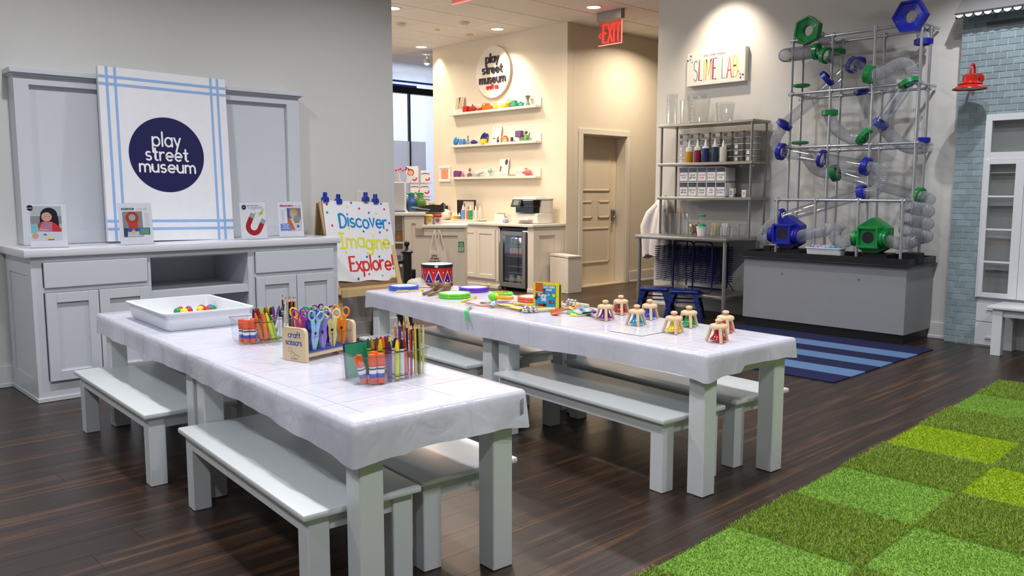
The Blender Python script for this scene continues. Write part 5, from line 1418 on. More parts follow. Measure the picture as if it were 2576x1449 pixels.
# lab coat on the wall, power cord
mb = MB(); prof = [(1.262, .020, .03, 0), (1.245, .045, .045, 0), (1.20, .075, .06, 0), (1.12, .115, .075, .01), (1.0, .135, .08, .03), (.85, .155, .085, .05), (.72, .165, .085, .055), (.60, .165, .08, .055), (.565, .16, .08, .055)]
prev = None; n = 40
for z, wy, wx, off in prof:
    cur = []
    for k in range(n):
        a = 2 * PI * k / n; f = 1 + .13 * math.sin(a * 5 + z * 3) * min(1, (1.27 - z) * 3) + .06 * math.sin(a * 11 + z * 9)
        cur.append(mb.v((7.885 - wx - wx * f * math.cos(a) * .95, 5.83 + off + wy * f * math.sin(a), z + (.03 * math.sin(a * 2 + 1) if z < .6 else 0))))
    if prev: mb.bridge(prev, cur)
    else: mb._f(cur)
    prev = cur
ct = thing('lab_coat', 'white lab coat hanging on the wall left of the steel shelf', 'coat', (0, 0, 0))
coat_m = M((226, 222, 222), .8, bump=.2, bscale=12)
mb.build('body', coat_m, ct, smooth=70)
mb = MB(); mb.tube([(7.80, 5.86, 1.16), (7.77, 5.95, 1.06), (7.75, 6.0, .92), (7.75, 5.99, .78), (7.76, 5.97, .60)], [.05, .058, .062, .06, .052], 14); mb.build('sleeve', coat_m, ct, smooth=70)
mb = MB(); mb.tube([(7.79, 5.80, 1.15), (7.76, 5.77, 1.0), (7.745, 5.78, .80)], [.045, .055, .05], 12); mb.build('sleeve', coat_m, ct, smooth=70)
mb = MB(); mb.cyl((7.90, 5.83, 1.262), (7.865, 5.83, 1.272), .006, n=8); o = mb.build('coat_hook', steel); tag(o, 'small metal wall hook holding the lab coat', 'hook')
mb = MB(); mb.box(7.893, 7.90, 4.95, 5.02, .385, .50, .002); o = mb.build('wall_outlet', M((222, 220, 214), .4)); tag(o, 'wall outlet under the right end of the steel table', 'outlet')
t = thing('power_cord', 'black power cord drooping from the outlet to the grey counter', 'cord')
mb = MB(); mb.box(7.865, 7.893, 4.968, 5.0, .42, .46, .005); mb.build('plug', M((20, 20, 24), .4), t)
mb = MB(); mb.tube([(7.87, 4.985, .43), (7.84, 4.96, .36), (7.82, 4.87, .27), (7.81, 4.76, .22), (7.82, 4.60, .20), (7.83, 4.44, .20)], .006, 8); mb.build('cable', M((20, 20, 24), .4), t)
# ---------------------------------------------------------------- grey counter and the ball run on it
grey = M((140, 142, 146), .42, noise=.02)
blackm = M((24, 25, 29), .32, noise=.05)
t = thing('grey_counter', 'grey counter with black tray top and black plinth along right wall', 'counter', (7.595, 3.645, 0), -90)
cw, cd = .782, .298
mb = MB(); mb.box(-cw, cw, -cd, cd, .088, .672, .002); mb.build('body', grey, t, smooth=0)
mb = MB(); mb.box(-cw + .025, cw - .015, -cd + .015, cd, 0, .088); mb.build('plinth', M((8, 8, 10), .5), t, smooth=0)
mb = MB(); mb.box(-cw - .03, cw + .032, -cd - .035, cd, .672, .686, .003); mb.build('flange', blackm, t)
mb = MB()
mb.box(-cw - .012, cw + .014, -cd - .014, -cd - .002, .686, .745); mb.box(-cw - .012, cw + .014, cd - .012, cd, .686, .745); mb.box(-cw - .012, -cw, -cd - .002, cd - .012, .686, .745); mb.box(cw + .002, cw + .014, -cd - .002, cd - .012, .686, .745); mb.box(-cw, cw + .002, -cd, cd - .012, .686, .694)
mb.build('tray_rim', blackm, t, smooth=0)
for x in (-.37, .37):
    mb = MB(); mb.lathe([(.008, 0), (.007, .006), (0, .007)], 12, (x, -cd, .545), (0, -1, 0)); mb.build('screw', M((180, 180, 184), .3, 1), t)

FX, BX2 = 7.50, 7.70
pipe_m = M((186, 188, 194), .28, .75)
fr = thing('ball_run', 'tall ball run of clear tubes on a silver pipe frame', 'ball run', (0, 0, 0))
YS = (4.10, 3.71, 3.32, 2.925); ZS = (2.735, 2.24, 1.735)
def pipe(p0, p1, r=.0125): mb = MB(); mb.cyl(p0, p1, r, n=12); return mb.build('pipe', pipe_m, fr)
def joint(p, dirs):
    mb = MB()
    for d in dirs: mb.cyl(Vector(p) - Vector(d) * .024, Vector(p) + Vector(d) * .024, .0185, n=12)
    return mb.build('joint', pipe_m, fr)
for y in YS:
    pipe((FX, y, .694), (FX, y, 2.735)); pipe((BX2, y, .694), (BX2, y, 2.70))
for z in ZS:
    pipe((FX, YS[0] + .0, z), (FX, YS[-1], z)); pipe((BX2, YS[0], z - .03), (BX2, YS[-1], z - .03))
    for y in YS:
        joint((FX, y, z), ((0, 1, 0), (0, 0, 1))); joint((BX2, y, z - .03), ((0, 1, 0), (0, 0, 1)))
        if y in (YS[0], YS[-1]): pipe((FX, y, z), (7.86, y, z)); pipe
ZF = 1.24; LX = 7.35
pipe((LX, 4.125, ZF), (LX, 2.94, ZF))
for y in (4.12, 3.735, 3.33, 2.945):
    pipe((LX, y, .694), (LX, y, ZF)); joint((LX, y, ZF), ((0, 1, 0), (0, 0, 1)))
for y in YS: pipe((LX, y, ZF), (BX2, y, ZF), .010); joint((FX, y, ZF), ((1, 0, 0), (0, 0, 1)))

def ribbed_mat():
    """Ribbed greyish clear hose: part see-through, part milky plastic with a shine."""
    m = bpy.data.materials.new('ribbed_hose'); m.use_nodes = True
    nt = m.node_tree; N = nt.nodes; L = nt.links; b = N['Principled BSDF']
    b.inputs['Base Color'].default_value = lin((176, 178, 184)) + (1,); b.inputs['Roughness'].default_value = .16
    tr = N.new('ShaderNodeBsdfTransparent'); tr.inputs['Color'].default_value = lin((244, 245, 248)) + (1,)
    lw = N.new('ShaderNodeLayerWeight'); lw.inputs['Blend'].default_value = 0.35
    mp = N.new('ShaderNodeMapRange'); mp.inputs['To Min'].default_value = .22; mp.inputs['To Max'].default_value = .80
    L.new(lw.outputs['Facing'], mp.inputs['Value'])
    x = N.new('ShaderNodeMixShader'); L.new(mp.outputs[0], x.inputs['Fac']); L.new(tr.outputs[0], x.inputs[1]); L.new(b.outputs[0], x.inputs[2])
    L.new(x.outputs[0], N['Material Output'].inputs['Surface']); return m
tubem = clear_mat((240, 242, 245), .05, .07, .8)
corm = ribbed_mat()
gr_m = M((14, 128, 60), .28); bl_m = M((22, 32, 150), .28)
def spline(pts, step=.012):
    P_ = [Vector(p) for p in pts]; out = []
    for i in range(len(P_) - 1):
        p0 = P_[max(i - 1, 0)]; p1 = P_[i]; p2 = P_[i + 1]; p3 = P_[min(i + 2, len(P_) - 1)]
        n = max(2, int((p2 - p1).length / step))
        for k in range(n):
            t_ = k / n; out.append(0.5 * ((2 * p1) + (p2 - p0) * t_ + (2 * p0 - 5 * p1 + 4 * p2 - p3) * t_ * t_ + (3 * p1 - p0 - 3 * p2 + p3) * t_ ** 3))
    out.append(P_[-1]); return out
def clear_tube(p0, p1, r=.054): mb = MB(); mb.cyl(p0, p1, r, n=20, cap=False); return mb.build('clear_tube', tubem, fr)
def corrugated(pts, r=.052):
    q = spline(pts, .0065); rad = [r * (1.0 if (i // 1) % 2 else .90) for i in range(len(q))]
    mb = MB(); mb.tube(q, rad, 14, cap=False); return mb.build('corrugated_tube', corm, fr, smooth=25)
def collar(c, ax, m, r=.076, h=.05):
    mb = MB(); mb.lathe([(r * .80, -h / 2), (r, -h / 2 + .006), (r, h / 2 - .006), (r * .80, h / 2), (r * .70, h / 2 - .004), (r * .70, -h / 2 + .004)], 24, c, ax, closed=True)
    return mb.build('collar', m, fr)
def nut(c, rot_deg, m, r=.135, th=.06, tiltz=0):
    """Hexagonal funnel plate with a round hole, facing the room."""
    mb = MB(); mb.T = Matrix.Translation(c) @ Matrix.Rotation(R(-90 + tiltz), 4, 'Z')
    n = 24; hx = []; ho = []
    def rad(a):
        k = (a - R(rot_deg)) % (PI / 3) - PI / 6
        return r * math.cos(PI / 6) / math.cos(k)
    rows = []
    for rr_, y in ((1.0, th / 2), (1.0, -th / 2), (.86, -th / 2), (.80, -th / 2 + .012), (.36, -th / 2 + .030), (.34, th / 2)):
        row = []
        for k in range(48):
            a = 2 * PI * k / 48; q = rad(a) * rr_ if rr_ > .5 else r * rr_ * 1.06
            row.append(mb.v((q * math.cos(a), y, q * math.sin(a))))
        rows.append(row)
    for a, b in zip(rows, rows[1:]): mb.bridge(a, b)
    mb.bridge(rows[-1], rows[0])
    return mb.build('hex_funnel', m, fr, smooth=20)
nut((7.46, 3.935, 2.805), 20, gr_m, .133, .075); nut((7.46, 3.010, 2.795), 0, bl_m, .145, .075)
mb = MB(); mb.sphere((7.48, 3.0, 2.965), .035); mb.build('end_knob', M((20, 26, 70), .3), fr)
corrugated([(7.56, 3.90, 2.78), (7.62, 3.84, 2.72), (7.68, 3.78, 2.66), (7.70, 3.75, 2.60)])
corrugated([(7.56, 3.01, 2.77), (7.64, 2.995, 2.72), (7.68, 2.985, 2.60)], .045)
corrugated([(7.70, 3.95, 2.645), (7.70, 4.12, 2.64), (7.66, 4.21, 2.63), (7.55, 4.21, 2.62), (7.50, 4.12, 2.615), (7.49, 3.89, 2.61)], .062)
collar((7.47, 3.845, 2.605), (0, 1, .05), gr_m); collar((7.47, 3.755, 2.56), (.25, 1, .35), gr_m); collar((7.70, 3.755, 2.615), (0, 0, 1), gr_m, .07); 
clear_tube((7.47, 3.74, 2.55), (7.56, 3.52, 2.455)); collar((7.60, 3.555, 2.465), (.3, 1, .45), M((60, 58, 160), .3)); collar((7.70, 3.54, 2.49), (.2, 1, .4), bl_m, .06)
clear_tube((7.56, 3.52, 2.455), (7.47, 3.37, 2.36)); collar((7.45, 3.335, 2.345), (0, 1, .25), gr_m, .082, .06)
corrugated([(7.45, 3.32, 2.34), (7.46, 3.22, 2.345), (7.48, 3.12, 2.405), (7.49, 3.03, 2.40), (7.49, 2.985, 2.33), (7.49, 3.0, 2.27)], .056)
collar((7.48, 3.01, 2.245), (0, .45, 1), gr_m, .082, .05)
clear_tube((7.60, 3.60, 2.44), (7.48, 4.14, 1.965)); collar((7.49, 3.745, 2.352), (-.15, .75, -.62), bl_m, .082, .05); collar((7.47, 4.145, 1.955), (0, .6, -.75), bl_m, .080, .05)
corrugated([(7.47, 4.155, 1.94), (7.47, 4.215, 1.85), (7.47, 4.235, 1.78), (7.47, 4.21, 1.725), (7.47, 4.16, 1.70)], .052)
collar((7.44, 4.15, 1.70), (0, 1, .15), bl_m, .082, .055)
clear_tube((7.44, 4.14, 1.70), (7.46, 3.33, 1.542), .056); collar((7.45, 3.742, 1.622), (0, 1, .2), bl_m, .084, .035); collar((7.45, 3.325, 1.542), (0, 1, .25), bl_m, .084, .06)
corrugated([(7.45, 3.31, 1.54), (7.45, 3.22, 1.515), (7.45, 3.175, 1.44), (7.45, 3.19, 1.36), (7.45, 3.25, 1.315), (7.45, 3.33, 1.30)], .050)
collar((7.45, 3.345, 1.30), (0, 1, -.25), bl_m, .082, .065)
clear_tube((7.46, 3.36, 1.298), (7.52, 4.13, 1.075)); collar((7.53, 4.155, 1.065), (0, 1, -.3), bl_m, .090, .045)
corrugated([(7.53, 4.17, 1.06), (7.50, 4.27, .99), (7.46, 4.325, .90), (7.43, 4.30, .855), (7.42, 4.20, .875)], .055)
clear_tube((7.49, 3.02, 2.23), (7.60, 3.27, 1.935)); collar((7.62, 3.29, 1.92), (0, .6, -.75), M((70, 72, 160), .3), .074, .06)
collar((7.47, 3.365, 1.805), (0, -.72, -.55), gr_m, .084, .05); clear_tube((7.47, 3.355, 1.79), (7.6, 3.30, 1.90), .05)
collar((7.55, 3.735, 2.045), (0, .0, 1), gr_m, .074, .055); corrugated([(7.55, 3.735, 2.03), (7.54, 3.70, 1.95), (7.52, 3.62, 1.865), (7.50, 3.50, 1.80), (7.48, 3.40, 1.785)], .054)
corrugated([(7.66, 3.29, 1.91), (7.68, 3.20, 1.80), (7.70, 3.08, 1.715), (7.70, 2.96, 1.70), (7.70, 2.90, 1.72)], .058); collar((7.70, 2.95, 1.765), (0, 0, 1), bl_m, .066, .05)
collar((7.70, 2.985, 2.61), (0, 0, 1), bl_m, .078, .052)
collar((7.60, 4.055, 2.325), (0, 0, 1), gr_m, .08, .028); collar((7.60, 4.045, 1.785), (0, 0, 1), gr_m, .08, .03); collar((7.6, 3.465, 2.215), (0, .2, 1), bl_m, .07, .035)
clear_tube((7.6, 3.46, 2.20), (7.66, 3.40, 1.99), .05); clear_tube((7.60, 4.05, 2.31), (7.60, 4.05, 1.80), .05) if False else None
corrugated([(7.68, 4.02, 1.66), (7.69, 3.95, 1.56), (7.70, 3.86, 1.505), (7.70, 3.73, 1.495)], .055); collar((7.70, 3.73, 1.492), (0, 1, -.2), gr_m, .08, .06)
clear_tube((7.70, 3.70, 1.49), (7.62, 2.98, 1.29), .052); collar((7.56, 2.895, 1.285), (.3, 1, .2), gr_m, .072, .05)
hel = []
for k in range(0, 80):
    a = R(-60 + 14.5 * k); zz = 1.255 - .00435 * k
    hel.append((7.545 + .085 * math.cos(a), 2.90 + .085 * math.sin(a), zz))
hel = [(7.57, 2.90, 1.285)] + hel + [(7.43, 2.90, .882), (7.40, 2.98, .872), (7.40, 3.08, .89), (7.40, 3.12, .90)]
corrugated(hel, .056)
def ball_house(y, m, nm):
    """Hexagonal upright block with a square mouth and round side ports, on a black foot."""
    x = 7.43; z = .915
    mb = MB(); mb.T = Matrix.Translation((x, y, z)) @ Matrix.Rotation(R(-90), 4, 'Z')
    hx = [(0.0, .175), (.142, .085), (.142, -.085), (0, -.175), (-.142, -.085), (-.142, .085)]
    mb.prism(hx, -.03, .10); body = mb.build('block', m, fr, smooth=0)
    mb = MB(); mb.T = Matrix.Translation((x, y, z)) @ Matrix.Rotation(R(-90), 4, 'Z')
    s_ = .094; y0 = -.135
    mb.box(-s_, s_, -.10, -.03, -s_, s_, .004)
    for q in ((-s_, -s_ + .02, -s_, s_), (s_ - .02, s_, -s_, s_), (-s_ + .02, s_ - .02, -s_, -s_ + .02), (-s_ + .02, s_ - .02, s_ - .02, s_)): mb.box(q[0], q[1], -.125, -.098, q[2], q[3], .003)
    mb.build('mouth_box', m, fr, smooth=0)
    mb = MB(); mb.lathe([(0, .0), (.052, .0)], 28, (x - .1015, y, z), (-1, 0, 0)); mb.build('mouth_shade', M((8, 8, 12), .6), fr)  # dark disc painted for the shade in the round hole, none is cut
    for sg in (-1, 1):
        mb = MB(); mb.cyl((x - .05, y + sg * .09, z - .01), (x - .055, y + sg * .155, z - .01), .068, n=24); mb.cyl((x - .052, y + sg * .118, z - .01), (x - .054, y + sg * .134, z - .01), .076, n=24); mb.build('port', m, fr)
    mb = MB(); mb.box(x - .04, x + .16, y - .15, y + .15, .695, .775, .006); mb.build('black_foot', M((10, 10, 14), .5), fr, smooth=0)
ball_house(4.05, bl_m, 'blue'); ball_house(3.225, gr_m, 'green')
mb = MB(); mb.box(7.46, 7.60, 2.84, 2.985, .695, .79, .006); mb.build('black_foot', M((10, 10, 14), .5), fr, smooth=0)
mb = MB(); mb.box(7.46, 7.56, 4.24, 4.32, .695, .79, .006); mb.build('black_foot', M((10, 10, 14), .5), fr, smooth=0)
corrugated([(7.375, 3.90, .90), (7.37, 3.80, .925), (7.37, 3.70, .945), (7.40, 3.655, .96), (7.46, 3.66, .985)], .054)
corrugated([(7.375, 3.375, .90), (7.38, 3.46, .865), (7.40, 3.545, .885), (7.43, 3.575, .95), (7.47, 3.54, 1.02)], .055)
t = thing('white_bin', 'small white bin of pastel pompoms between the blue and green blocks', 'bin', (7.375, 3.63, .695), -90)
mb = MB(); open_box(mb, .155, .06, .112, .004, .008, .010, .004, .02); mb.build('tub', M((222, 226, 230), .35), t)
mb = MB(); rn = random.Random(8)
for k in range(46):
    mb.color(rn.choice([(90, 170, 200), (120, 190, 214), (200, 140, 190), (170, 150, 210), (80, 180, 180)])); mb.sphere((rn.uniform(-.135, .135), rn.uniform(-.05, .05), (.085 + rn.random() * .035)), .020, 8, 6)
stuff(mb.build('pompoms', PRINT, t))
mb = MB(); mb.color((206, 90, 90)); mb.flat(rect(-.02, .03, .03, .045), -.0645); mb.build('bin_print', PRINT, t, smooth=0)
# ---------------------------------------------------------------- craft corner: cabinets, fridge, worktop (fronts face -X)
cc_m = M((224, 216, 204), .4, noise=.012)
wt_m = M((226, 220, 210), .25, noise=.02)
t = thing('craft_cabinet', 'white shaker base cabinet left of the small fridge', 'cabinet', (7.60, 10.40, 0), -90)     # local x = 10.40 - y
mb = MB(); mb.box(0, 2.03, .0, .585, .10, .855, .002); mb.box(0, 2.03, .02, .585, 0, .10); mb.build('carcass', cc_m, t, smooth=0)
mb = MB(); mb.box(0, 2.03, -.012, .02, 0, .045, .003); mb.build('base_moulding', cc_m, t)
for y1, y0 in ((9.94, 9.565), (9.56, 9.185), (9.18, 8.805), (8.80, 8.425)): shaker(t, 10.40 - y1, 10.40 - y0, .125, .80, cc_m, 0, .058, .02, .01)
t = thing('end_cabinet', 'white panelled end of the craft counter behind the waste bin', 'cabinet', (7.60, 7.705, 0), 0)
mb = MB(); mb.box(0, .585, 0, .10, 0, .855, .002); mb.build('carcass', cc_m, t, smooth=0)
mb = MB()
for q in ((0, .10, 0, .855), (.40, .585, 0, .855), (.10, .40, .745, .855), (.10, .40, 0, .12)): mb.box(q[0], q[1], -.014, 0, q[2], q[3], .001)
mb.build('frame', cc_m, t, smooth=0)
mb = MB(); mb.box(-.012, .585, -.024, -.014, 0, .05, .003); mb.box(-.012, 0, -.02, .10, 0, .05, .003); mb.build('base_moulding', cc_m, t)
mb = MB(); mb.box(7.565, 8.188, 7.676, 10.44, .857, .893, .004, 2); o = mb.build('craft_worktop', wt_m); tag(o, 'cream worktop running along the craft wall over the fridge', 'worktop')
# small glass-door fridge
t = thing('mini_fridge', 'small glass door drinks fridge under the craft counter', 'fridge', (7.615, 8.088, 0), -90)
blk2 = M((22, 22, 24), .4); stl = M((140, 134, 126), .32, .8)
mb = MB(); w = .272
mb.box(-w, w, .54, .555, .03, .835); mb.box(-w, -w + .02, .02, .54, .03, .835); mb.box(w - .02, w, .02, .54, .03, .835); mb.box(-w, w, .02, .54, .805, .835); mb.box(-w, w, .02, .54, .03, .06); mb.build('body', blk2, t, smooth=0)
for x in (-w + .05, w - .05):
    mb = MB(); mb.cyl((x, .06, 0), (x, .06, .03), .018, n=12); mb.build('foot', M((120, 120, 120), .4), t)
mb = MB(); d0 = -.225
mb.box(d0, d0 + .045, -.03, .015, .045, .795, .003); mb.box(w - .075, w - .018, -.03, .015, .045, .795, .003); mb.box(d0 + .045, w - .075, -.03, .015, .735, .795, .003); mb.box(d0 + .045, w - .075, -.03, .015, .045, .105, .003); door_f = mb.build('door', stl, t, smooth=0)
mb = MB(); mb.box(d0 + .045, w - .075, -.012, -.006, .105, .735); mb.build('door_glass', clear_mat((236, 236, 236), .05, .025, .3), door_f)
shm = M((150, 150, 152), .3, .8)
for z in (.59, .455, .32, .235):
    mb = MB()
    for k in range(7): mb.cyl((-.19 + .063 * k, .04, z), (-.19 + .063 * k, .5, z), .002, n=4)
    mb.box(-.21, .21, .03, .036, z - .004, z + .006); mb.build('wire_shelf', shm, t)
bulb = MB(); bulb.box(.07, .15, .10, .14, .775, .795); bulb.build('lamp', emit_mat((235, 242, 255), 4), t)
ld = bpy.data.lights.new('fridge_lamp', 'POINT'); ld.energy = 5.0; ld.color = (.9, .95, 1); ld.shadow_soft_size = .02; lo = bpy.data.objects.new('fridge_lamp', ld); COL.objects.link(lo); lo.location = (7.73, 7.99, .75)
def can(x, y, z, c1, c2, label, group, r=.026, h=.105):
    t2 = thing('drink_can', label, 'can', (7.615 + y, 8.088 - x * 1.08, z), 0, group)
    mb = MB(); mb.color(c2).lathe([(r * .85, 0), (r, .006), (r, h * .3)], 14); mb.color(c1).lathe([(r, h * .3), (r, h - .01), (r * .85, h)], 14); mb.build('body', GLOSSPRINT, t2)
    mb = MB(); mb.lathe([(r * .86, h), (r * .8, h + .001), (0, h - .002)], 14); mb.build('lid', M((190, 190, 194), .25, 1), t2)
for k in range(4): can(-.115 + .065 * k, .09, .598, (200, 204, 204), (96, 190, 70) if k < 3 else (214, 50, 40), f'green banded can, {ordw[k]} from left on the top fridge shelf' if k < 3 else 'red banded can at the right of the top fridge shelf', 'cans on the top fridge shelf')
for k in range(5): can(-.120 + .058 * k, .085, .463, (214, 206, 208), (214, 120, 130), f'pink banded can, {ordw[k]} from left on the second fridge shelf', 'cans on the second fridge shelf')
for k, (x, c) in enumerate(((-.125, (110, 190, 60)), (.01, (226, 90, 40)), (.10, (110, 190, 60)))):
    lb = ('left green and silver juice pouch at the fridge bottom', 'middle orange and silver juice pouch at the fridge bottom', 'right green and silver juice pouch at the fridge bottom')[k]
    t2 = thing('juice_pouch', lb, 'pouch', (7.71, 8.088 - x * 1.08, .062), -90, 'juice pouches at the fridge bottom')
    mb = MB(); mb.color(c); mb.prism([(-.036, 0), (.036, 0), (.036, .05), (-.036, .05)], -.02, .02); mb.color((206, 208, 210)); mb.prism([(-.036, .05), (.036, .05), (.030, .10), (.032, .135), (-.032, .135), (-.030, .10)], -.014, .014); mb.build('pouch', GLOSSPRINT, t2)
    mb = MB(); mb.color((230, 150, 50)); mb.flat(disc(0, .07, .016, 10), -.0205); mb.build('label_print', PRINT, t2)
# waste bin
t = thing('waste_bin', 'white square waste bin with slanted lid before the door wall', 'bin', (8.0, 7.495, 0), 0)
bin_m = M((228, 220, 208), .35)
mb = MB(); mb.box(-.132, .132, -.165, .165, 0, .465, .006); mb.build('body', bin_m, t)
mb = MB()
pr = [(-.135, .467), (.135, .467), (.135, .480), (-.135, .490)]
A = [mb.v((x, -.17, z)) for x, z in pr]; B = [mb.v((x, .17, z + .02)) for x, z in pr]; mb._f(A); mb._f(B[::-1])
for k in range(4): mb._f([A[(k + 1) % 4], A[k], B[k], B[(k + 1) % 4]])
mb.build('lid', bin_m, t, smooth=0)

# things on the craft worktop
CZ = .8935
t = thing('printer', 'white and black inkjet printer on the craft worktop', 'printer', (7.87, 8.01, CZ), -90); t.scale = (.95, 1.0, 1.2)
pw = M((230, 226, 220), .4); pk = M((20, 22, 28), .25)
mb = MB(); mb.box(-.225, .225, -.10, .20, .004, .115, .006); mb.box(-.225, .225, -.02, .20, .115, .262, .006); mb.build('body', pw, t)
mb = MB(); mb.box(-.232, .232, -.14, .205, .262, .285, .006); mb.box(-.12, .12, -.06, .17, .285, .300, .004); mb.build('scanner_lid', pw, t)
mb = MB(); mb.box(-.20, .20, -.15, -.02, .185, .261, .006); mb.box(-.18, .18, -.13, -.02, .12, .185, .004); mb.build('black_front', pk, t)
mb = MB(); mb.T = Matrix.Translation((-.12, -.165, .225)) @ Matrix.Rotation(R(-28), 4, 'X'); mb.box(-.095, .095, -.012, .012, -.045, .045, .005); cp = mb.build('control_panel', M((46, 48, 54), .3), t)
mb = MB(); mb.T = Matrix.Translation((-.12, -.165, .225)) @ Matrix.Rotation(R(-28), 4, 'X'); mb.box(-.05, .05, -.0135, -.012, -.028, .03); mb.build('screen', M((120, 128, 134), .2), t)
mb = MB(); mb.box(-.14, .14, -.20, -.10, .04, .055, .004); mb.build('paper_tray', pw, t)
t = thing('card_reader_box', 'white box with black cable beside the printer', 'box', (7.93, 8.65, CZ), -90)
mb = MB(); mb.box(-.10, .10, -.06, .08, 0, .115, .003); mb.build('carton', pw, t)
mb = MB(); mb.box(-.085, .04, -.03, .03, .1155, .122, .002); mb.tube([(.04, 0, .12), (.09, -.05, .12), (.12, -.06, .075), (.16, -.05, .07)], .004, 6); mb.build('cable', pk, t)
mb = MB(); mb.box(-.035, .035, -.03, .03, 0, .05, .010, 2); o = mb.build('tape_dispenser', M((150, 170, 206), .3)); o.location = (7.76, 8.40, CZ); tag(o, 'small pale blue gadget in front of the printer', 'gadget')
t = thing('oval_tray', 'white oval tray of paint bottles on the craft worktop', 'tray', (7.90, 9.33, CZ), -90)
mb = MB(); mb.T = Matrix.Diagonal((2.05, 1, 1, 1)); mb.lathe([(0, 0), (.155, 0), (.172, .022), (.168, .024), (.150, .006), (0, .006)], 36); mb.build('dish', M((236, 230, 222), .3), t)
zt = CZ + .0062
bottle('blue paint bottle on the white oval tray', 7.90, 9.475, zt, .030, .225, (120, 150, 220), 1, 'paint bottles on the oval tray')
bottle('coral red paint bottle on the white oval tray', 7.92, 9.385, zt, .026, .215, (226, 110, 80), 1, 'paint bottles on the oval tray', tipc=(226, 110, 80))
bottle('green paint bottle on the white oval tray', 7.90, 9.305, zt, .032, .22, (30, 156, 100), 1, 'paint bottles on the oval tray')
bottle('white paint bottle just right of the green one', 7.96, 9.255, zt, .028, .215, (232, 228, 222), 1, 'paint bottles on the oval tray')
bottle('pale grey paint bottle at the right of the bottle row', 7.98, 9.185, zt, .034, .215, (214, 212, 206), 1, 'paint bottles on the oval tray')
bottle('small yellow glue bottle at the left of the oval tray', 7.84, 9.615, zt, .024, .115, (246, 190, 30), .8, 'paint bottles on the oval tray')
bottle('small orange glue bottle beside the yellow one', 7.85, 9.560, zt, .022, .115, (244, 140, 40), .8, 'paint bottles on the oval tray')
bottle('small teal glue bottle beside the small orange one', 7.86, 9.510, zt, .022, .11, (60, 150, 120), .8, 'paint bottles on the oval tray')
mb = MB(); rn = random.Random(4)
for k in range(14):
    a = rn.uniform(0, 3.14); x, y = rn.uniform(-.06, .06), rn.uniform(-.10, .10); mb.T = Matrix.Translation((x, y, .006 + .003 * k)) @ Matrix.Rotation(a, 4, 'Z') @ Matrix.Rotation(rn.uniform(-.2, .2), 4, 'Y'); mb.box(-.05, .05, -.006, .006, -.0015, .0015)
o = stuff(mb.build('craft_sticks', M((226, 204, 160), .6))); o.location = (7.87, 9.08, zt); tag(o, 'loose heap of wooden craft sticks on the oval tray', 'craft sticks')
t = thing('magazine_rack', 'black framed stand with slatted side and photo card', 'stand', (8.10, 9.63, CZ), -90)
mb = MB()
for x in (-.20, -.16, -.12, -.08): mb.box(x - .009, x + .009, -.012, .012, 0, .29)
mb.box(-.21, .20, -.014, .014, .283, .30); mb.box(-.21, -.07, -.014, .014, .10, .115); mb.box(.185, .20, -.014, .014, 0, .285); mb.box(-.21, .2, -.014, .014, 0, .012); mb.build('frame', M((40, 26, 34), .4), t, smooth=0)
mb = MB(); mb.box(-.07, .185, -.004, .004, .012, .283); mb.build('card', M((206, 196, 182), .5), t, smooth=0)
printed(t, 'card_print', [(disc(.07, .13, .07), (150, 140, 136)), (rect(-.05, -.03, .20, .25), (60, 50, 50)), (rect(.02, .12, .02, .08), (120, 60, 50))], -.005)
mb = MB(); nu, nv = 16, 16
def bagp(i, j):
    a = 2 * PI * i / nu; ph = PI * j / nv; rr = math.sin(ph) * (1 + .12 * math.sin(3 * a + j) + .06 * math.sin(7 * a))
    return (.105 * rr * math.cos(a), .12 * rr * math.sin(a), max(0, .075 - .085 * math.cos(ph) * (1 + .08 * math.sin(5 * a))))
for i in range(nu):
    for j in range(nv): mb.poly([bagp(i, j), bagp(i + 1, j), bagp(i + 1, j + 1), bagp(i, j + 1)])
bmesh.ops.remove_doubles(mb.bm, verts=mb.bm.verts[:], dist=1e-5)
o = mb.build('plastic_bag', M((232, 218, 212), .5), None, smooth=60); o.location = (7.93, 9.95, CZ); tag(o, 'crumpled pale plastic bag at the left of the craft worktop', 'bag')
t = thing('wall_charger', 'small black device on a white base at the craft wall', 'device', (8.12, 10.17, CZ), -90)
mb = MB(); mb.box(-.05, .05, -.05, .05, 0, .12, .006); mb.build('base', M((226, 226, 230), .4), t)
mb = MB(); mb.box(-.042, .042, -.03, .03, .12, .21, .01, 2); mb.cyl((0, 0, .205), (0, 0, .235), .008, n=8); mb.build('body', M((28, 28, 30), .4), t)

# round sign and picture ledges on the craft wall
t = thing('craft_sign', 'round white play street museum craft co. sign on the cream wall', 'sign', (8.145, 9.085, 3.015), -90)
mb = MB(); mb.prism(disc(0, 0, .362, 56), 0, .044); mb.build('disc', M((236, 230, 220), .4), t, smooth=30)
mb = MB()
for s_, z, xh, wd in (('play', .135, .074, .27), ('street', -.015, .074, .42), ('museum', -.150, .072, .545)): fit(mb, s_, 0, z, xh, wd, .0175, -.020, th=.018)
mb.build('raised_letters', M((44, 38, 48), .4), t, smooth=0)
mb = MB(); fit(mb, 'craft', -.052, -.236, .042, .150, .011, -.014, th=.012); mb.build('red_letters', M((206, 30, 44), .4), t, smooth=0)
mb = MB(); fit(mb, 'co.', .092, -.236, .042, .080, .011, -.014, th=.012); mb.build('red_letters', M((206, 30, 44), .4), t, smooth=0)
led_m = M((230, 224, 214), .4)
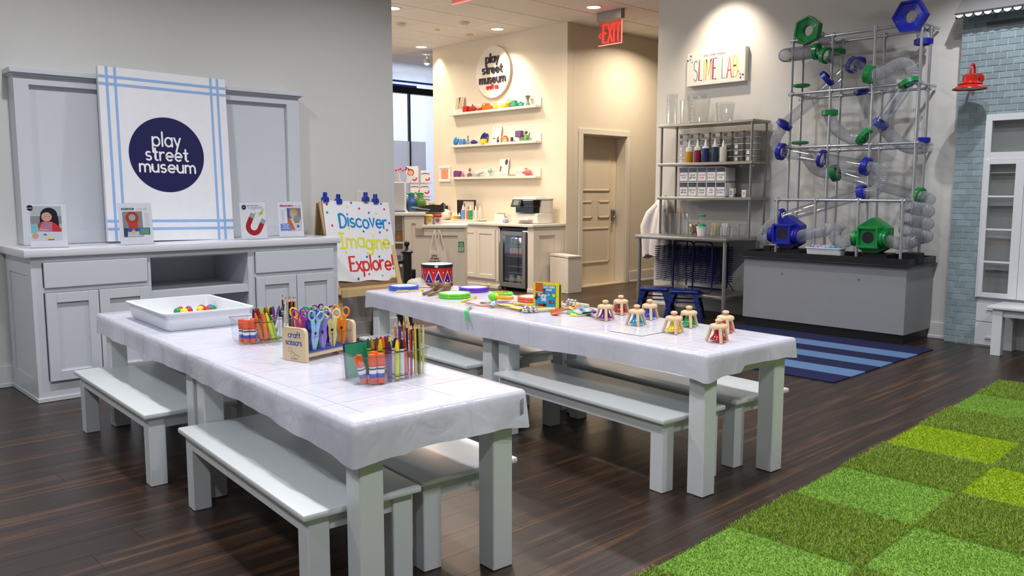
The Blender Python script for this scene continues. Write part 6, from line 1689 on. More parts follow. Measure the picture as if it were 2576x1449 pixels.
for z, nm in ((2.452, 'top'), (1.978, 'middle'), (1.503, 'bottom')):
    t = thing('picture_ledge', f'{nm} white picture ledge on the craft wall', 'shelf', (8.188, 9.085, z), -90, 'white picture ledges')
    mb = MB(); mb.box(-.945, .945, -.112, 0, 0, .028, .002); mb.box(-.945, .945, -.112, -.100, .028, .034); mb.build('board', led_m, t, smooth=0)
    mb = MB(); mb.box(-.945, .945, -.014, 0, .028, .132, .001); mb.build('back_rail', led_m, t, smooth=0)
t = thing('framed_print', 'small white frame with an orange square print on craft wall', 'picture', (8.17, 10.24, 1.585), -90)
mb = MB()
for q in ((-.14, -.115, -.117, .117), (.115, .14, -.117, .117), (-.115, .115, .092, .117), (-.115, .115, -.117, -.092)): mb.box(q[0], q[1], -.008, .018, q[2], q[3], .002)
mb.build('frame', M((236, 232, 228), .35), t, smooth=0)
mb = MB(); mb.box(-.115, .115, .004, .018, -.092, .092); mb.build('mat_board', M((232, 226, 220), .5), t, smooth=0)
printed(t, 'print', [(rect(-.085, .085, -.072, .070), (232, 150, 118)), (rect(-.006, .004, .018, .036), (120, 70, 50))], .0035)
# pottery on the ledges: each its own outline
SX = 8.120
def pot(name, label, cat, y0, y1, z, h, rgb, parts, extra=None, group=None):
    """parts: list of (name, colour or None, builder) working in a unit frame scaled to width and height."""
    yc = (y0 + y1) / 2; w = abs(y1 - y0)
    t = thing(name, label, cat, (SX, yc, z), -90, group)
    for nm, col, fn in parts:
        mb = MB(); fn(mb, w / 2, h); mb.build(nm, M(col or rgb, .18), t, smooth=40)
    return t
Z1, Z2, Z3 = 2.4805, 2.0065, 1.5315
def lat(*prof): return lambda mb, w, h: mb.lathe([(min(a * w, .045), b * h) for a, b in prof], 18)
def sph(x, z, r, sq=(1, .7, 1)): return lambda mb, w, h: mb.sphere((x * w, 0, z * h), r * w, 12, 8, sq)
def bx(x0, x1, z0, z1, d=.03, bev=.003): return lambda mb, w, h: mb.box(x0 * w, x1 * w, -d, d, z0 * h, z1 * h, bev)
def many(*f):
    def g(mb, w, h):
        for q in f: q(mb, w, h)
    return g
def pri(*pts, d=.02): return lambda mb, w, h: mb.prism([(a * w, b * h) for a, b in pts], -d, d)
def card_book(label, y0, y1, z, h, layers, words):
    yc = (y0 + y1) / 2; w = abs(y0 - y1)
    t = thing('display_card', label, 'card', (8.128, yc, z), -90, 'white display cards on the ledges')
    t.rotation_euler = (R(-8), 0, R(-90))
    mb = MB(); mb.box(-w / 2, w / 2, 0, .012, 0, h, .001); mb.build('card', M((236, 230, 222), .5), t, smooth=0)
    mb = MB()
    for pts, c in layers: mb.color(c); mb.flat([(a * w, b * h) for a, b in pts], -.0006)
    for s_, x, zz, sz, cols in words: write(mb, s_, x * w, zz * h, sz, sz * .2, -.0012, gap=.35, colors=cols)
    mb.build('card_print', PRINT, t, smooth=0)
pc = [(200, 80, 60), (236, 170, 60), (50, 50, 60), (150, 190, 130)]
card_book('photo card at the left end of the top ledge', 9.94, 9.75, Z1, .25, [(rect(-.46, .46, .22, .98), (196, 176, 150)), ([(-.1, .98), (.1, .98), (.05, .6), (-.02, .5)], (60, 60, 90)), ([(-.2, .3), (.0, .6), (.12, .3)], (206, 150, 120)), ([(.2, .3), (.28, .6), (.36, .3)], (190, 110, 80))], [('P.I.O.P', 0, .06, .014, pc)])
card_book('white card with small letters in the middle of the middle ledge', 9.10, 8.915, Z2, .255, [(disc(.22, .22, .14, 16), (110, 90, 100)), (rect(.1, .4, .02, .16), (90, 60, 110)), (disc(.22, .30, .10, 14), (206, 160, 130)), (rect(-.4, -.08, .24, .32), (130, 130, 160))], [('P.I.O.P', 0, .86, .016, pc), ('paint your own', 0, .72, .006, [(150, 120, 130)])])
card_book('white card with a dark round badge on the bottom ledge', 8.955, 8.765, Z3, .25, [(disc(.28, .82, .17, 20), (70, 72, 84)), (rect(-.42, -.22, .28, .48), (150, 120, 130)), (disc(-.3, .52, .09, 12), (120, 80, 70))], [('P.I.O.P', 0, .06, .016, pc)])
red = (196, 40, 28)
pot('pottery_mug', 'square red pottery mug on the top ledge', 'pottery', 9.70, 9.585, Z1, .092, red, [('mug', None, bx(-1, .7, 0, 1)), ('handle', None, lambda mb, w, h: mb.tube([(.7 * w, 0, .8 * h), (1.05 * w, 0, .6 * h), (.95 * w, 0, .3 * h), (.7 * w, 0, .2 * h)], .006, 6))])
pot('pottery_pumpkin', 'dark red pottery pumpkin on the top ledge', 'pottery', 9.585, 9.43, Z1, .11, (170, 30, 34), [('body', None, many(sph(-.4, .40, .55), sph(.1, .42, .6), sph(.5, .40, .5))), ('stem', (120, 24, 30), lambda mb, w, h: mb.cyl((0, 0, .75 * h), (.1 * w, 0, h), .008, n=8))])
pot('pottery_bird', 'small red pottery bird on the top ledge', 'pottery', 9.415, 9.28, Z1, .06, red, [('body', None, sph(0, .42, .62, (1.3, .8, .62))), ('head', None, sph(.75, .75, .3)), ('tail', None, pri((-1, .9), (-.5, .3), (-.4, .6)))])
pot('pottery_truck', 'orange pottery truck on the top ledge', 'pottery', 9.268, 9.085, Z1, .105, (240, 110, 34), [('body', None, many(bx(-.9, .95, .12, .6, .035), bx(-.9, .2, .6, .95, .035))), ('wheels', (226, 80, 30), lambda mb, w, h: [mb.cyl((x * w, -.04, .15 * h), (x * w, .04, .15 * h), .15 * h, n=14) for x in (-.55, .6)]), ('window', (250, 200, 170), lambda mb, w, h: mb.box(-.6 * w, -.1 * w, -.037, -.034, .66 * h, .86 * h))])
pot('pottery_duck', 'yellow pottery duck on the top ledge', 'pottery', 9.03, 8.93, Z1, .095, (240, 208, 50), [('body', None, sph(.05, .35, .8, (1, .8, .8))), ('head', None, sph(-.2, .78, .42)), ('beak', (236, 130, 40), pri((-.95, .85), (-.5, .9), (-.5, .74)))])
pot('pottery_lemon', 'yellow pottery lemon dish on the top ledge', 'pottery', 8.905, 8.775, Z1, .085, (244, 222, 70), [('dish', None, many(sph(.1, .48, .78, (1.1, .6, .72)), pri((-1, .5), (-.5, .75), (-.5, .3))))])
pot('pottery_cupcake', 'green and yellow pottery cupcake box on the top ledge', 'pottery', 8.77, 8.675, Z1, .125, (190, 150, 60), [('cup', None, lat((0, 0), (.7, 0), (1, .5), (0, .5))), ('icing', (170, 206, 90), lat((1.05, .5), (1, .68), (.5, .88), (0, .92))), ('cherry', (206, 60, 50), sph(0, .94, .18))])
pot('pottery_car', 'green pottery car on the top ledge', 'pottery', 8.665, 8.55, Z1, .095, (60, 150, 110), [('body', None, many(bx(-1, 1, .12, .55, .035), bx(-.6, .6, .5, 1, .03))), ('wheels', (60, 110, 90), lambda mb, w, h: [mb.cyl((x * w, -.038, .15 * h), (x * w, .038, .15 * h), .17 * h, n=12) for x in (-.6, .6)])])
pot('pottery_dinosaur', 'teal spotted pottery dinosaur on the top ledge', 'pottery', 8.53, 8.43, Z1, .068, (60, 160, 150), [('body', None, many(sph(0, .4, .6, (1.2, .7, .7)), pri((.5, .3), (1.1, .8), (.7, .1)))), ('head', None, sph(-.8, .75, .36)), ('spikes', (40, 110, 110), pri((-.3, .7), (-.1, 1.1), (.1, .75), (.3, 1), (.4, .6), d=.006))])
pot('pottery_vase', 'grey green pottery vase at the right end of the top ledge', 'pottery', 8.385, 8.295, Z1, .14, (130, 136, 116), [('vase', None, lat((0, 0), (.9, 0), (.8, .12), (.35, .4), (.42, .65), (.9, .98), (.8, 1), (.3, .66), (0, .6)))])
pot('pottery_bowl', 'bright blue pottery bowl standing on edge on the middle ledge', 'pottery', 9.97, 9.80, Z2, .125, (34, 120, 196), [('bowl', None, lambda mb, w, h: mb.lathe([(0, 0), (.5 * h, .01), (.5 * h, .018), (.3 * h, .035), (0, .04)], 24, (0, .01, h * .5), (0, -1, .2)))])
pot('pottery_cat', 'light blue pottery cat face mug on the middle ledge', 'pottery', 9.79, 9.685, Z2, .09, (60, 140, 210), [('mug', None, bx(-.9, .9, 0, .8)), ('ears', None, pri((-.9, .75), (-.7, 1.05), (-.3, .8), (.3, .8), (.7, 1.05), (.9, .75)))])
pot('pottery_bunny', 'grey pottery bunny on the middle ledge', 'pottery', 9.65, 9.575, Z2, .135, (150, 150, 160), [('body', None, sph(0, .25, .85, (1, .8, 1))), ('head', None, sph(0, .58, .55)), ('ears', None, many(lambda mb, w, h: mb.tube([(-.2 * w, 0, .7 * h), (-.3 * w, 0, h)], .008, 8), lambda mb, w, h: mb.tube([(.2 * w, 0, .7 * h), (.35 * w, 0, .95 * h)], .008, 8)))])
pot('pottery_turtle', 'navy pottery turtle on the middle ledge', 'pottery', 9.56, 9.41, Z2, .082, (34, 40, 120), [('shell', None, sph(0, .38, .72, (1, .7, .72))), ('head', None, sph(.85, .4, .26)), ('feet', None, many(sph(-.5, .1, .2), sph(.45, .1, .2)))])
t = pot('pottery_plate', 'large navy pottery plate leaning on the middle ledge', 'pottery', 9.40, 9.19, Z2, .175, (34, 36, 110), [('plate', None, lambda mb, w, h: mb.lathe([(0, .0), (.055, .002), (.0875, -.008), (.0875, -.013), (.05, -.004), (0, -.006)], 32, (0, .035, h * .5), (0, -1, .25)))])
pot('pottery_tiara', 'yellow pottery crown in front of the navy plate', 'pottery', 9.285, 9.17, Z2, .072, (236, 206, 60), [('crown', None, pri((-.8, 0), (.8, 0), (1, .9), (.5, .45), (.3, 1), (0, .5), (-.3, 1), (-.5, .45), (-1, .9), d=.022))]).location.x -= .032
def rainbow(mb, w, h):
    for r0, r1, c in ((.98, .80, (206, 70, 50)), (.80, .62, (240, 190, 60)), (.62, .44, (90, 160, 70)), (.44, .28, (236, 230, 220))):
        mb.color(c); mb.prism(arc(0, 0, r0 * w, r0 * h, 0, 180, 14) + arc(0, 0, r1 * w, r1 * h, 180, 0, 14), -.014, .014)
t = thing('pottery_rainbow', 'rainbow arch ornament on the middle ledge', 'pottery', (SX, 8.795, Z2), -90)
mb = MB(); rainbow(mb, .062, .10); mb.build('arch', GLOSSPRINT, t, smooth=30)
pot('letter_ornament', 'small dark letter L ornament on the middle ledge', 'ornament', 8.67, 8.60, Z2, .068, (60, 60, 84), [('letter', None, pri((-.9, 0), (.9, 0), (.9, .25), (-.4, .25), (-.4, 1), (-.9, 1)))])
pot('pottery_box', 'plum pottery box propped on a stand on the middle ledge', 'pottery', 8.565, 8.45, Z2, .15, (96, 66, 110), [('box', None, bx(-1, 1, .42, 1)), ('stand', (200, 196, 190), bx(-.3, .3, 0, .42, .02))])
pot('pottery_fairy', 'green winged pottery figure at the right of the middle ledge', 'pottery', 8.44, 8.305, Z2, .15, (80, 150, 70), [('body', None, lat((0, 0), (.6, 0), (.5, .3), (.25, .6), (0, .62))), ('head', (84, 66, 96), sph(0, .80, .38)), ('wings', (70, 120, 90), pri((.2, .3), (1.1, .8), (.9, .3), (.5, .1), d=.006))])
pot('pottery_chest', 'purple pottery treasure box on the bottom ledge', 'pottery', 9.925, 9.795, Z3, .10, (120, 50, 130), [('box', None, bx(-1, 1, 0, .85)), ('lid', None, lambda mb, w, h: mb.prism(arc(0, .85 * h, w * .95, h * .16, 0, 180, 10), -.028, .028))])
pot('pottery_gnome', 'mauve pottery gnome on the bottom ledge', 'pottery', 9.78, 9.705, Z3, .08, (176, 110, 146), [('body', None, lat((0, 0), (.9, 0), (.8, .4), (0, .5))), ('hat', None, lat((.7, .45), (.1, 1), (0, 1)))])
pot('pottery_bust', 'dusty purple pottery bust on the bottom ledge', 'pottery', 9.63, 9.54, Z3, .15, (140, 96, 116), [('base', None, bx(-.6, .7, 0, .35, .025)), ('head', None, sph(.25, .72, .62, (.85, .7, 1))), ('shoulder', None, sph(.1, .38, .55, (1, .7, .6)))])
pot('pottery_train', 'silvery pottery train lying on the bottom ledge', 'pottery', 9.49, 9.265, Z3, .085, (176, 186, 190), [('car', None, many(bx(-1, -.05, .1, .58, .03), lambda mb, w, h: mb.cyl((.1 * w, 0, .55 * h), (.8 * w, 0, .75 * h), .016, n=12), sph(.85, .8, .2))), ('wheels', (150, 160, 166), lambda mb, w, h: [mb.cyl((x * w, -.034, .12 * h), (x * w, .034, .12 * h), .14 * h, n=10) for x in (-.8, -.3)])])
pot('pottery_egg', 'pale blue pottery egg on a stand on the bottom ledge', 'pottery', 9.165, 9.085, Z3, .13, (160, 196, 196), [('egg', None, sph(0, .68, .95, (.9, .9, 1.05))), ('stand', None, lat((0, 0), (.6, 0), (.3, .3), (0, .34)))])
pot('pottery_dish', 'flat pink pottery dish right of the badge card', 'pottery', 8.745, 8.575, Z3, .04, (226, 140, 120), [('dish', None, lambda mb, w, h: mb.sphere((0, 0, .4 * h), .45 * w, 16, 8, (2.0, .75, .42)))])
pot('pottery_pig', 'pink pottery piggy bank at the right of the bottom ledge', 'pottery', 8.43, 8.255, Z3, .10, (222, 110, 120), [('body', None, sph(.05, .48, .62, (1.25, .75, .85))), ('snout', None, lambda mb, w, h: mb.cyl((-.7 * w, 0, .5 * h), (-.98 * w, 0, .5 * h), .020, n=12)), ('ears', None, pri((-.5, .9), (-.35, 1.12), (-.15, .92))), ('legs', None, lambda mb, w, h: [mb.cyl((x * w, 0, 0), (x * w, 0, .3 * h), .014, n=8) for x in (-.35, .5)])])
mb = MB(); mb.cyl((SX, 8.58, Z3 + .055), (SX, 8.455, Z3 + .050), .003, n=6); o = mb.build('paint_brush', M((200, 110, 100), .4)); tag(o, 'thin pink brush handle beside the piggy bank', 'brush')
# ---------------------------------------------------------------- checkout counter at an angle, with its goods
CK = (5.885, 8.150)
ckm = M((222, 212, 198), .4, noise=.012)
t = thing('checkout_counter', 'stepped cream checkout counter with recessed panel front', 'counter', (CK[0], CK[1], 0), -43.17)
mb = MB()
mb.box(0, .72, .014, .55, 0, .885); mb.box(0, .235, .014, .55, .885, 1.03)
mb.build('carcass', ckm, t, smooth=0)
mb = MB()
for q in ((0, .085, 0, 1.03), (.635, .72, 0, .885), (.135, .635, .795, .885), (.135, .235, .795, 1.03), (.085, .135, .94, 1.03), (.085, .635, 0, .12)): mb.box(q[0], q[1], 0, .014, q[2], q[3])
mb.build('panel_frame', ckm, t, smooth=0)
mb = MB(); mb.box(.215, .745, -.02, .57, .887, .925, .004); mb.build('lower_slab', wt_m, t); 
mb = MB(); mb.box(-.62, .25, -.02, .57, 1.032, 1.070, .004); mb.build('upper_slab', wt_m, t)
def ck(u, v): a = R(-43.17); return (CK[0] + u * math.cos(a) - v * math.sin(a), CK[1] + u * math.sin(a) + v * math.cos(a))
def ckthing(name, label, cat, u, v, z, rot=0, group=None): p = ck(u, v); return thing(name, label, cat, (p[0], p[1], z), -43.17 + rot, group)
t = ckthing('goods_shelf', 'open cream shelf of goods at the left end of checkout', 'shelf', -.31, .03, 0)
mb = MB(); mb.box(-.30, .30, .40, .42, 0, 1.03); mb.box(-.30, -.28, .0, .40, 0, 1.03); mb.box(.285, .30, .0, .40, 0, 1.03); mb.build('case', ckm, t, smooth=0)
for z in (.10, .42, .70): mb = MB(); mb.box(-.28, .285, 0, .40, z, z + .02); mb.build('board', ckm, t, smooth=0)
for k, (u, z, w, h, c, lb) in enumerate(((.235, .7205, .045, .12, (120, 100, 60), 'small olive and orange box on the upper goods shelf'), (.225, .442, .055, .19, (176, 170, 176), 'grey printed bag on the middle goods shelf'), (.225, .122, .055, .14, (206, 120, 60), 'orange banded box on the lower goods shelf'))):
    t2 = ckthing('goods_box', lb, 'box', -.31 + u, .06, z); mb = MB(); mb.box(-w, w, 0, .10, 0, h, .002); mb.build('carton', M(c, .5), t2)
    mb = MB(); mb.color(((200, 90, 50), (110, 90, 150), (60, 30, 30))[k]); mb.flat(rect(-w * .5, w * .6, h * .3, h * .6), -.0006); mb.build('label_print', PRINT, t2)
t = ckthing('monitor', 'grey monitor back standing on the tall end of the checkout', 'monitor', -.17, .10, 1.071)
mb = MB(); mb.box(-.17, .165, -.01, .02, .012, .36, .006); mb.build('back', M((176, 178, 184), .4), t); mb = MB(); mb.box(-.17, .17, -.05, .06, 0, .012, .003); mb.build('stand', M((90, 100, 130), .4), t)
t = ckthing('pencil_pot', 'tall pot of pompom topped pencils behind the monitor', 'pencils', -.055, .30, 1.071)
mb = MB(); mb.lathe([(0, 0), (.045, 0), (.045, .36), (.04, .36), (.04, .02), (0, .02)], 16); mb.build('pot', M((206, 206, 210), .4), t)
for k, (dx, c) in enumerate(((-.075, (220, 40, 70)), (-.045, (230, 70, 90)), (-.02, (190, 30, 60)), (.01, (226, 60, 60)), (.045, (150, 40, 80)), (.075, (206, 50, 80)))):
    mb = MB(); mb.cyl((dx * .3, 0, .3), (dx, 0, .50 + .01 * (k % 3)), .0045, n=6); pn = mb.build('pencil', M(((230, 160, 180), (240, 220, 120), (160, 190, 230), (200, 180, 230), (170, 210, 210), (220, 150, 210))[k], .4), t)
    mb = MB(); mb.sphere((dx, 0, .505 + .01 * (k % 3)), .013, 8, 6); mb.build('pompom', M(c, .7), pn)
# wire rack of magnet packets
p = ck(.05, 1.10)
t = thing('packet_rack', 'wire rack of hanging magnet packets by the shop window', 'rack', (p[0], p[1], 0), -43.17)
wr = M((206, 206, 212), .3, .6)
mb = MB(); mb.cyl((0, .03, 0), (0, .03, 1.62), .014, n=10); mb.cyl((0, .03, 0), (0, .03, .02), .22, n=24); mb.build('stem', wr, t)
for z in (1.43, 1.26, 1.09):
    mb = MB(); mb.tube([(-.17, -.03, z), (.17, -.03, z), (.17, .08, z), (-.17, .08, z)], .004, 6, closed=True); mb.cyl((-.17, .03, z), (.17, .03, z), .004, n=6); mb.build('basket', wr, t)
def packet(label, u, z, w, h, kind, vv=-.02):
    p2 = ck(.05 + u, 1.10 + vv)
    t2 = thing('magnet_packet', label, 'packet', (p2[0], p2[1], z), -43.17, 'packets on the wire rack')
    mb = MB(); mb.box(-w / 2, w / 2, -.006, .006, 0, h, .002); mb.build('card', M((206, 204, 208), .4), t2, smooth=0)
    L2 = []
    if kind == 'photo': L2 = [(disc(-.02, h * .62, .045), (60, 46, 50)), (disc(-.02, h * .60, .036), (206, 150, 120)), ([(-.08, .02), (.06, .02), (.04, h * .42), (-.06, h * .42)], (186, 196, 206)), (disc(-.075, h * .9, .013), (60, 60, 90))]
    L2.append((arc(.03, .055, .034, .034, 200, 380, 10) + arc(.03, .055, .016, .016, 380, 200, 10), (196, 40, 60)))
    if kind != 'photo': L2.append((arc(0, h - .05, .06, .02, 20, 160, 8) + arc(0, h - .055, .06, .012, 160, 20, 8), (90, 100, 140)))
    printed(t2, 'packet_print', L2, -.0065)
packet('packet with a child photo at the top left of the wire rack', -.075, 1.436, .16, .21, 'photo')
packet('grey magnet packet at the top right of the wire rack', .095, 1.436, .12, .155, 'mag')
packet('grey magnet packet in the middle left of the wire rack', -.045, 1.266, .115, .155, 'mag')
packet('grey magnet packet in the middle right of the wire rack', .085, 1.266, .12, .155, 'mag')
packet('grey magnet packet low on the wire rack', .10, 1.096, .10, .155, 'mag')
# toy snakes in bags, bag pile, jars
for u, v, c, lb, cat in ((.045, .36, (30, 70, 120), 'blue net bag of toys behind the monitor', 'bag'), (.15, .40, (70, 110, 50), 'green bag of toys beside the blue net bag', 'bag')):
    t2 = ckthing('toy_bag', lb, cat, u, v, 1.071); mb = MB(); nn = 14
    rings = []
    for j in range(9):
        z = .225 * j / 8; f = (.6 + .6 * math.sin(PI * min(1, j / 6)) ** .6) if j < 8 else .35
        rings.append([mb.v((.062 * f * math.cos(2 * PI * k / nn) * (1 + .15 * math.sin(3 * k + j)), .05 * f * math.sin(2 * PI * k / nn), z)) for k in range(nn)])
    for a, b in zip(rings, rings[1:]): mb.bridge(a, b)
    mb._f(rings[0]); mb._f(rings[-1]); mb.build('bag', M(c, .4, noise=.5, nscale=60), t2, smooth=60)
    mb = MB(); mb.tube([(-.05, 0, .216), (0, -.01, .230), (.05, 0, .220)], .012, 8); mb.build('green_tie', M((20, 140, 100), .4), t2)
t = ckthing('black_pouch', 'black bag and folded cards heaped on the checkout', 'bag', .30, .20, 1.071)
mb = MB(); mb.prism([(-.17, .01), (.16, .0), (.165, .09), (.15, .115), (.12, .085), (.02, .092), (-.09, .075), (-.17, .05)], -.10, .10); mb.build('pouch', M((34, 32, 34), .45), t)
mb = MB(); mb.box(-.25, -.02, -.11, .02, .001, .016); mb.T = Matrix.Rotation(R(8), 4, 'Y'); mb.box(-.23, .0, -.12, .0, .022, .036); mb.color((90, 110, 120)); mb.build('folded_cards', M((120, 126, 140), .5), t)
mb = MB(); mb.box(-.03, .05, -.04, .04, .093, .118); mb.build('yellow_notes', M((226, 226, 150), .5), t)
mb = MB(); mb.box(-.10, .12, .08, .30, -.14, .0); mb.build('under_box', ckm, t)
for u, c, lab, lb in ((.295, (240, 180, 40), (206, 166, 40), 'clear jar with a yellow lid on the checkout step'), (.395, (206, 34, 40), (150, 110, 130), 'clear jar with a red lid on the checkout step')):
    t2 = ckthing('candy_jar', lb, 'jar', u, .06, .9255)
    mb = MB(); mb.lathe([(0, 0), (.042, 0), (.045, .006), (.045, .088), (.040, .094)], 20); mb.build('jar', M((222, 214, 206), .3), t2)
    mb = MB(); mb.lathe([(.042, .092), (.050, .094), (.050, .110), (.030, .122), (0, .122)], 20); mb.build('lid', M(c, .3), t2)
    mb = MB(); mb.color(lab); mb.prism([(a, b) for a, b in disc(0, .052, .026, 14)], -.0465, -.046); mb.build('label_print', PRINT, t2)
mb = MB(); mb.sphere((0, 0, .007), .012, 8, 6, (1.3, 1, .6)); p = ck(.26, -.005); o = mb.build('candy', M((90, 60, 80), .4)); o.location = (p[0], p[1], .9255); tag(o, 'tiny dark candy lying on the checkout step', 'candy')
# tote bags on a hook, green card
canvas = M((226, 218, 212), .8)
def tote(u, v, lb, skew, word=True):
    t2 = ckthing('tote_bag', lb, 'bag', u, v, 0, 0, 'white tote bags on the checkout front')
    mb = MB(); mb.prism([(-.075 + skew, .425), (.085 + skew, .43), (.060 + skew, .615), (-.050 + skew, .618)], -.018, .0); mb.build('body', canvas, t2, smooth=30)
    mb = MB()
    for s_ in (-.042, .052): mb.ribbon([(s_ + skew, -.010, .612), (skew * .5 + s_ * .3, -.010, .80), (.002 if s_ < 0 else .008, -.006, .868)], .016, .001, (1, 0, 0))
    mb.build('handles', canvas, t2)
    if word:
        mb = MB(); mb.color((50, 46, 56))
        for s_, z in (('play', .548), ('street', .513), ('museum', .480)): write(mb, s_, .008 + skew, z, .019, .0055, -.0185, gap=.26, sx=.9)
        mb.build('lettering', PRINT, t2, smooth=0)
    return t2
tote(.36, -.024, 'front white tote bag hanging from a hook on the checkout', -.008)
tote(.41, -.003, 'rear white tote bag half hidden by the front one', .028, False)
mb = MB(); mb.cyl((0, 0, 0), (0, -.03, .004), .005, n=8); p = ck(.363, 0); o = mb.build('bag_hook', steel); o.location = (p[0], p[1], .868); o.rotation_euler = (0, 0, R(-43.17)); tag(o, 'small hook holding the tote bags', 'hook')
t = ckthing('open_card', 'green we are open card on the checkout corner stile', 'sign', .677, -.001, .60)
mb = MB(); mb.box(-.034, .034, -.004, 0, 0, .125, .001); mb.build('card', M((52, 140, 88), .4), t)
mb = MB(); mb.color((206, 226, 206)); mb.flat(rect(-.026, .026, .010, .058), -.0045); stroke(mb, arc(0, .088, .016, .019, 0, 360, 16), .006, -.0045, 0); stroke(mb, [(0, .082), (0, .094)], .004, -.0045, 0)
mb.color((52, 120, 80)); write(mb, "WE'RE", 0, .040, .0072, .0022, -.005, gap=.3, sx=.8); write(mb, 'OPEN', 0, .018, .0088, .0026, -.005, gap=.3, sx=.85); mb.build('lettering', PRINT, t, smooth=0)
# ---------------------------------------------------------------- tiled playhouse front on the right
FXX = 7.79
t = thing('playhouse_front', 'pale blue tiled playhouse front at the right edge', 'playhouse', (FXX, 2.705, 0), -90)      # local x = 2.705 - y
mb = MB(); mb.box(0, .249, .0, .108, 0, 2.80); mb.box(.249, 1.4, .0, .108, 1.962, 2.80); mb.box(.249, 1.4, .06, .108, 0, 1.962); mb.build('backing', M((206, 212, 212), .6), t, smooth=0)
tint = [M((146 + d, 165 + d, 174 + d), .25, noise=.05, nscale=8) for d in (-7, -2, 3, 7)]
bw_, bh_ = .102, .0535
protos = {}
rb = random.Random(9)
row = 0
z = .004
while z < 2.745:
    x0 = .0 if row % 2 == 0 else -bw_ / 2
    lim = .249 if z + bh_ < 1.968 else 1.0
    x = x0
    while x < lim - .008:
        a, b = max(x, .0), min(x + bw_, lim)
        if b - a > .012:
            key = (round(b - a, 3), rb.randrange(4))
            px_, pz_ = (a + b) / 2, z
            if key not in protos:
                g_ = .0028; w_ = (b - a) / 2 - g_
                mb = MB(); mb.box(-w_, w_, -.0065, .002, g_, bh_ - g_, .0015); protos[key] = mb.build('brick', tint[key[1]], t, smooth=0); protos[key].location = (px_, 0, pz_)
            else: again(protos[key], t, (px_, 0, pz_))
        x += bw_
    z += bh_; row += 1
roofm = M((128, 128, 130), .6)
rf = thing('playhouse_roof', 'grey sloping roof with scalloped white trim over the tiles', 'roof', (FXX, 2.715, 0), -90)
mb = MB(); mb.slab([(0, -.17), (1.4, -.17), (1.4, .108), (0, .108)], 2.83, 2.85)
mb2 = MB(); pr = [(-.175, 2.795), (-.165, 2.785), (.108, 3.02), (.108, 3.04)]
A = [mb2.v((0, y, z_)) for y, z_ in pr]; B = [mb2.v((1.4, y, z_)) for y, z_ in pr]; mb2.bridge(A, B); mb2._f(A); mb2._f(B); mb2.build('slope', roofm, rf, smooth=0)
mb.bm.free()
mb = MB(); mb.box(.01, 1.4, -.012, .108, 2.80, 2.93); mb.build('gable_fill', M((190, 190, 190), .6), rf, smooth=0)
sc0 = None
for k in range(17):
    q = (.035 + .072 * k, -.155, 2.782)
    if sc0 is None: mb = MB(); mb.prism(arc(0, 0, .030, .026, 180, 360, 10), -.008, .008); sc0 = mb.build('scallop', M((222, 224, 226), .4), rf); sc0.location = q
    else: again(sc0, rf, q)
mb = MB(); mb.box(.0, 1.4, -.150, -.135, 2.755, 2.79); mb.build('fascia', M((70, 74, 90), .5), rf, smooth=0)
mb = MB(); mb.box(.21, .95, -.045, -.025, 2.69, 2.708); mb.box(.30, .32, -.03, -.005, 2.692, 2.706); mb.box(.74, .76, -.03, -.005, 2.692, 2.706); o = mb.build('sign_rail', M((50, 52, 66), .4), None); o.location = (FXX, 2.715, 0); o.rotation_euler = (0, 0, R(-90)); tag(o, 'thin dark rail on the tiles under the roof trim', 'rail')
# red gooseneck lamp
lp = M((186, 38, 30), .25)
t = thing('gooseneck_lamp', 'red barn lamp on a looped arm over the tiles', 'lamp', (7.575, 2.548, 2.165), -90)
mb = MB(); mb.lathe([(.130, .0), (.132, -.006), (.130, -.008), (.123, .0), (.090, .028), (.058, .055), (.052, .055), (.055, .060), (.094, .034)], 32); mb.build('shade', lp, t)
mb = MB(); mb.lathe([(.058, .050), (.060, .062), (.058, .105), (.040, .118), (.014, .122), (0, .122)], 24); mb.build('cap', lp, t)
mb = MB(); mb.tube([(0, 0, .118), (0, 0, .165), (0, .015, .192), (0, .045, .205), (0, .075, .19), (0, .09, .16), (0, .10, .11), (0, .205, .10)], .0095, 10); mb.cyl((0, .200, .10), (0, .209, .10), .04, n=18); mb.build('arm', lp, t)
mb = MB(); mb.lathe([(0, .012), (.118, .004)], 28); mb.build('white_inside', M((226, 220, 214), .4), t)
# white door with glazed panes, drawers below
dwm = M((222, 224, 230), .32, noise=.01)
t = thing('playhouse_door', 'white glazed playhouse door with a transom window', 'door', (FXX, 2.470, 0), -90)             # local x = 2.470 - y
mb = MB()
for q in ((0, .05, .42, 1.958), (.05, .95, 1.905, 1.958), (.05, .95, 1.585, 1.645)): mb.box(q[0], q[1], -.022, .055, q[2], q[3], .002)
mb.build('casing', dwm, t, smooth=0)
mb = MB()
for q in ((.018, .055, .425, 1.583), (.250, .318, .425, 1.583), (.055, .25, 1.545, 1.583), (.055, .25, .425, .466)): mb.box(q[0], q[1], -.034, -.006, q[2], q[3], .002)
lf = mb.build('leaf', dwm, t, smooth=0)
for z in (.728, 1.002, 1.278): mb = MB(); mb.box(.055, .25, -.030, -.010, z - .0075, z + .0075, .001); mb.build('glazing_bar', dwm, lf, smooth=0)
pg = clear_mat((246, 248, 248), .05, .08, .5)
for z0, z1 in ((.466, .72), (.736, .994), (1.010, 1.270), (1.286, 1.545)): mb = MB(); mb.box(.055, .25, -.018, -.014, z0, z1); mb.build('pane', pg, lf, smooth=0)
mb = MB(); mb.box(.05, .95, -.006, -.002, 1.645, 1.905); mb.build('pane', pg, t, smooth=0)
mb = MB(); mb.box(.32, .95, -.030, .055, .425, 1.583); mb.build('side_panel', dwm, t, smooth=0)
mb = MB(); mb.box(.05, .95, .045, .055, .42, 1.905); mb.build('back_board', M((170, 172, 172), .6), t, smooth=0)
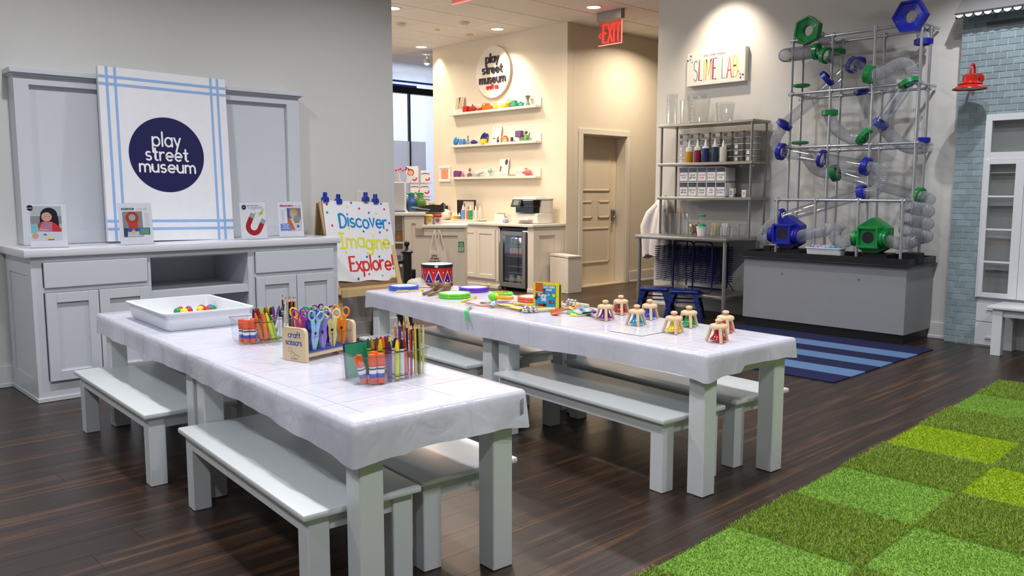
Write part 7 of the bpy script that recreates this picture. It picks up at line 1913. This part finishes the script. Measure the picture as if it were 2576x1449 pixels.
for z in (.66, .93, 1.20, 1.47): mb = MB(); mb.box(.055, .25, .0, .045, z, z + .012); mb.build('inner_shelf', M((176, 178, 178), .5), t, smooth=0)
t = thing('base_cabinet', 'white base with small cup pull drawers below the glazed door', 'cabinet', (FXX, 2.468, 0), -90)
mb = MB(); mb.box(0, .95, -.002, .055, 0, .378); mb.box(0, .95, .012, .055, .378, .418); mb.build('case', dwm, t, smooth=0)
for z0, z1, pz in ((.215, .368, .325), (.012, .205, .08)):
    mb = MB(); mb.box(.012, .30, -.014, -.002, z0, z1, .002); dr = mb.build('drawer', dwm, t, smooth=0)
    mb = MB(); mb.prism(arc(.13, pz - .008, .035, .018, 0, 180, 8), -.028, -.014); mb.build('cup_pull', M((216, 216, 218), .3), dr)
t = thing('end_bench', 'white bench cut by the right edge before the drawer base', 'bench', (7.585, 1.72, 0), 0)
mb = MB(); mb.box(-.215, .20, -.55, .53, .378, .402, .006, 2); mb.build('seat', white_m, t)
mb = MB(); mb.box(-.175, -.155, -.5, .49, .318, .378); mb.box(.14, .16, -.5, .49, .318, .378); mb.box(-.18, .16, .44, .46, .318, .378); mb.build('apron', white_m, t)
for x in (-.155, .135):
    for y in (-.47, .455): mb = MB(); mb.box(x - .037, x + .037, y - .037, y + .037, 0, .378, .003); mb.build('leg', white_m, t)

# ---------------------------------------------------------------- rugs
def carpet(rgb, nz=.25, sc_=260, bump=.5):
    return M(rgb, .9, noise=nz, nscale=sc_, bump=bump, bscale=sc_ * 1.4, spec=.15)
t = thing('striped_rug', 'navy and light blue striped rug in front of the grey counter', 'rug', (0, 0, 0))
nv_, lb_ = carpet((32, 36, 74), .2), carpet((92, 122, 164), .2)
xs = (5.505, 5.757, 5.998, 6.245, 6.475, 6.715, 6.957, 7.285)
for k in range(7):
    mb = MB(); mb.box(xs[k], xs[k + 1] - .0006, 2.607, 4.47, .0005, .009, .0015); mb.build('stripe', nv_ if k % 2 == 0 else lb_, t, smooth=0)
gt = thing('green_rug', 'checkered rug of bright and shaggy green carpet tiles', 'rug', (6.369, 1.831, 0), 1.85)
S = .512
def pile_mesh(n, h, lean, seed, cols):
    """One tile's pile: thousands of tiny bent blades in one mesh."""
    import array
    rn = random.Random(seed); vs, fs, cl = [], [], []
    for _ in range(n):
        x, y = rn.uniform(-S / 2 - .004, S / 2 + .004), rn.uniform(-S / 2 - .004, S / 2 + .004)
        a = rn.uniform(0, 6.283); w = .0021; hh = h * rn.uniform(.6, 1.15); dx, dy = rn.gauss(0, lean), rn.gauss(0, lean)
        cx, cy = math.cos(a) * w, math.sin(a) * w; i = len(vs)
        vs += [(x - cx, y - cy, .0), (x + cx, y + cy, .0), (x + dx * .4 + cx * .8, y + dy * .4 + cy * .8, hh * .6), (x + dx * .4 - cx * .8, y + dy * .4 - cy * .8, hh * .6), (x + dx, y + dy, hh)]
        fs += [(i, i + 1, i + 2, i + 3), (i + 3, i + 2, i + 4)]
        c = lin(rn.choice(cols)); cl += [c + (1,)] * 7
    me = bpy.data.meshes.new('pile'); me.from_pydata(vs, [], fs)
    ca = me.color_attributes.new('Col', 'FLOAT_COLOR', 'CORNER'); ca.data.foreach_set('color', [q for c in cl for q in c])
    me.materials.append(vc_pile); return me
vc_pile = vc_mat(.8, .15)
shag = [pile_mesh(11000, .019, .007, 20 + k, [(130, 158, 62), (146, 172, 70), (116, 148, 50), (160, 166, 96), (134, 168, 48)]) for k in range(2)]
short = {'green': pile_mesh(9000, .009, .0028, 31, [(130, 168, 72), (140, 176, 80), (124, 162, 62)]), 'lime': pile_mesh(9000, .009, .0028, 32, [(150, 176, 36), (158, 182, 44), (142, 168, 30)])}
tm = {'shag': carpet((122, 142, 56)), 'green': carpet((126, 164, 68), .12), 'lime': carpet((146, 172, 36), .12)}
tp = {}
for i in range(-13, 0):
    for j in range(0, 5):
        kind = 'shag' if (i + j) % 2 == 1 else ('lime' if (i in (-4, -5) and j in (0, 1)) else 'green')
        if kind == 'shag' and False: pass
        x, y = (i + .5) * S, -(j + .5) * S
        wx = 6.369 + x; wy = 1.831 + y + .032 * x
        d = wx * .6842 + wy * .7293; s_ = wx * .7293 - wy * .6842
        if d < 1.1 or s_ > d * .66 + .45: continue
        if kind not in tp: mb = MB(); mb.box(-S / 2 + .0012, S / 2 - .0012, -S / 2 + .0012, S / 2 - .0012, .0005, .008, .002); o = tp[kind] = mb.build('carpet_tile', tm[kind], gt, smooth=0); o.location = (x, y, 0)
        else: o = again(tp[kind], gt, (x, y, 0))
        me = shag[(i * 3 + j) % 2] if kind == 'shag' else short[kind]
        po = bpy.data.objects.new('pile', me); COL.objects.link(po); po.parent = o; po.location = (0, 0, .006); po['kind'] = 'stuff'
        if (i + j) % 4 > 1: po.rotation_euler = (0, 0, PI)
